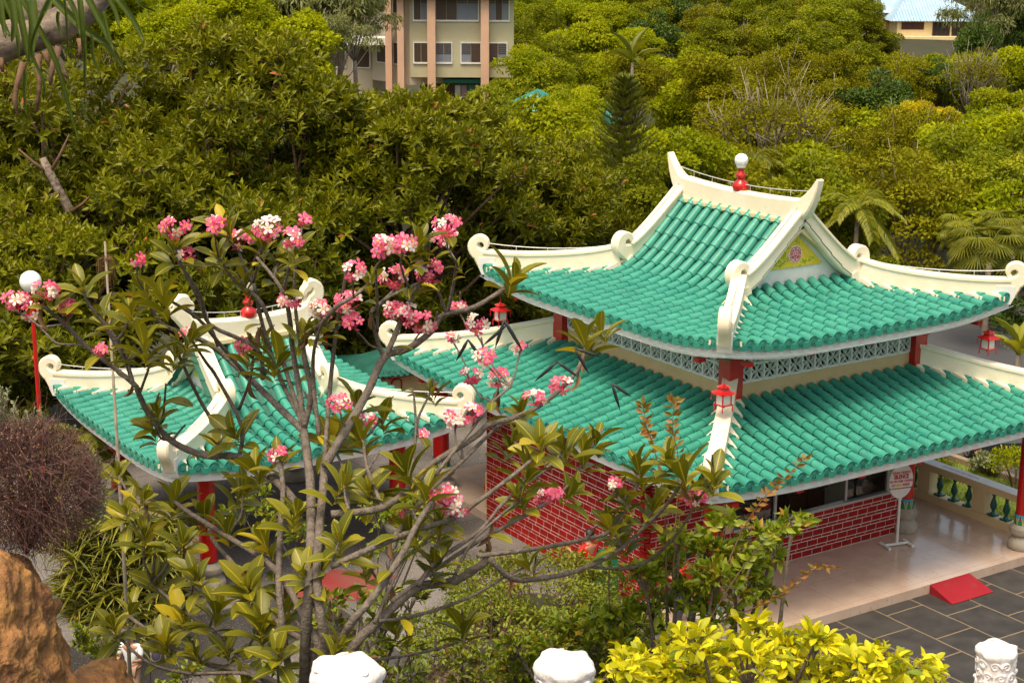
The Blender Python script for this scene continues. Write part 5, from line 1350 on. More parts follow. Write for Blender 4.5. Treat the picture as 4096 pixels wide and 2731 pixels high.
CR = thing('parked_car', 'dark car parked behind the white posts, wheel showing', 'car', (13.3, 4.6, -.5), rz=math.radians(62))
pf = [(-2.1, .35), (-2.15, .7), (-1.95, .88), (-1.2, .98), (-.6, 1.42), (.7, 1.45), (1.35, 1.0), (2.0, .85), (2.15, .6), (2.1, .3)]
mb = MB(); rows = []
for y, k in ((-.85, .93), (-.8, 1.), (.8, 1.), (.85, .93)): rows.append([(a_*(.99 if k < 1 else 1), y, .3+(b_-.3)*k) for a_, b_ in pf]+[(pf[0][0], y, .3)])
mb.grid(rows); 
for y in (-.85, .85): mb.add([(a_*.99, y, .3+(b_-.3)*.93) for a_, b_ in pf], [tuple(range(len(pf)))])
mb.build('body', 'car_paint', CR)
mb = MB()
for y in (-.86, .86): mb.prism([(-1.1, y, .98), (-.58, y, 1.3), (.6, y, 1.33), (1.15, y, .98)], (0, .01 if y > 0 else -.01, 0))
mb.build('side_window', 'pane_blue', CR)
for x in (-1.3, 1.3):
    for y in (-.82, .82):
        w = MB(); w.tube([(x, y-.1, .32), (x, y+.1, .32)], .33, 24); wo = w.build('wheel', 'tyre', CR, smooth=True, angle=40)
        m2 = MB()
        for k in range(5):
            a_ = 2*PI*k/5; m2.obox((x, y*1.135, .32), (x+.2*math.cos(a_), y*1.135, .32+.2*math.sin(a_)), .06, .03, up=(0, 1, 0))
        m2.tube([(x+.21*math.cos(a_), y*1.135, .32+.21*math.sin(a_)) for a_ in np.linspace(0, 2*PI, 19)], .025, 6, caps=False); m2.build('rim', 'rim', wo)
t = thing('garden_gateway', 'low wall with white posts in front of the parked car', 'gateway', (12.2, 4.2, -.5)); mb = MB(); pass
for x, y in ((-.1, -.6), (-.1, 4.6), (5.2, -.8)): mb = MB(); mb.box((x, y, 1.2), (.22, .22, 2.4)); mb.build('post', 'white_paint', t)
mb = MB(); mb.box((0, 2, .12), (.3, 7, .35)); mb.build('low_wall', 'kerb_stone', t)
def shrub(name, loc, R, n, ls, lm, label, cat='shrub', flat=.8, K=14, lump=.42, stems=True, group=None, tpl='fold', asp=.42, bark='bark_brown', seed=1, base=None, up=.4):
    P, d, L, lr, i, g = crown_points(n, R, flat, K, lump, seed, hollow=.6); t = thing(name, label, cat, tuple(loc), group=group); h = R*flat*.9 if base is None else base
    A = d*.7+g.normal(size=(n, 3))*.55; A[:, 2] += up; N = g.normal(size=(n, 3))*.5+np.array([0, 0, .8])
    leaves('foliage', P+np.array([0, 0, h]), A, N, ls*g.uniform(.65, 1.25, n), ls*asp, tpl, lm, t)
    mb = MB()
    for k in range(K):
        e = L[k]+np.array([0, 0, h]); mb.tube([(L[k][0]*.1, L[k][1]*.1, -.1), tuple(e*.5+np.array([.02, 0, 0])), tuple(e)], [max(.012, R*.02), max(.008, R*.014), .004], 5)
    mb.build('stems', bark, t); return t
gs = random.Random(4)
for k, (x, y, R, lm, lb) in enumerate(((9.6, 2.9, .45, 'lf_mid', 'small green shrub in the garden nearest the balustrade'), (10.6, 4.0, .6, 'lf_palm', 'yellow-green spiky shrub before the driveway kerb'), (10.9, 1.4, .8, 'lf_bright', 'tall leafy garden bush near the right red column'), (11.6, -.2, .9, 'lf_mid', 'green bush right of the last red column'), (10.2, 6.2, .6, 'lf_palm', 'yellowish garden plant behind the first balusters'), (9.0, 7.2, .6, 'lf_bright', 'bright garden plant just past the porch end'), (11.2, 2.6, .4, 'lf_silver', 'low pale flowering plant in the garden bed'))):
    shrub('garden_shrub', (x, y, -.45), R, 900, .12, lm, lb, seed=k+40)

# ------------------------------------------------------------------ rubber trees (big dark mass on the left)
def rubber(px, py, dep, R, flat, nros, label, seed, ls=.33):
    c = at(px, py, dep); g = np.random.default_rng(seed); t = thing('rubber_tree', label, 'tree', (c[0], c[1], -1.6 if dep < 60 else terrain(c[0], c[1])), group='dark rubber trees behind the pavilions'); h = c[2]-t.location[2]
    P, d, L, lr, i, g = crown_points(nros, R, flat, 72, .25, seed, hollow=.6, bottom=-.8)
    P = P+np.array([0, 0, h])
    ax = d*.8+np.array([0, 0, .55])+g.normal(size=(nros, 3))*.35; ax /= np.linalg.norm(ax, axis=1, keepdims=True)
    m = 10; PP = []; AA = []; NN = []; LLn = []
    e1 = np.cross(ax, g.normal(size=(nros, 3))); e1 /= np.linalg.norm(e1, axis=1, keepdims=True); e2 = np.cross(ax, e1)
    for k in range(m):
        a = 2.4*k+g.uniform(0, .5, (nros, 1)); spread = .35+.9*(k/m); r = np.cos(a)*e1+np.sin(a)*e2
        PP.append(P-ax*(.035*k)); A = ax*np.cos(spread)+r*np.sin(spread); A[:, 2] -= .12*k/m; AA.append(A); NN.append(ax*np.sin(spread)-r*np.cos(spread)); LLn.append(ls*g.uniform(.75, 1.15, nros)*(.75+.25*min(1, k/4)))
    PP, AA, NN, LLn = map(np.concatenate, (PP, AA, NN, LLn))
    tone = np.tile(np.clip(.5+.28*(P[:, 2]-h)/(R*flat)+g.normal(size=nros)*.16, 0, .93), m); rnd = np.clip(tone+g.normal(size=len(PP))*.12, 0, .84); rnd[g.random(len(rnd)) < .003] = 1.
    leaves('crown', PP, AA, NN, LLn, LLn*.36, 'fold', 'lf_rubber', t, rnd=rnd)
    mb = MB(); tr = R*.055; mb.tube([(0, 0, 0), (.2, .1, h*.35), (0, 0, h*.6)], [tr*1.3, tr, tr*.8], 10)
    for k in range(72):
        e = L[k]+np.array([0, 0, h]); s = np.array([0, 0, h*.55]); mm = s*.5+e*.5+g.normal(size=3)*.4
        mb.tube([tuple(s), tuple(mm), tuple(e)], [tr*.4, tr*.22, tr*.1], 6)
    for k in range(0, nros, 9):
        s = L[i[k]]+np.array([0, 0, h]); e = P[k]-ax[k]*.1; mb.tube([tuple(s), tuple((s+e)/2+g.normal(size=3)*.08), tuple(e)], [.035, .025, .012], 5)
    mb.build('trunk', 'bark_brown', t, smooth=True); return t
rubber(280, 760, 49, 5.2, .92, 3600, 'dark rubber tree filling the upper left', 61)
rubber(1020, 620, 50, 5.0, .85, 3600, 'dark glossy rubber tree behind the plumeria top and below the building wing', 62)
rubber(760, 1010, 47, 4.6, .8, 2800, 'dark rubber tree directly above the gate pavilion ridge', 63)
rubber(1640, 820, 50, 4.6, .9, 3200, 'dark rubber tree in front of the pink pillars', 64)
rubber(2180, 960, 54, 4.2, .85, 2800, 'dark rubber tree touching the left eave of the upper roof', 65)
rubber(90, 1330, 44, 4.4, .9, 2600, 'dark rubber tree behind the slim red lamp post', 66)
rubber(1420, 1180, 52, 4.2, .85, 2400, 'shaded rubber tree between the two pavilions', 67)
rubber(2000, 1300, 55, 3.6, .8, 1800, 'lowest dark rubber tree behind the lower left roof ridge', 68)
rubber(-420, 900, 50, 4.6, .9, 2200, 'rubber tree reaching in from beyond the left margin', 69)
for (px, py, s, d_) in ((1780, 400, .5, 44), (1880, 470, .42, 45), (2180, 540, .35, 46)):
    pass
mb = MB(); tk = thing('leaning_trunk', 'pale mottled trunk leaning through the dark leaves above the lamp post', 'tree', tuple(at(330, 1100, 43.5)))
at_c = at

q = [at(120, 660, 43.5), at(150, 720, 43.5), at(190, 800, 43.6), at(235, 880, 43.8), at(270, 1000, 44), at(330, 1150, 44.5)]
b0 = at(330, 1100, 43.5); mb.tube([tuple(v-b0+HZ*1.2) for v in q], [.1, .12, .13, .14, .15, .16], 10); mb.build('trunk', 'bark_mottled', tk, smooth=True)
mb = MB()
for a_, b_ in (((150, 720), (20, 620)), ((190, 800), (60, 830)), ((150, 720), (230, 560)), ((235, 880), (330, 800))): mb.tube([tuple(at(*a_, 43.5)-b0), tuple(at((a_[0]+b_[0])/2, (a_[1]+b_[1])/2+8, 43.4)-b0), tuple(at(*b_, 43.3)-b0)], [.06, .045, .02], 6)
mb.v = [tuple(np.array(v)+HZ*1.2) for v in mb.v]; mb.build('limb', 'bark_brown', tk, smooth=True)
# ------------------------------------------------------------------ plumeria in front (drawn branch by branch)
PD = 10.
def pdep(x, y): return PD+.75*math.sin(x/210.+.6)+.5*math.sin(y/150.+x/400.)+.25*math.sin(x/70.)
prr = random.Random(12)
PL0 = atp(715, 1640, PD); PLz = terrain(PL0[0], PL0[1])
PT = thing('plumeria_tree', 'large pink-flowering plumeria tree with grey knobbly branches in the foreground', 'tree', (PL0[0], PL0[1], PLz)); POFF = np.array([PL0[0], PL0[1], PLz])
BR = []       # (list of (x,y), r0, r1, tip depth offset)
def br(pts, w0, w1, off=0.): BR.append((pts, w0, w1, off))
br([(705, 1680), (700, 1568), (703, 1450), (711, 1330), (715, 1200), (712, 1100), (698, 990)], 38, 27)
br([(745, 1680), (752, 1568), (748, 1480), (735, 1400), (728, 1300), (735, 1200), (742, 1120), (745, 1070)], 34, 25, .1)
br([(770, 1680), (780, 1568), (815, 1480), (870, 1425), (955, 1350), (1040, 1335), (1100, 1300), (1125, 1282)], 36, 24, .2)
br([(740, 1680), (760, 1540), (800, 1440), (850, 1380), (900, 1310), (930, 1260), (960, 1200), (1000, 1140)], 30, 16, -.3)
br([(690, 1680), (668, 1568), (650, 1450), (640, 1330), (645, 1200), (650, 1120), (640, 1040)], 26, 15, -.2)
br([(700, 1640), (740, 1520), (700, 1420), (650, 1330), (600, 1280), (520, 1230), (440, 1180), (400, 1150)], 26, 13, .3)
br([(690, 1640), (720, 1500), (650, 1440), (590, 1370), (540, 1300), (490, 1240), (470, 1190)], 22, 12, .5)
br([(700, 1640), (640, 1570), (560, 1540), (480, 1525), (400, 1490), (330, 1440), (290, 1410)], 20, 11, .2)
br([(660, 1600), (600, 1560), (540, 1500), (480, 1440), (420, 1400), (350, 1340)], 16, 10, .5)
br([(600, 1568), (560, 1545), (430, 1545), (340, 1520), (270, 1460)], 15, 9, -.3)
br([(698, 990), (640, 935), (571, 867), (487, 794), (417, 764), (366, 739), (329, 665)], 24, 12, .3)
br([(571, 867), (505, 790), (454, 731), (373, 680)], 15, 10, -.2)
br([(501, 794), (483, 750), (450, 676), (421, 622)], 14, 9, .2)
br([(501, 988), (457, 914), (417, 830), (405, 800)], 14, 9)
br([(549, 1048), (555, 980), (500, 870), (472, 830), (439, 779)], 15, 9, -.3)
br([(549, 940), (575, 870), (582, 808)], 12, 7)
br([(700, 1180), (640, 1110), (549, 1050), (472, 1046), (395, 1013), (344, 955), (318, 903), (304, 878), (198, 794), (150, 745), (99, 702)], 26, 12, -.2)
br([(304, 878), (289, 830), (234, 739)], 17, 10, .2)
br([(304, 878), (270, 780), (205, 700), (190, 660)], 14, 9, -.1)
br([(322, 900), (340, 850), (355, 801)], 10, 8); br([(373, 969), (378, 920), (381, 881)], 9, 7)
br([(603, 870), (590, 800), (483, 746), (463, 688), (441, 648), (410, 600), (402, 560)], 16, 9)
br([(697, 985), (672, 900), (640, 800), (601, 696), (559, 661), (529, 633), (502, 589)], 18, 10, .1)
br([(690, 960), (640, 860), (603, 745), (588, 674), (581, 648), (559, 604), (548, 576)], 16, 9, .2)
br([(581, 648), (599, 582), (603, 551)], 11, 8)
br([(700, 980), (685, 880), (672, 800), (667, 746), (660, 701), (650, 672), (630, 639), (590, 591)], 20, 10, -.1)
br([(652, 666), (665, 611), (682, 560)], 12, 9); br([(690, 800), (680, 720), (676, 655), (680, 600)], 14, 9, .3)
br([(697, 985), (715, 900), (696, 790), (733, 749), (775, 703), (812, 681), (854, 646)], 20, 11, .2)
br([(745, 1070), (757, 900), (772, 760), (786, 679), (797, 613)], 18, 10, .4)
br([(733, 1000), (720, 880), (722, 800), (745, 730)], 17, 10, -.3)
br([(745, 1070), (796, 985), (844, 900), (883, 820), (939, 800), (992, 760), (1019, 723), (1089, 706), (1168, 657)], 30, 14)
br([(883, 820), (874, 804), (863, 767), (852, 718), (871, 701), (913, 657), (920, 640)], 16, 10, .2)
br([(867, 760), (867, 700), (865, 657), (863, 613)], 12, 8, -.1)
br([(852, 718), (880, 690), (940, 660), (972, 648)], 12, 8)
br([(883, 812), (893, 802), (922, 734), (944, 685), (968, 641), (977, 602), (986, 558)], 20, 11)
br([(946, 674), (930, 640), (920, 608)], 11, 8)
br([(1027, 723), (1041, 657), (1049, 604)], 13, 9); br([(1027, 723), (1015, 690), (1005, 666)], 12, 8)
br([(760, 1180), (880, 1165), (957, 1105), (986, 1069), (1088, 1005), (1121, 976), (1179, 960), (1238, 932), (1290, 891), (1326, 850), (1345, 800)], 24, 12, .1)
br([(900, 1240), (986, 1130), (1062, 1058), (1109, 1011), (1159, 967), (1197, 946)], 18, 10, .3)
br([(1000, 1090), (1085, 982), (1132, 923), (1173, 888)], 14, 8, -.2)
br([(880, 1165), (845, 1080), (833, 1010), (820, 950)], 14, 9, .2); br([(940, 1110), (955, 1000), (950, 900)], 12, 7, .1); br([(800, 1170), (790, 1080), (745, 990), (700, 900)], 12, 8, .5)
br([(760, 1300), (850, 1260), (960, 1215), (1040, 1190), (1100, 1150), (1180, 1090), (1240, 1040)], 22, 11, -.2)
br([(1096, 1276), (1215, 1262), (1345, 1238), (1403, 1217), (1448, 1152), (1468, 1091)], 17, 10, .1)
br([(1125, 1282), (1170, 1325), (1225, 1330), (1320, 1312), (1410, 1270), (1470, 1220), (1530, 1160), (1570, 1100)], 20, 10, -.1)
br([(1350, 1300), (1440, 1305), (1500, 1280), (1560, 1220), (1600, 1150)], 13, 9, .1)
br([(960, 1345), (1000, 1290), (1100, 1220), (1160, 1150), (1250, 1080), (1290, 1040)], 16, 9, .3)
br([(900, 1380), (1010, 1300), (1120, 1230), (1230, 1170), (1300, 1120), (1340, 1060)], 16, 9, .4)
br([(870, 1425), (920, 1420), (1000, 1400), (1080, 1370), (1150, 1330), (1210, 1300)], 14, 9)
br([(800, 1520), (900, 1510), (1000, 1490), (1060, 1470)], 12, 8, .1); br([(860, 1430), (900, 1340), (940, 1270), (1010, 1230)], 14, 9, .5)
br([(1040, 1330), (1080, 1250), (1130, 1200), (1190, 1150)], 12, 8, .2)
# points: (x, y, kind, size) ; kinds L leaves, F flower, B bud
TIPS = [(329, 665, 'L', 1), (373, 680, 'L', .9), (405, 800, 'L', .8), (439, 779, 'L', .8), (582, 808, 'L', .7), (190, 660, 'L', 1.), (234, 739, 'L', 1.1), (120, 690, 'L', .8), (300, 730, 'L', 1.2), (330, 790, 'L', 1.),
 (402, 570, 'L', .9), (520, 520, 'L', 1.1), (502, 589, 'L', .9), (603, 560, 'L', .8), (640, 600, 'L', .7), (682, 570, 'L', .6), (560, 640, 'L', .7), (854, 640, 'L', .6), (745, 740, 'L', .7), (960, 560, 'L', .9), (1050, 605, 'L', .3), (972, 575, 'L', .7),
 (1180, 645, 'L', 1.2), (1345, 790, 'L', 1.2), (1380, 760, 'L', 1.1), (1197, 940, 'L', .9), (640, 820, 'L', 1.), (610, 790, 'L', .8), (700, 760, 'L', .7), (820, 930, 'L', 1.), (540, 1000, 'L', 1.2), (500, 1020, 'L', 1.), (760, 1010, 'L', 1.2), (830, 1010, 'L', 1.1), (880, 960, 'L', .9), (990, 900, 'L', .7),
 (360, 950, 'L', .9), (350, 985, 'L', .8), (400, 1150, 'L', 1.1), (330, 1150, 'L', 1.), (270, 1090, 'L', 1.), (470, 1190, 'L', 1.2), (520, 1220, 'L', 1.), (590, 1080, 'L', 1.1), (640, 1060, 'L', 1.), (560, 1130, 'L', 1.1), (680, 1180, 'L', 1.), (420, 1250, 'L', 1.1), (330, 1230, 'L', 1.), (290, 1180, 'L', 1.), (450, 1320, 'L', 1.1), (360, 1330, 'L', 1.), (300, 1400, 'L', 1.), (260, 1440, 'L', 1.), (420, 1420, 'L', 1.1), (380, 1480, 'L', 1.1), (500, 1400, 'L', 1.2), (570, 1350, 'L', 1.1), (600, 1440, 'L', 1.2), (520, 1500, 'L', 1.), (640, 1500, 'L', 1.), (660, 1400, 'L', 1.), (610, 1250, 'L', 1.1), (700, 1320, 'L', .9), (790, 1110, 'L', .9), (850, 1130, 'L', 1.), (930, 1080, 'L', 1.), (980, 1130, 'L', 1.), (940, 1220, 'L', .9), (1010, 1200, 'L', .8), (1000, 1290, 'L', .9), (900, 1430, 'L', .8), (1060, 1440, 'L', .9), (840, 1290, 'L', .7), (780, 1240, 'L', .8),
 (1240, 1020, 'L', 1.2), (1295, 1030, 'L', 1.1), (1215, 1080, 'L', 1.), (1340, 1040, 'L', 1.2), (1370, 1010, 'L', 1.), (1468, 1080, 'L', 1.2), (1430, 1140, 'L', 1.), (1570, 1090, 'L', 1.3), (1605, 1140, 'L', 1.2), (1540, 1060, 'L', 1.1), (1500, 1170, 'L', 1.1), (1400, 1200, 'L', .9), (1310, 1130, 'L', 1.), (1190, 1140, 'L', .9), (1640, 1100, 'L', .9), (1210, 1290, 'L', .7), (1430, 1240, 'L', .9), (450, 1500, 'L', .8), (560, 1560, 'L', .9), (780, 1480, 'L', .6), (1180, 1010, 'L', .7)]
FLW = [(40, 690, 1.2), (105, 668, 1.1), (158, 708, .9), (70, 715, .9), (402, 525, 1.05), (493, 516, .7), (553, 552, 1.05), (617, 525, 1.15), (672, 550, .9), (695, 505, .3), (427, 583, .5), (315, 597, .4), (880, 560, .8), (926, 560, 1.), (1024, 520, 1.1), (1028, 545, 1.15), (870, 575, .4), (810, 622, .8), (905, 635, 1.1), (985, 627, 1.3), (735, 712, .8), (800, 695, 1.1), (668, 688, .8), (815, 740, .8), (930, 720, 1.15), (965, 740, 1.1), (905, 712, .7), (1093, 744, .9), (1055, 708, .5), (1118, 822, .8), (1080, 862, .8), (1145, 870, 1.), (1228, 915, .8), (1290, 885, .9), (1195, 800, .35), (560, 795, .7), (430, 765, .35), (235, 805, .5), (780, 925, .8), (635, 1045, .7), (845, 965, .5), (1045, 965, 1.), (1085, 945, .7), (1022, 1140, 1.1), (1048, 1160, .9), (1248, 1140, .5), (1270, 1135, .5), (1410, 1110, .5), (1598, 1140, .9), (1040, 775, .4), (970, 1000, .3)]
nodes = []
for pts, w0, w1, off in BR:
    L = len(pts)
    for i, (x, y) in enumerate(pts): nodes.append((x, y, pdep(x, y)+off*i/(L-1), w0+(w1-w0)*i/(L-1)))
def connect(x, y, w=8.):
    best = None
    for nx, ny, nd, nw in nodes:
        d = math.hypot(nx-x, ny-y)
        if d < 26: return (nx, ny, nd, nw)
        if ny > y+12:
            c = d+max(0, abs(nx-x)-(ny-y))*1.2
            if best is None or c < best[0]: best = (c, nx, ny, nd, nw)
    _, nx, ny, nd, nw = best; k = prr.uniform(-.12, .12); mx, my = (nx+x)/2+(ny-y)*k, (ny+y)/2+abs(x-nx)*.18; dd = pdep(x, y)+prr.uniform(-.35, .35)
    path = [(nx, ny, nd), ((nx+mx)/2, (ny+my)/2, nd*.7+dd*.3), (mx, my, (nd+dd)/2), ((mx+x)/2, (my+y)/2-2, nd*.2+dd*.8), (x, y, dd)]
    EXTRA.append((path, min(nw, w*1.25), w)); nodes.append((x, y, dd, w)); return (x, y, dd, w)
EXTRA = []
def smooth_path(P, n=4):
    P = [np.array(p, float) for p in P]; out = []
    for i in range(len(P)-1):
        p0, p1, p2, p3 = P[max(i-1, 0)], P[i], P[i+1], P[min(i+2, len(P)-1)]
        for k in range(n):
            t = k/n; out.append(.5*((2*p1)+(-p0+p2)*t+(2*p0-5*p1+4*p2-p3)*t*t+(-p0+3*p1-3*p2+p3)*t**3))
    out.append(P[-1]); return out
tipinfo = [(connect(x, y), x, y, k, s) for x, y, k, s in TIPS]
flinfo = [(connect(x, y+22*s, 6.), x, y, s) for x, y, s in FLW]
mb = MB()
def add_branch(path3, w0, w1):
    sp = smooth_path(path3); n = len(sp); W = []; P = []
    for i, (x, y, d) in enumerate(sp):
        w = (w0+(w1-w0)*i/(n-1))*(1+.05*math.sin(i*2.3)); P.append(tuple(atp(x, y, d)-POFF)); W.append(w*(.68 if w0 < 20 else .74)*d/(FPX*.57422)/2)
    mb.tube(P, W, 9 if w0 > 12 else 7)
    for i in range(1, n-1):     # leaf-scar knobs
        for q in range(2 if w0 < 20 else 1):
            f = prr.random(); a = np.array(P[i]); b = np.array(P[i+1]); c = a+(b-a)*f; dr = rdir(1)[0]; tt = b-a; tt /= np.linalg.norm(tt)+1e-9; dr = dr-tt*(dr@tt); dr /= np.linalg.norm(dr)+1e-9
            if w0 < 17: mb.sphere(tuple(c+dr*W[i]*.92), W[i]*.26, 6, 4)
for pts, w0, w1, off in BR:
    L = len(pts); add_branch([(x, y, pdep(x, y)+off*i/(L-1)) for i, (x, y) in enumerate(pts)], w0, w1)
for path, w0, w1 in EXTRA: add_branch(path, w0, w1)
for k in range(46):               # short bare stubs
    nx, ny, nd, nw = prr.choice(nodes)
    if ny > 1500 or ny < 640: continue
    a = prr.uniform(-.7, .7); L = prr.uniform(28, 75); add_branch([(nx, ny, nd), (nx+L*.5*math.sin(a)*1.2, ny-L*.5, nd), (nx+L*math.sin(a), ny-L*math.cos(a), nd+prr.uniform(-.1, .1))], 9, 6.5)
mb.build('trunk', 'bark_grey', PT, smooth=True)
P = []; A = []; N = []; LL = []; RN = []
cam_up = UP; cam_r = RT
for (nx, ny, nd, nw), x, y, k, s in tipinfo:
    c = atp(x, y, nd)-POFF; ax = np.array([prr.uniform(-.5, .5), prr.uniform(-.5, .5), 1.])+cam_r*((x-nx)/60 if abs(x-nx) < 100 else 0); ax /= np.linalg.norm(ax)
    m = prr.randint(9, 14); e1 = np.cross(ax, rdir(1)[0]); e1 /= np.linalg.norm(e1); e2 = np.cross(ax, e1); t0 = prr.uniform(0, 6)
    for j in range(m):
        a = t0+2.4*j+prr.uniform(-.25, .25); sp = .25+1.15*(j/m)**.8+prr.uniform(-.15, .15); r = math.cos(a)*e1+math.sin(a)*e2
        P.append(c-ax*.012*j); A.append(ax*math.cos(sp)+r*math.sin(sp)); N.append(ax*math.sin(sp)-r*math.cos(sp)+rdir(1)[0]*.15); LL.append(.215*(.75+.25*s)*s**.5*prr.uniform(.65, 1.12)*(.7 if j < 2 else 1)); RN.append(prr.uniform(0, .85) if prr.random() > .05 else prr.uniform(.9, 1))
for k in range(70):               # scattered single leaves along the branches
    nx, ny, nd, nw = prr.choice(nodes)
    if ny < 700 and prr.random() < .6: continue
    if ny > 1500: continue
    c = atp(nx, ny, nd)-POFF; d = rdir(1)[0]; d[2] = abs(d[2])*.4-.1; P.append(c); A.append(d); N.append(np.array([0, 0, 1.])+rdir(1)[0]*.5); LL.append(prr.uniform(.13, .21)); RN.append(prr.uniform(0, .85) if prr.random() > .2 else 1.)
LL = np.array(LL); leaves('foliage', np.array(P), np.array(A), np.array(N), LL, LL*.38, 'big', 'lf_plum', PT, rnd=np.array(RN))
P = []; A = []; N = []; LL = []   # dry hanging leaves
for k in range(26):
    nx, ny, nd, nw = prr.choice([q for q in nodes if q[1] < 1350]); c = atp(nx, ny, nd)-POFF; P.append(c); A.append(np.array([prr.uniform(-.3, .3), prr.uniform(-.3, .3), -1])); N.append(rdir(1)[0]); LL.append(prr.uniform(.1, .17))
LL = np.array(LL); leaves('dry_leaves', np.array(P), np.array(A), np.array(N), LL, LL*.25, 'big', 'lf_dry', PT, bend=2.)
# dark twin seed pods
for (x, y) in ((1158, 735), (1165, 745), (1280, 830), (1320, 800), (1075, 780), (1405, 880)):
    mb = MB(); c = atp(x, y, pdep(x, y)-.1)-POFF
    for k in range(2):
        d = np.array([prr.uniform(-1, 1), prr.uniform(-.3, .3), -abs(prr.uniform(.2, 1.1))]); d = cam_r*d[0]+np.array([0, 0, 1])*d[2]; d /= np.linalg.norm(d); L = prr.uniform(.13, .2)
        mb.tube([tuple(c), tuple(c+d*L*.3), tuple(c+d*L*.7), tuple(c+d*L)], [.005, .011, .010, .002], 7)
    mb.build('seed_pod', 'pod_black', PT, smooth=True)
# flower clusters
def flower_tpl():
    v = []; f = []
    for k in range(5):
        a = 2*PI*k/5; o = len(v); ca, sa = math.cos(a), math.sin(a)
        for (r, w, z) in ((.06, .06, 0), (.35, .2, .05), (.65, .30, .12), (.9, .2, .10), (1.0, .04, .05)):
            for s_ in (-1, 1): v.append((r*ca-s_*w*sa, r*sa+s_*w*ca, z+s_*.05))
        for j in range(4): q = o+2*j; f.append((q, q+1, q+3, q+2))
    return v, f
FV, FF = flower_tpl()
FMATS = None
for (nx, ny, nd, nw), x, y, s in flinfo:
    base = atp(nx, ny, nd)-POFF; c = atp(x, y, nd-.03)-POFF; M5 = MB(); ST = MB(); nfl = max(3, int(13*s)); R = .054*s+.012
    o = bpy.data.objects.new('flower_cluster', None)
    ST.tube([tuple(base), tuple(base*.5+c*.5+cam_r*.01), tuple(c-cam_up*R*.6)], [.006, .005, .005], 6)
    hub = c-cam_up*R*.7
    for k in range(nfl):
        d = rdir(1)[0]; d = d-FW*max(0, d@FW)*1.3; d += np.array([0, 0, .35]); d /= np.linalg.norm(d); p = c+d*R*prr.uniform(.65, 1.05)*np.array([1.15, 1.15, .8]); ST.tube([tuple(hub), tuple(hub*.5+p*.5), tuple(p)], [.0022, .002, .003], 4)
        n_ = d*.8-FW*.5+rdir(1)[0]*.25; n_ /= np.linalg.norm(n_); e1 = np.cross(n_, rdir(1)[0]); e1 /= np.linalg.norm(e1); e2 = np.cross(n_, e1); fr = .035*prr.uniform(.8, 1.15)
        M5.cm = 1 if prr.random() < .3 else 0; M5.add([tuple(p+(e1*a+e2*b+n_*q)*fr) for a, b, q in FV], FF)
        M5.cm = 2; K = 6; M5.add([tuple(p+(e1*math.cos(2*PI*j/K)+e2*math.sin(2*PI*j/K))*fr*.2+n_*fr*.07) for j in range(K)], [tuple(range(K))])
    M5.cm = 3
    for k in range(int(5*s)+2):
        d = rdir(1)[0]; d[2] = abs(d[2]); p = hub+d*R*prr.uniform(.7, 1.1); M5.tube([tuple(hub), tuple(hub*.3+p*.7), tuple(p)], [.0015, .0045, .002], 5)
    fo = M5.build('flower_cluster', ['petal', 'petal_white', 'petal_eye', 'bud_pink'], PT); ST.build('flower_stalk', 'stalk_red', fo)
    r_ = np.zeros(len(fo.data.vertices)); r_[:] = rng.random(len(r_)); at_ = fo.data.attributes.new('rnd', 'FLOAT', 'POINT'); at_.data.foreach_set('value', r_.astype(np.float32))

# ------------------------------------------------------------------ carved white posts and railing deck
def carved_post(px, py, dep, dia, label, seed):
    c = at(px, py, dep); r = dia/2; t = thing('carved_post', label, 'post', (c[0], c[1], c[2]-1.05), rz=YAW, group='white carved posts along the lookout edge'); g = random.Random(seed); z1 = 1.05
    mb = MB(); n = 48; rows = []
    prof = [(r*.98, 0), (r*.98, z1-.5*r*4), (r*1.0, z1-.9*r), (r*.97, z1-.62*r), (r*1.04, z1-.5*r), (r*1.1, z1-.34*r), (r*1.06, z1-.16*r), (r*.9, z1-.04*r), (r*.6, z1+.02*r), (r*.3, z1+.03*r), (.001, z1+.04*r)]
    for i, (rr, z) in enumerate(prof):
        row = []
        for k in range(n):
            a = 2*PI*k/n; lump = .05*math.sin(5*a+seed)+.035*math.sin(9*a+seed*2+i*.7) if i >= 4 else 0; q = rr*(1+(lump if i < 9 else lump*.5)); row.append((q*math.cos(a), q*math.sin(a), z+(r*.06*math.sin(4*a+i+seed) if 4 <= i <= 8 else 0)))
        rows.append(row+[row[0]])
    mb.grid(rows); b = mb.build('shaft', 'post_white', t, smooth=True)
    mb = MB()                       # cloud scroll relief
    for k in range(9):
        a0 = 2*PI*k/9+g.uniform(-.1, .1)
        for q in range(3):
            zc = z1-.85*r-.62*r*q; aa = a0+(.35 if q % 2 else 0); R0 = r*.26; sg = g.choice((-1, 1)); pts = []
            for j in range(16): th = j*.62; rr = R0*(1-j/17); pts.append(((r*1.0)*math.cos(aa+sg*rr*math.cos(th)/r), (r*1.0)*math.sin(aa+sg*rr*math.cos(th)/r), zc+rr*math.sin(th)))
            mb.tube(pts, [r*.075*(1-.03*j) for j in range(16)], 6)
    for k in range(16): a = g.uniform(0, 6.28); z = z1-g.uniform(.55, 2.)*r; mb.sphere((r*math.cos(a), r*math.sin(a), z), r*g.uniform(.1, .17), 10, 7)
    mb.build('cloud_relief', 'post_white', b, smooth=True)
    mb = MB(); pts = [(r*.45*(1-j/26)*math.cos(j*.5)+r*.25, r*.45*(1-j/26)*math.sin(j*.5), z1+.03*r) for j in range(22)]; mb.tube(pts, r*.05, 6)
    for k in range(9): a = g.uniform(0, 6.28); q = g.uniform(.2, .85)*r; mb.sphere((q*math.cos(a), q*math.sin(a), z1-.02*r), r*g.uniform(.12, .22), 10, 7, sc=(1, 1, .35))
    mb.build('cap_relief', 'post_white', b, smooth=True); return t
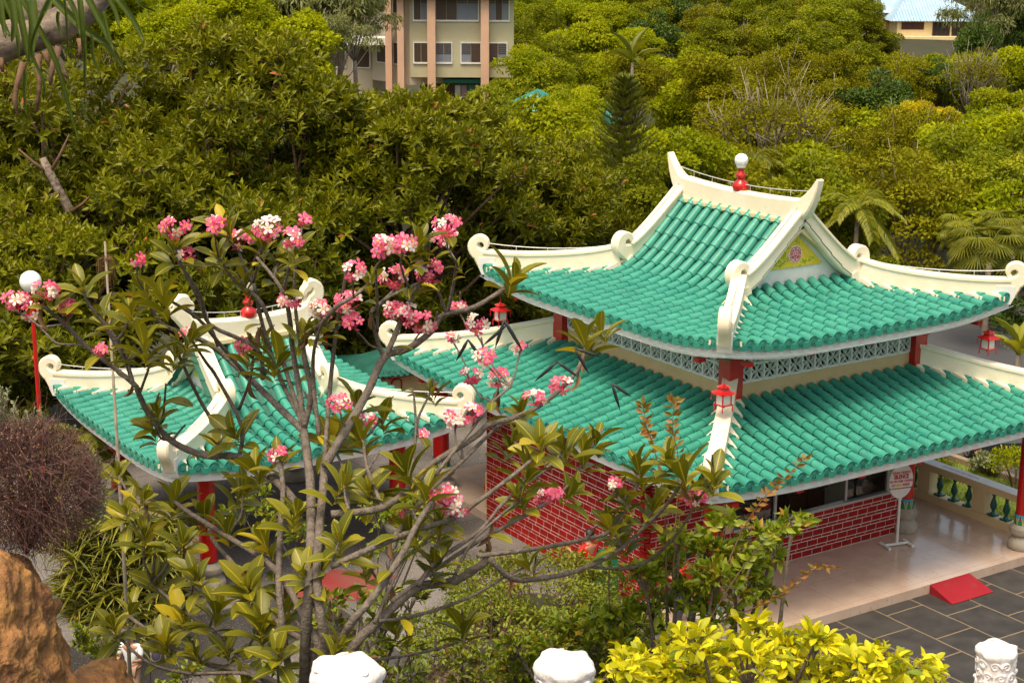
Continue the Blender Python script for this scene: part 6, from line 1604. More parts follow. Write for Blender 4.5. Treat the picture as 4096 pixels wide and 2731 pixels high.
carved_post(1385, 2655, 6., .245, 'white carved post top at the bottom, left of the middle post', 3)
carved_post(2258, 2632, 7.2, .245, 'white carved post top at the bottom centre before the green hedge', 5)
carved_post(3990, 2580, 11., .25, 'white carved post with cloud scrolls at the bottom right corner', 8)
mb = MB(); d0 = at(1385, 2655, 6.); d1 = at(3990, 2580, 11.); 
dv = (d1-d0); dv[2] = 0; dv /= np.linalg.norm(dv); s0 = d0-dv*4; s1 = d1+dv*4; zb = 9.3
nn_ = np.array([dv[1], -dv[0], 0.]); nn_ = nn_ if nn_@HZ < 0 else -nn_
mb.prism([(s0[0], s0[1], 9.75), (s1[0], s1[1], 7.8), (s1[0]+nn_[0]*.35, s1[1]+nn_[1]*.35, 7.8), (s0[0]+nn_[0]*.35, s0[1]+nn_[1]*.35, 9.75)], (0, 0, -1.2)); o = mb.build('parapet_base', 'post_white'); tag(o, 'white parapet base that carries the carved posts', 'parapet')

# ------------------------------------------------------------------ rock and dead-twig shrub at the left
def rock(name, label, cpx, cpy, dep, pts, depth, matn, seed):
    """outline of the rock face in 2352-wide pixels around (cpx,cpy), lofted to a rounded body"""
    c = atp(cpx, cpy, dep); t = MB(); g = np.random.default_rng(seed); n = 40; rows = []
    ang = np.array([math.atan2(-(y-cpy), x-cpx) for x, y in pts]); rad = np.array([math.hypot(x-cpx, y-cpy) for x, y in pts]); o = np.argsort(ang); ang, rad = ang[o], rad[o]
    aa = np.concatenate([ang-2*PI, ang, ang+2*PI]); rr = np.tile(rad, 3); sc = dep/(FPX*.57422)
    for i in range(15):
        lat = -PI/2+PI*i/14; row = []
        for k in range(n):
            a = -PI+2*PI*k/n; R = float(np.interp(a, aa, rr))*sc*math.cos(lat)**.6; nz = 1+.07*math.sin(3*a+i*.8+seed)+.06*math.sin(7*a-i*1.3)+g.uniform(-.03, .03)
            p = LT*(R*math.cos(a)*nz)+np.array([0, 0, 1.])*(R*math.sin(a)*nz)+HZ*(math.sin(lat)*depth*(1+.1*math.sin(5*a+i))); row.append(tuple(p))
        rows.append(row+[row[0]])
    t.grid(rows); ob = t.build(name, matn, smooth=True); ob.location = tuple(c); sub = ob.modifiers.new('s', 'SUBSURF'); sub.levels = sub.render_levels = 3
    tx = bpy.data.textures.new(name, 'CLOUDS'); tx.noise_scale = .13; tx.noise_depth = 6; dm = ob.modifiers.new('d', 'DISPLACE'); dm.texture = tx; dm.strength = depth*.22; dm.texture_coords = 'LOCAL'
    tag(ob, label, 'rock'); return ob
rock('boulder', 'big orange brown rock in the bottom left corner', 20, 1500, 8.5, [(-190, 1500), (-150, 1300), (-60, 1265), (20, 1275), (52, 1310), (70, 1380), (95, 1430), (105, 1500), (120, 1568), (150, 1660), (0, 1760), (-150, 1700)], .5, 'rock', 4)
rock('boulder', 'dark red-brown low rock beside the big orange rock', 230, 1590, 9.2, [(160, 1565), (200, 1545), (240, 1555), (280, 1590), (300, 1640), (200, 1680), (140, 1640)], .35, 'rock', 9)
rock('boulder', 'dark brown rock at the bottom between the hedge and the middle post', 1050, 1575, 26, [(985, 1575), (1010, 1535), (1060, 1515), (1110, 1530), (1140, 1560), (1150, 1610), (1000, 1620)], .8, 'rock_dark', 6)
c = atp(75, 1115, 8.8); DS = thing('twiggy_shrub', 'clipped purple-brown dead-twig shrub ball on the orange rock', 'shrub', tuple(c)); g = np.random.default_rng(9); mb = MB(); sc = 8.8/(FPX*.57422)
EL = np.array([160*sc, 155*sc, 165*sc])
root = np.array([-.06, 0, -.38])
def elp(d, k): return (LT*d[0]*EL[0]+HZ*d[1]*EL[1]+np.array([0, 0, 1.])*d[2]*EL[2])*k
for k in range(1500):
    d = g.normal(size=3); d /= np.linalg.norm(d); k0 = g.uniform(.45, .9); p0 = elp(d, k0); d2 = d+g.normal(size=3)*.28; d2 /= np.linalg.norm(d2); p2 = elp(d2, g.uniform(.93, 1.04)); p1 = (p0+p2)/2+g.normal(size=3)*.02
    mb.tube([tuple(p0), tuple(p1), tuple(p2)], [.0028, .002, .0011], 3, caps=False)
    if k % 2 == 0:
        p3 = elp(d2+g.normal(size=3)*.25, 1.0); mb.tube([tuple(p1), tuple(p3)], [.0016, .001], 3, caps=False)
for k in range(60):
    d = g.normal(size=3); d /= np.linalg.norm(d); p = elp(d, .7); mb.tube([tuple(LT*root[0]+np.array([0, 0, root[2]])), tuple(p*.5+g.normal(size=3)*.03), tuple(p)], [.012, .007, .003], 5)
mb.build('twigs', 'twig_red', DS)
n = 2600; d = g.normal(size=(n, 3)); d /= np.linalg.norm(d, axis=1, keepdims=True); PP = (LT*d[:, :1]*EL[0]+HZ*d[:, 1:2]*EL[1]+np.array([[0, 0, 1.]])*d[:, 2:]*EL[2])*g.uniform(.8, 1.0, (n, 1))
leaves('dead_leaves', PP, g.normal(size=(n, 3)), d, g.uniform(.008, .018, n), .007, 'diamond', 'lf_dry', DS)
def sprigs(name, label, pts, dep, lm, L, per, h, cat='shrub', asp=.45, seed=1, sprL=.18):
    g = np.random.default_rng(seed); c0 = atp(pts[0][0], pts[0][1], dep); t = thing(name, label, cat, tuple(c0)); P = []; A = []; mb = MB()
    for x, y in pts:
        b = atp(x, y, dep+g.uniform(-.15, .15))-c0
        for k in range(per):
            d = np.array([g.uniform(-.7, .7), g.uniform(-.7, .7), 1.]); d /= np.linalg.norm(d); s = b+g.normal(size=3)*h*.5; e = s+d*sprL*g.uniform(.5, 1.2); mb.tube([tuple(s), tuple((s+e)/2+g.normal(size=3)*.01), tuple(e)], [.003, .0025, .0012], 4)
            for j in range(16): f = j/16; P.append(s+(e-s)*f); A.append(d*.7+g.normal(size=3)*.7)
    mb.build('stems', 'bark_pale', t); P = np.array(P); n = len(P); leaves('foliage', P, np.array(A), g.normal(size=(n, 3))+np.array([0, 0, .7]), L*g.uniform(.7, 1.2, n), L*asp, 'fold', lm, t); return t
sprigs('silver_shrub', 'grey-green small-leaved sprigs growing around the dead-twig shrub', [(5, 965), (25, 975), (50, 985), (75, 985), (0, 930), (100, 1005), (215, 1080), (222, 1110), (230, 1140), (225, 1170), (205, 1180), (190, 1060), (150, 1020), (215, 1200)], 9.1, 'lf_silver', .022, 9, .05, seed=3, sprL=.12)
sprigs('low_shrub', 'small leafy green shrub with magenta flower at the foot of the rock', [(200, 1490), (220, 1500), (250, 1505), (185, 1470), (240, 1520)], 10., 'lf_bush', .04, 8, .06, seed=4, sprL=.1)
# striped dracaena bank behind
def tuft_bank(name, label, pts, dep, L, W, lm, per, seed, cat='plant', n=13):
    g = np.random.default_rng(seed); c0 = atp(pts[0][0], pts[0][1], dep); t = thing(name, label, cat, tuple(c0)); P = []; A = []; N = []; mb = MB()
    for x, y in pts:
        for q in range(per):
            b = atp(x+g.uniform(-22, 22), y+g.uniform(-18, 18), dep+g.uniform(-.5, .5))-c0; mb.tube([tuple(b-np.array([0, 0, .5])), tuple(b)], [.02, .012], 5)
            for k in range(n):
                a = 2.4*k+g.uniform(-.3, .3); el = 1.2-1.0*k/n; P.append(b); A.append([math.cos(a)*math.cos(el), math.sin(a)*math.cos(el), math.sin(el)]); N.append([-math.cos(a)*math.sin(el), -math.sin(a)*math.sin(el), math.cos(el)])
    mb.build('stems', 'bark_brown', t); m = len(P); leaves('leaves', np.array(P), np.array(A), np.array(N), L*g.uniform(.7, 1.15, m), W, 'blade', lm, t, bend=1.5)
tuft_bank('striped_dracaena', 'bank of arching yellow-striped strap leaves beside the dead-twig shrub', [(x, y) for y in range(1225, 1530, 34) for x in range(150+int((y-1225)*.1), 400+int((y-1225)*.12)-(60 if y > 1440 else 0), 30)], 33.8, .46, .06, 'lf_stripe', 3, 3)
# ------------------------------------------------------------------ strap leaves and trunk at the top left
t0 = at(150, 180, 8.); SL = thing('screw_pine', 'dark leaning trunk with long hanging strap leaves at the top left', 'tree', tuple(t0)); mb = MB()
q = [(-300, 330), (-60, 250), (60, 200), (170, 175), (300, 130), (420, 60), (520, -40)]
mb.tube([tuple(at(x*.78, y*.78, 8.1)-t0) for x, y in q], [.11, .10, .095, .09, .085, .08, .07], 14); mb.tube([tuple(at(x, y, 8.1)-t0) for x, y in ((200, 150), (140, 60), (150, -120))], [.085, .08, .07], 12)
mb.build('trunk', 'bark_mottled', SL, smooth=True); mb = MB()
for pts in ([(200, 280), (198, 330), (212, 375)], [(120, 320), (85, 440), (75, 520), (92, 590)], [(190, 290), (205, 420), (188, 575)], [(300, 240), (288, 320), (320, 370), (350, 400)], [(275, 320), (262, 380), (258, 440)], [(232, 265), (240, 300), (262, 350)], [(410, 200), (415, 250), (405, 300)], [(0, 300), (15, 370)]):
    mb.tube([tuple(at(x*.78, y*.78, 8.)-t0) for x, y in pts], [.018]+[.013]*(len(pts)-2)+[.007], 7)
mb.build('aerial_roots', 'bark_brown', SL, smooth=True)
BL = [([(270, -10), (420, 140), (560, 240), (640, 365)], 32), ([(110, -10), (190, 130), (280, 300), (345, 520), (405, 735)], 23), ([(600, -10), (680, 100), (742, 225)], 26), ([(450, -10), (520, 120), (592, 275)], 28), ([(560, -10), (592, 60), (612, 145)], 20), ([(90, 0), (128, 200), (152, 340)], 28), ([(20, 0), (62, 90), (90, 190), (96, 300)], 22), ([(410, 0), (424, 150), (430, 310)], 24), ([(432, 200), (436, 330), (434, 450)], 15), ([(350, -10), (385, 60), (412, 190)], 20), ([(160, 0), (172, 140), (150, 330)], 42), ([(260, -10), (225, 60), (195, 120)], 24), ([(-10, 80), (20, 130), (52, 192)], 22), ([(60, -10), (75, 110), (60, 220)], 30), ([(500, -10), (470, 130), (520, 300), (490, 250)], 0), ([(225, 60), (160, 250), (225, 420), (222, 520)], 14), ([(130, 360), (126, 470), (134, 600)], 16), ([(420, 520), (440, 590), (470, 630)], 12), ([(700, -10), (730, 30), (800, 60)], 12), ([(470, 180), (480, 300), (520, 400)], 12), ([(300, 60), (296, 110), (320, 195)], 14), ([(530, 60), (560, 190), (585, 265)], 16), ([(0, -10), (10, 80), (30, 200)], 26), ([(330, -10), (340, 90), (352, 300)], 10)]
mb = MB()
for k, (pts, w) in enumerate(BL):
    if w == 0: continue
    sp = smooth_path([(x*.78, y*.78, 7.6-.02*k) for x, y in pts], 5); n = len(sp); rows = []
    for i, (x, y, d) in enumerate(sp):
        f = i/(n-1); ww = w*.78*.62*(1-f**3)**.7+.6; x2, y2, _ = sp[min(i+1, n-1)]; x0, y0, _ = sp[max(i-1, 0)]; tx_, ty_ = x2-x0, y2-y0; l_ = math.hypot(tx_, ty_)+1e-6; nx_, ny_ = -ty_/l_, tx_/l_
        rows.append([tuple(at(x+nx_*ww, y+ny_*ww, d-.02)-t0), tuple(at(x, y, d+.015)-t0), tuple(at(x-nx_*ww, y-ny_*ww, d-.02)-t0)])
    mb.grid(rows)
lo = mb.build('strap_leaves', 'lf_pandan', SL, smooth=True); a_ = lo.data.attributes.new('rnd', 'FLOAT', 'POINT'); a_.data.foreach_set('value', rng.random(len(lo.data.vertices)).astype(np.float32)*.3+.3)

# ------------------------------------------------------------------ bushes at the bottom right
def leafy_bush(name, label, pts, dep, R, L, lm, nl, seed, cat='bush', base=None, asp=.42, tpl='fold', dz=.25):
    """pts: crown blobs (x, y, scale) in 2352-wide pixels, stems run down to the slope"""
    g = np.random.default_rng(seed); xs = np.mean([p[0] for p in pts]); c0 = atp(xs, max(p[1] for p in pts), dep); tz = terrain(c0[0], c0[1]); org = np.array([c0[0], c0[1], tz]); t = thing(name, label, cat, tuple(org)); PP = []; AA = []; mb = MB(); root = np.array([0, 0, 0.])
    for x, y, s in pts:
        b = atp(x, y, dep+g.uniform(-dz, dz))-org; m = int(nl*s*s)
        if L < .2*R: pass
        d = g.normal(size=(m, 3)); d /= np.linalg.norm(d, axis=1, keepdims=True); d[:, 2] = np.abs(d[:, 2])*.8-.15
        nt_ = max(1, m//9); tw = d[:nt_]*R*s*g.uniform(.55, 1.05, (nt_, 1))
        for q in range(nt_):
            e = b+tw[q]; mb.tube([tuple(b-np.array([0, 0, R*s*.5])), tuple(b*.5+e*.5+g.normal(size=3)*R*.06), tuple(e)], [.006, .0045, .002], 4)
            for j in range(9): f = .45+.55*j/8; PP.append(b+tw[q]*f); AA.append(tw[q]/np.linalg.norm(tw[q])*.6+g.normal(size=3)*.55+np.array([0, 0, -.05 if 'neon' in lm else .15]))
        mb.tube([tuple(root+g.normal(size=3)*.05), tuple(root*.4+b*.6+g.normal(size=3)*.08-np.array([0, 0, .1])), tuple(b)], [.03, .018, .008], 6)
    mb.build('stems', 'bark_grey', t); n = len(PP); Lv = L*g.uniform(.5, 1.25, n); leaves('foliage', np.array(PP), np.array(AA), g.normal(size=(n, 3))*.5+np.array([0, 0, .9]), Lv, Lv*asp, tpl, lm, t, smooth=tpl == 'big'); return t
leafy_bush('golden_bush', 'bright yellow-leaved bush at the bottom right', [(1540, 1500, .9), (1610, 1480, .8), (1680, 1490, .9), (1740, 1455, .8), (1810, 1490, .9), (1870, 1480, .8), (1935, 1520, .9), (1985, 1545, .9), (2035, 1510, .8), (2095, 1530, .7), (2140, 1550, .6), (1560, 1530, 1.2), (1640, 1530, 1.2), (1720, 1530, 1.2), (1800, 1540, 1.2), (1880, 1550, 1.2), (1960, 1560, 1.2), (2050, 1570, 1.1), (1480, 1530, 1.), (1420, 1560, 1.), (2000, 1620, 1.2), (1850, 1620, 1.3), (1700, 1620, 1.3), (1550, 1620, 1.3)], 10.4, .24, .10, 'lf_neon', 130, 31, tpl='big', dz=.7)
leafy_bush('leafy_bush', 'green leafy bush with bronze tips between the yellow bush and the red corner column', [(1480, 1330, .9), (1530, 1300, .9), (1500, 1390, 1.), (1580, 1370, 1.), (1640, 1330, 1.), (1560, 1250, .8), (1620, 1260, .9), (1690, 1290, .9), (1740, 1240, .8), (1790, 1230, .7), (1710, 1350, 1.), (1660, 1200, .6), (1820, 1195, .5), (1780, 1290, .7), (1420, 1410, .9), (1380, 1440, .9), (1640, 1410, .9), (1760, 1370, .6), (1440, 1480, .9)], 11.2, .19, .09, 'lf_bush', 190, 32, tpl='fold')
leafy_bush('low_bush', 'low fresh green undergrowth between the middle carved post and the yellow bush', [(x, y, 1.1) for y in (1440, 1490, 1540, 1590) for x in range(1180 if y > 1450 else 1300, 1500, 48)], 11.8, .16, .065, 'lf_bush', 200, 33)
leafy_bush('low_bush', 'dark green undergrowth to the left of the middle carved post', [(x, y, 1.) for y in (1520, 1560, 1600) for x in range(1060, 1240, 50)], 13., .16, .07, 'lf_hedge', 120, 35)
leafy_bush('low_bush', 'leafy green undergrowth below the plumeria on the left', [(x, y, 1.) for y in (1380, 1440, 1500, 1560, 1620) for x in range(760, 1000, 60)]+[(830, 1560, 1.), (620, 1600, 1.), (680, 1580, 1.)], 14.5, .2, .09, 'lf_hedge', 90, 36)
def shoot(name, label, pts, dep, lm, L, seed, pairs=16, grp=None):
    g = np.random.default_rng(seed); P3 = [atp(x, y, dep) for x, y in smooth2(pts)]; c0 = P3[0]; t = thing(name, label, 'shoot', tuple(c0), group=grp); mb = MB(); Q = [p-c0 for p in P3]
    mb.tube([tuple(p) for p in Q], [.006*(1-.75*i/len(Q)) for i in range(len(Q))], 5); mb.build('stem', 'bark_brown', t, smooth=True); PP = []; AA = []
    for i in range(len(Q)//3, len(Q)):
        d = Q[min(i+1, len(Q)-1)]-Q[max(i-1, 0)]; d /= np.linalg.norm(d)
        for s in (-1, 1): PP.append(Q[i]); AA.append(d*.35+RT*s*g.uniform(.5, .9)+FW*g.uniform(-.5, .5)+UP*g.uniform(-.2, .25))
        PP.append(Q[i]); AA.append(d+g.normal(size=3)*.6)
    n = len(PP); leaves('leaves', np.array(PP), np.array(AA), -FW+g.normal(size=(n, 3))*.5, L*g.uniform(.6, 1.1, n), L*.42, 'fold', lm, t)
def smooth2(pts): return [(p[0], p[1]) for p in smooth_path([(x, y, 0) for x, y in pts], 5)]
shoot('bronze_shoot', 'tall thin shoot with bronze leaf tip over the lower roof, right of its twin', [(1545, 1330), (1552, 1200), (1558, 1060), (1545, 985), (1550, 915)], 10.9, 'lf_copper', .075, 41)
shoot('bronze_shoot', 'thin bronze-tipped shoot over the lower roof, left of its twin', [(1530, 1330), (1525, 1150), (1500, 1020), (1485, 985), (1478, 930)], 10.8, 'lf_copper', .07, 42)
shoot('bronze_shoot', 'slanting shoot with bronze leaves crossing the corner of the lower eave', [(1640, 1380), (1690, 1250), (1740, 1160), (1790, 1110), (1850, 1050)], 11., 'lf_copper', .07, 43)
shoot('bronze_shoot', 'bronze-leaved shoot reaching toward the porch floor', [(1640, 1430), (1720, 1400), (1800, 1360), (1860, 1310), (1915, 1300)], 11., 'lf_copper', .06, 44)
shoot('green_shoot', 'arching green compound shoot before the right brick wall', [(1620, 1440), (1680, 1340), (1740, 1260), (1790, 1220), (1855, 1195)], 10.8, 'lf_bush', .1, 45)
shoot('green_shoot', 'green compound shoot before the red corner column', [(1480, 1430), (1510, 1320), (1560, 1250), (1640, 1210), (1700, 1200)], 11.1, 'lf_bush', .09, 46)
shoot('green_shoot', 'green shoot left of the red corner column in front of the bricks', [(1400, 1400), (1400, 1300), (1420, 1220), (1440, 1170)], 11.1, 'lf_bush', .085, 47)

# ------------------------------------------------------------------ clipped hedges on the plaza edge
def hedge(name, label, px, py, dep, rx, ry, rz_, n, seed, base_z=None):
    c = atp(px, py, dep); g = np.random.default_rng(seed); t = thing(name, label, 'hedge', (c[0], c[1], c[2]-rz_)); d = g.normal(size=(n, 3)); d /= np.linalg.norm(d, axis=1, keepdims=True); d[:, 2] = np.where(d[:, 2] < -.5, -d[:, 2], d[:, 2]); se = np.sign(d)*np.abs(d)**.6
    nz = 1+.06*np.sin(d[:, 0]*7+seed)+.05*np.sin(d[:, 1]*9); P = LT*(se[:, :1]*rx)+HZ*(se[:, 1:2]*ry)+np.array([[0, 0, 1.]])*(se[:, 2:]*rz_); P = P*(nz*g.uniform(.8, 1.04, n))[:, None]+np.array([0, 0, rz_])
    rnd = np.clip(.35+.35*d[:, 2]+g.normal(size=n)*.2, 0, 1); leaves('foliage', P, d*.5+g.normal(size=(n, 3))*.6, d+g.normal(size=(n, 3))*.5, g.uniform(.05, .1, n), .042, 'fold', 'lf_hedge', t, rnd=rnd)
    mb = MB()
    for k in range(260): q = P[g.integers(n)]*np.array([.82, .82, .85]); e = q*1.0+g.normal(size=3)*.15; mb.tube([tuple(q*.6+np.array([0, 0, .1])), tuple(q), tuple(e)], [.012, .008, .004], 4)
    mb.build('twigs', 'twig_red', t)
    mb = MB(); mb.sphere((0, 0, rz_*.8), min(rx, ry)*.72, 16, 10, sc=(1, 1, rz_/min(rx, ry)*.9)); mb.build('core', 'soil', t, smooth=True)
hedge('clipped_hedge', 'clipped round-topped hedge in front of the brick wall and green bin', 1230, 1430, 28.5, 1.55, 1.2, 1.05, 9000, 51)
hedge('clipped_hedge', 'darker clipped hedge mass in front, left of the middle carved post', 1130, 1530, 26.5, 1.3, 1.0, .9, 6000, 52)
sprigs('bougainvillea', 'small magenta-flowered sprig by the green bin', [(1178, 1345), (1190, 1355)], 28, 'petal', .05, 5, .05, seed=8, sprL=.12)

# ------------------------------------------------------------------ people
def skinmesh(name, joints, edges, mats_, parent, sub=2):
    me = bpy.data.meshes.new(name); ks = list(joints); me.from_pydata([joints[k][0] for k in ks], [(ks.index(a), ks.index(b)) for a, b in edges], [])
    ob = bpy.data.objects.new(name, me); col.objects.link(ob); md = ob.modifiers.new('skin', 'SKIN')
    bmx = bmesh.new(); bmx.from_mesh(me); ly = bmx.verts.layers.skin.verify(); bmx.verts.ensure_lookup_table()
    for v, k in zip(bmx.verts, ks): r = joints[k][1]; r = r if isinstance(r, tuple) else (r, r); v[ly].radius = r
    bmx.verts[0][ly].use_root = True; bmx.to_mesh(me); bmx.free()
    s = ob.modifiers.new('sub', 'SUBSURF'); s.levels = s.render_levels = sub; bpy.context.view_layer.update()
    m2 = bpy.data.meshes.new_from_object(ob.evaluated_get(bpy.context.evaluated_depsgraph_get())); bpy.data.objects.remove(ob)
    m2.name = name; m2.materials.clear(); m2.materials.append(MATS[mats_]); m2.polygons.foreach_set('use_smooth', [True]*len(m2.polygons)); o = bpy.data.objects.new(name, m2); col.objects.link(o); o.parent = parent; return o
def person(loc, rz, label, J, shirt, trousers, shorts=False, prop=None):
    t = thing('person', label, 'person', tuple(loc), rz); R = dict(pel=.11, wai=.10, che=.125, nec=.05, hd0=.055, hd1=.088, hd2=.09, hd3=.05, shL=.06, shR=.06, elL=.04, elR=.04, wrL=.027, wrR=.027, haL=.033, haR=.033, hiL=.09, hiR=.09, knL=.058, knR=.058, anL=.04, anR=.04, toL=.035, toR=.035)
    Rr = dict(R); Rr['pel'] = (.13, .10); Rr['che'] = (.15, .11); Rr['wai'] = (.12, .09); E = [('pel', 'wai'), ('wai', 'che'), ('che', 'nec'), ('nec', 'hd0'), ('hd0', 'hd1'), ('hd1', 'hd2'), ('hd2', 'hd3')]
    for s in 'LR': E += [('che', 'sh'+s), ('sh'+s, 'el'+s), ('el'+s, 'wr'+s), ('wr'+s, 'ha'+s), ('pel', 'hi'+s), ('hi'+s, 'kn'+s), ('kn'+s, 'an'+s), ('an'+s, 'to'+s)]
    jt = {k: (J[k], Rr[k]) for k in R}; 
    for s in 'LR':                       # fingers
        w = Vector(J['ha'+s]); d = (w-Vector(J['wr'+s])).normalized(); sd = d.cross(Vector((0, 0, 1)));
        if sd.length < .1: sd = Vector((1, 0, 0))
        sd.normalize()
        for k in range(5):
            off = sd*((k-1.5)*.02) if k < 4 else sd*-.045; L_ = (.075, .085, .08, .06, .05)[k]; a = 'f%d%sa' % (k, s); b = 'f%d%sb' % (k, s)
            jt[a] = (tuple(w+off+d*L_*.5), .009); jt[b] = (tuple(w+off*1.05+d*L_+Vector((0, 0, -.015))), .0075); E += [('ha'+s, a), (a, b)]
    skinmesh('body', jt, E, 'skin', t)
    g_ = 1.16; js = {k: (J[k], tuple(x*g_ for x in Rr[k]) if isinstance(Rr[k], tuple) else Rr[k]*g_) for k in ('pel', 'wai', 'che', 'shL', 'shR', 'elL', 'elR')}
    for s in 'LR': js['el'+s] = (tuple(Vector(J['sh'+s]).lerp(Vector(J['el'+s]), .75)), .058)
    js['nk'] = (tuple(Vector(J['che']).lerp(Vector(J['nec']), .6)), .06)
    skinmesh('shirt', js, [('pel', 'wai'), ('wai', 'che'), ('che', 'nk'), ('che', 'shL'), ('che', 'shR'), ('shL', 'elL'), ('shR', 'elR')], shirt, t)
    jp = {'pel': (tuple(Vector(J['pel'])+Vector((0, 0, -.03))), (.14, .12))}
    for s in 'LR': jp['hi'+s] = (J['hi'+s], .105); jp['kn'+s] = (J['kn'+s], .072); jp['an'+s] = (tuple(Vector(J['kn'+s]).lerp(Vector(J['an'+s]), .93)), .056)
    skinmesh('trousers', jp, [e for s in 'LR' for e in (('pel', 'hi'+s), ('hi'+s, 'kn'+s), ('kn'+s, 'an'+s))], trousers, t)
    h1, h2 = Vector(J['hd1']), Vector(J['hd2']); f = Vector(J['face']); mb = MB(); c = h1.lerp(h2, .75)-f*.018
    mb.sphere(tuple(c), .108, 18, 12, sc=(1, 1, 1.02)); mb.v = [v for v in mb.v]; o = mb.build('hair', 'hair_black', t, smooth=True)
    bmx = bmesh.new(); bmx.from_mesh(o.data); fc = h1.lerp(h2, .3)+f*.09
    bmesh.ops.delete(bmx, geom=[v for v in bmx.verts if (v.co-c).dot(f) > .035 and v.co.z < c.z+.045 or v.co.z < c.z-.085], context='VERTS'); bmx.to_mesh(o.data); bmx.free()
    so_ = o.modifiers.new('t', 'SOLIDIFY'); so_.thickness = .012
    sd = f.cross(Vector((0, 0, 1))).normalized(); e0 = h1.lerp(h2, .35)+f*.083
    mb = MB()
    for s in (-1, 1): mb.sphere(tuple(e0+sd*(s*.033)), .012, 8, 6)
    mb.build('eyes', 'black_matte', t, smooth=True); mb = MB(); n0 = h1.lerp(h2, .1)+f*.09; mb.tube([tuple(n0+Vector((0, 0, .03))), tuple(n0+f*.018)], [.008, .014], 8); mb.tube([tuple(n0-sd*.022-Vector((0, 0, .035))-f*.012), tuple(n0+sd*.022-Vector((0, 0, .035))-f*.012)], .007, 6)
    for s in (-1, 1): mb.sphere(tuple(h1.lerp(h2, .3)+sd*(s*.092)-f*.005), .024, 8, 6, sc=(.6, 1, 1.2))
    mb.build('facial_features', 'skin', t, smooth=True)
    for s in 'LR': mb = MB(); a = Vector(J['an'+s]); b = Vector(J['to'+s]); mb.tube([tuple(a-(b-a)*.35+Vector((0, 0, -.045))), tuple((a+b)/2+Vector((0, 0, -.035))), tuple(b+(b-a)*.2+Vector((0, 0, -.01)))], [.05, .05, .04], 10); mb.build('shoe', 'black_matte', t, smooth=True)
    return t
def stand(face=(0, 1, 0), arms=None):
    J = dict(pel=(0, 0, .93), wai=(0, 0, 1.08), che=(0, .0, 1.3), nec=(0, .01, 1.44), hd0=(0, .02, 1.5), hd1=(0, .03, 1.58), hd2=(0, .02, 1.66), hd3=(0, .02, 1.71), shL=(-.19, 0, 1.38), shR=(.19, 0, 1.38), hiL=(-.09, 0, .88), hiR=(.09, 0, .88), knL=(-.1, .06, .48), knR=(.1, -.04, .48), anL=(-.1, .1, .08), anR=(.1, -.12, .08), toL=(-.11, .26, .045), toR=(.11, .05, .045), face=face)
    J.update(elL=(-.25, .1, 1.14), wrL=(-.2, .32, 1.2), haL=(-.18, .4, 1.23), elR=(.25, .06, 1.12), wrR=(.2, .28, 1.14), haR=(.17, .36, 1.17))
    if arms: J.update(arms)
    return J
mp = at(520, 2517, 32.6)
person((mp[0], mp[1], mp[2]-1.72), YAW+math.radians(180-90-12)+0, 'person in white t-shirt and khaki trousers standing by the grey block wall at bottom left', stand(), 'shirt_white', 'khaki')
q = atz(2735, 2520, -.2)
crouch = dict(pel=(0, -.1, .62), wai=(0, -.05, .76), che=(0, .12, .94), nec=(0, .22, 1.06), hd0=(0, .25, 1.1), hd1=(0, .3, 1.17), hd2=(0, .31, 1.25), hd3=(0, .3, 1.3), shL=(-.18, .14, 1.0), shR=(.18, .14, 1.0), elL=(-.24, .34, .82), wrL=(-.16, .52, .9), haL=(-.13, .6, .94), elR=(.24, .3, .82), wrR=(.14, .5, .9), haR=(.1, .58, .94), hiL=(-.1, -.1, .58), hiR=(.1, -.1, .58), knL=(-.14, .24, .5), knR=(.14, .22, .5), anL=(-.13, .08, .08), anR=(.13, .06, .08), toL=(-.14, .24, .045), toR=(.14, .22, .045), face=(0, 1, 0))
pz = person((q[0]-.0, q[1], -.2), math.radians(35), 'person in orange-red shirt with a black bag beside the red corner column', stand(), 'shirt_orange', 'jeans')
t = thing('shoulder_bag', 'black shoulder bag held by the person in orange-red by the corner column', 'bag', (q[0]-.32, q[1]-.06, .62), rz=math.radians(35)); mb = MB(); mb.box((0, 0, .14), (.3, .14, .28), taper=.85); mb.build('bag_body', 'black_matte', t); mb = MB(); mb.tube([(-.12, 0, .27), (-.1, .0, .5), (.02, 0, .62), (.12, 0, .5), (.13, 0, .27)], .012, 6); mb.build('strap', 'black_matte', t)
q = atz(2370, 2440, -.2)
person((q[0], q[1]+.15, -.2), math.radians(10), 'person in bright red shirt standing behind the green bin', stand(), 'shirt_red', 'red_dark')

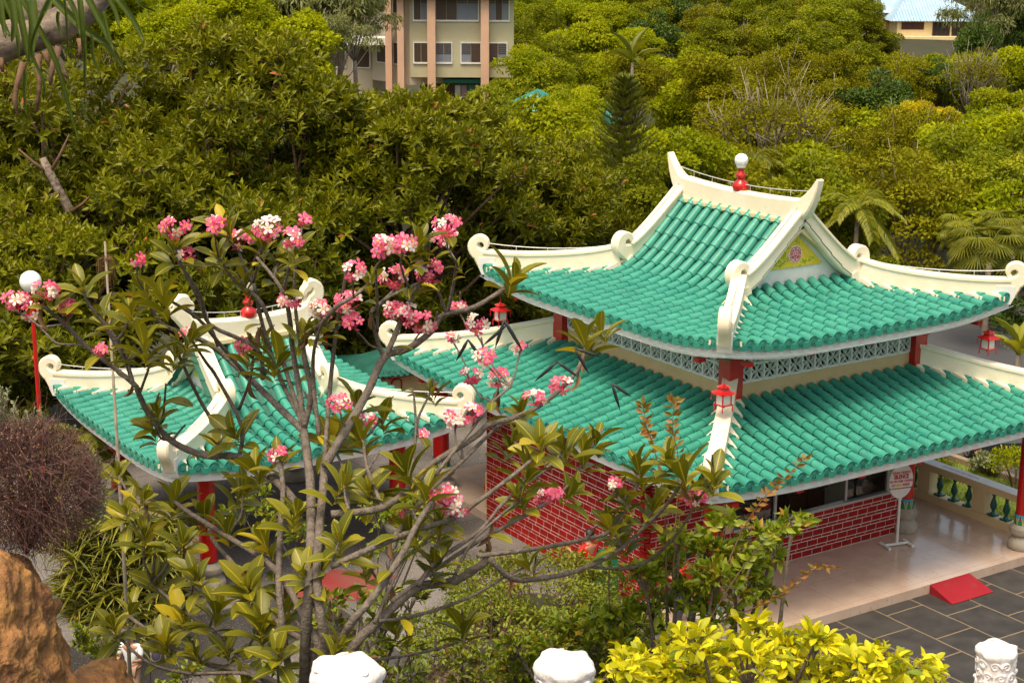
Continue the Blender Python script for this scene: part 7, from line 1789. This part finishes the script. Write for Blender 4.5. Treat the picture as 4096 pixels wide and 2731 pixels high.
leafy_bush('leafy_shrub', 'bright green shrub seen through the plumeria stems before the gate pavilion', [(600, 1150, 1.2), (650, 1190, 1.1), (560, 1180, 1.), (870, 1190, 1.1), (930, 1170, 1.2), (1000, 1150, 1.), (960, 1230, 1.2), (900, 1260, 1.), (700, 1230, 1.)], 27, .42, .13, 'lf_bush', 130, 37)
leafy_bush('leafy_shrub', 'dark green shrub behind the lower plumeria stems at the bottom left', [(430, 1560, 1.), (520, 1590, 1.1), (600, 1540, 1.), (480, 1610, 1.), (350, 1600, 1.)], 15.5, .22, .1, 'lf_hedge', 90, 38)
mb = MB(); c = [atz(1150, 2385, -.19), atz(1330, 2275, -.19), atz(1600, 2300, -.19), atz(1420, 2400, -.19)]; mb.prism([tuple(q_) for q_ in c], (0, 0, -.006)); o = mb.build('red_mat', 'red_floor'); tag(o, 'faded red mat on the dark paving behind the plumeria stems', 'mat')
EXPO = 1.02
# ------------------------------------------------------------------ camera, light, world
cd = bpy.data.cameras.new('camera'); co = bpy.data.objects.new('camera', cd); col.objects.link(co)
M = Matrix(((RT[0], UP[0], -FW[0], CAM[0]), (RT[1], UP[1], -FW[1], CAM[1]), (RT[2], UP[2], -FW[2], CAM[2]), (0, 0, 0, 1)))
co.matrix_world = M; cd.sensor_width = 36; cd.lens = FPX/4096*36; cd.clip_start = .1; cd.clip_end = 3000; scene.camera = co
SUN_EL, SUN_AZ = math.radians(68), YAW+math.radians(180-25)      # from behind the camera, to its left
sd = Vector((math.cos(SUN_AZ)*math.cos(SUN_EL), math.sin(SUN_AZ)*math.cos(SUN_EL), math.sin(SUN_EL)))
sl = bpy.data.lights.new('sun', 'SUN'); sl.energy = 1.5; sl.angle = math.radians(22); sl.color = (1, .89, .70)
so = bpy.data.objects.new('sun', sl); col.objects.link(so); so.rotation_euler = (-sd).to_track_quat('-Z', 'Y').to_euler(); so.location = (0, 0, 40)
wd = bpy.data.worlds.new('World'); scene.world = wd; wd.use_nodes = True; n, l = wd.node_tree.nodes, wd.node_tree.links
sk = n.new('ShaderNodeTexSky'); sk.sky_type = 'NISHITA'; sk.sun_disc = False; sk.sun_elevation = SUN_EL; sk.sun_rotation = math.radians(90)-SUN_AZ
sk.dust_density = 4; sk.air_density = 1.; sk.ozone_density = .6
bg = n['Background']; wm = n.new('ShaderNodeVectorMath'); wm.operation = 'MULTIPLY'; wm.inputs[1].default_value = (1.12, 1., .78); l.new(sk.outputs[0], wm.inputs[0]); l.new(wm.outputs[0], bg.inputs[0]); bg.inputs[1].default_value = .13
vs = scene.view_settings; vs.view_transform = 'Standard'; vs.look = 'None'; vs.gamma = 1; vs.exposure = EXPO
scene.render.resolution_x = 1024; scene.render.resolution_y = 682
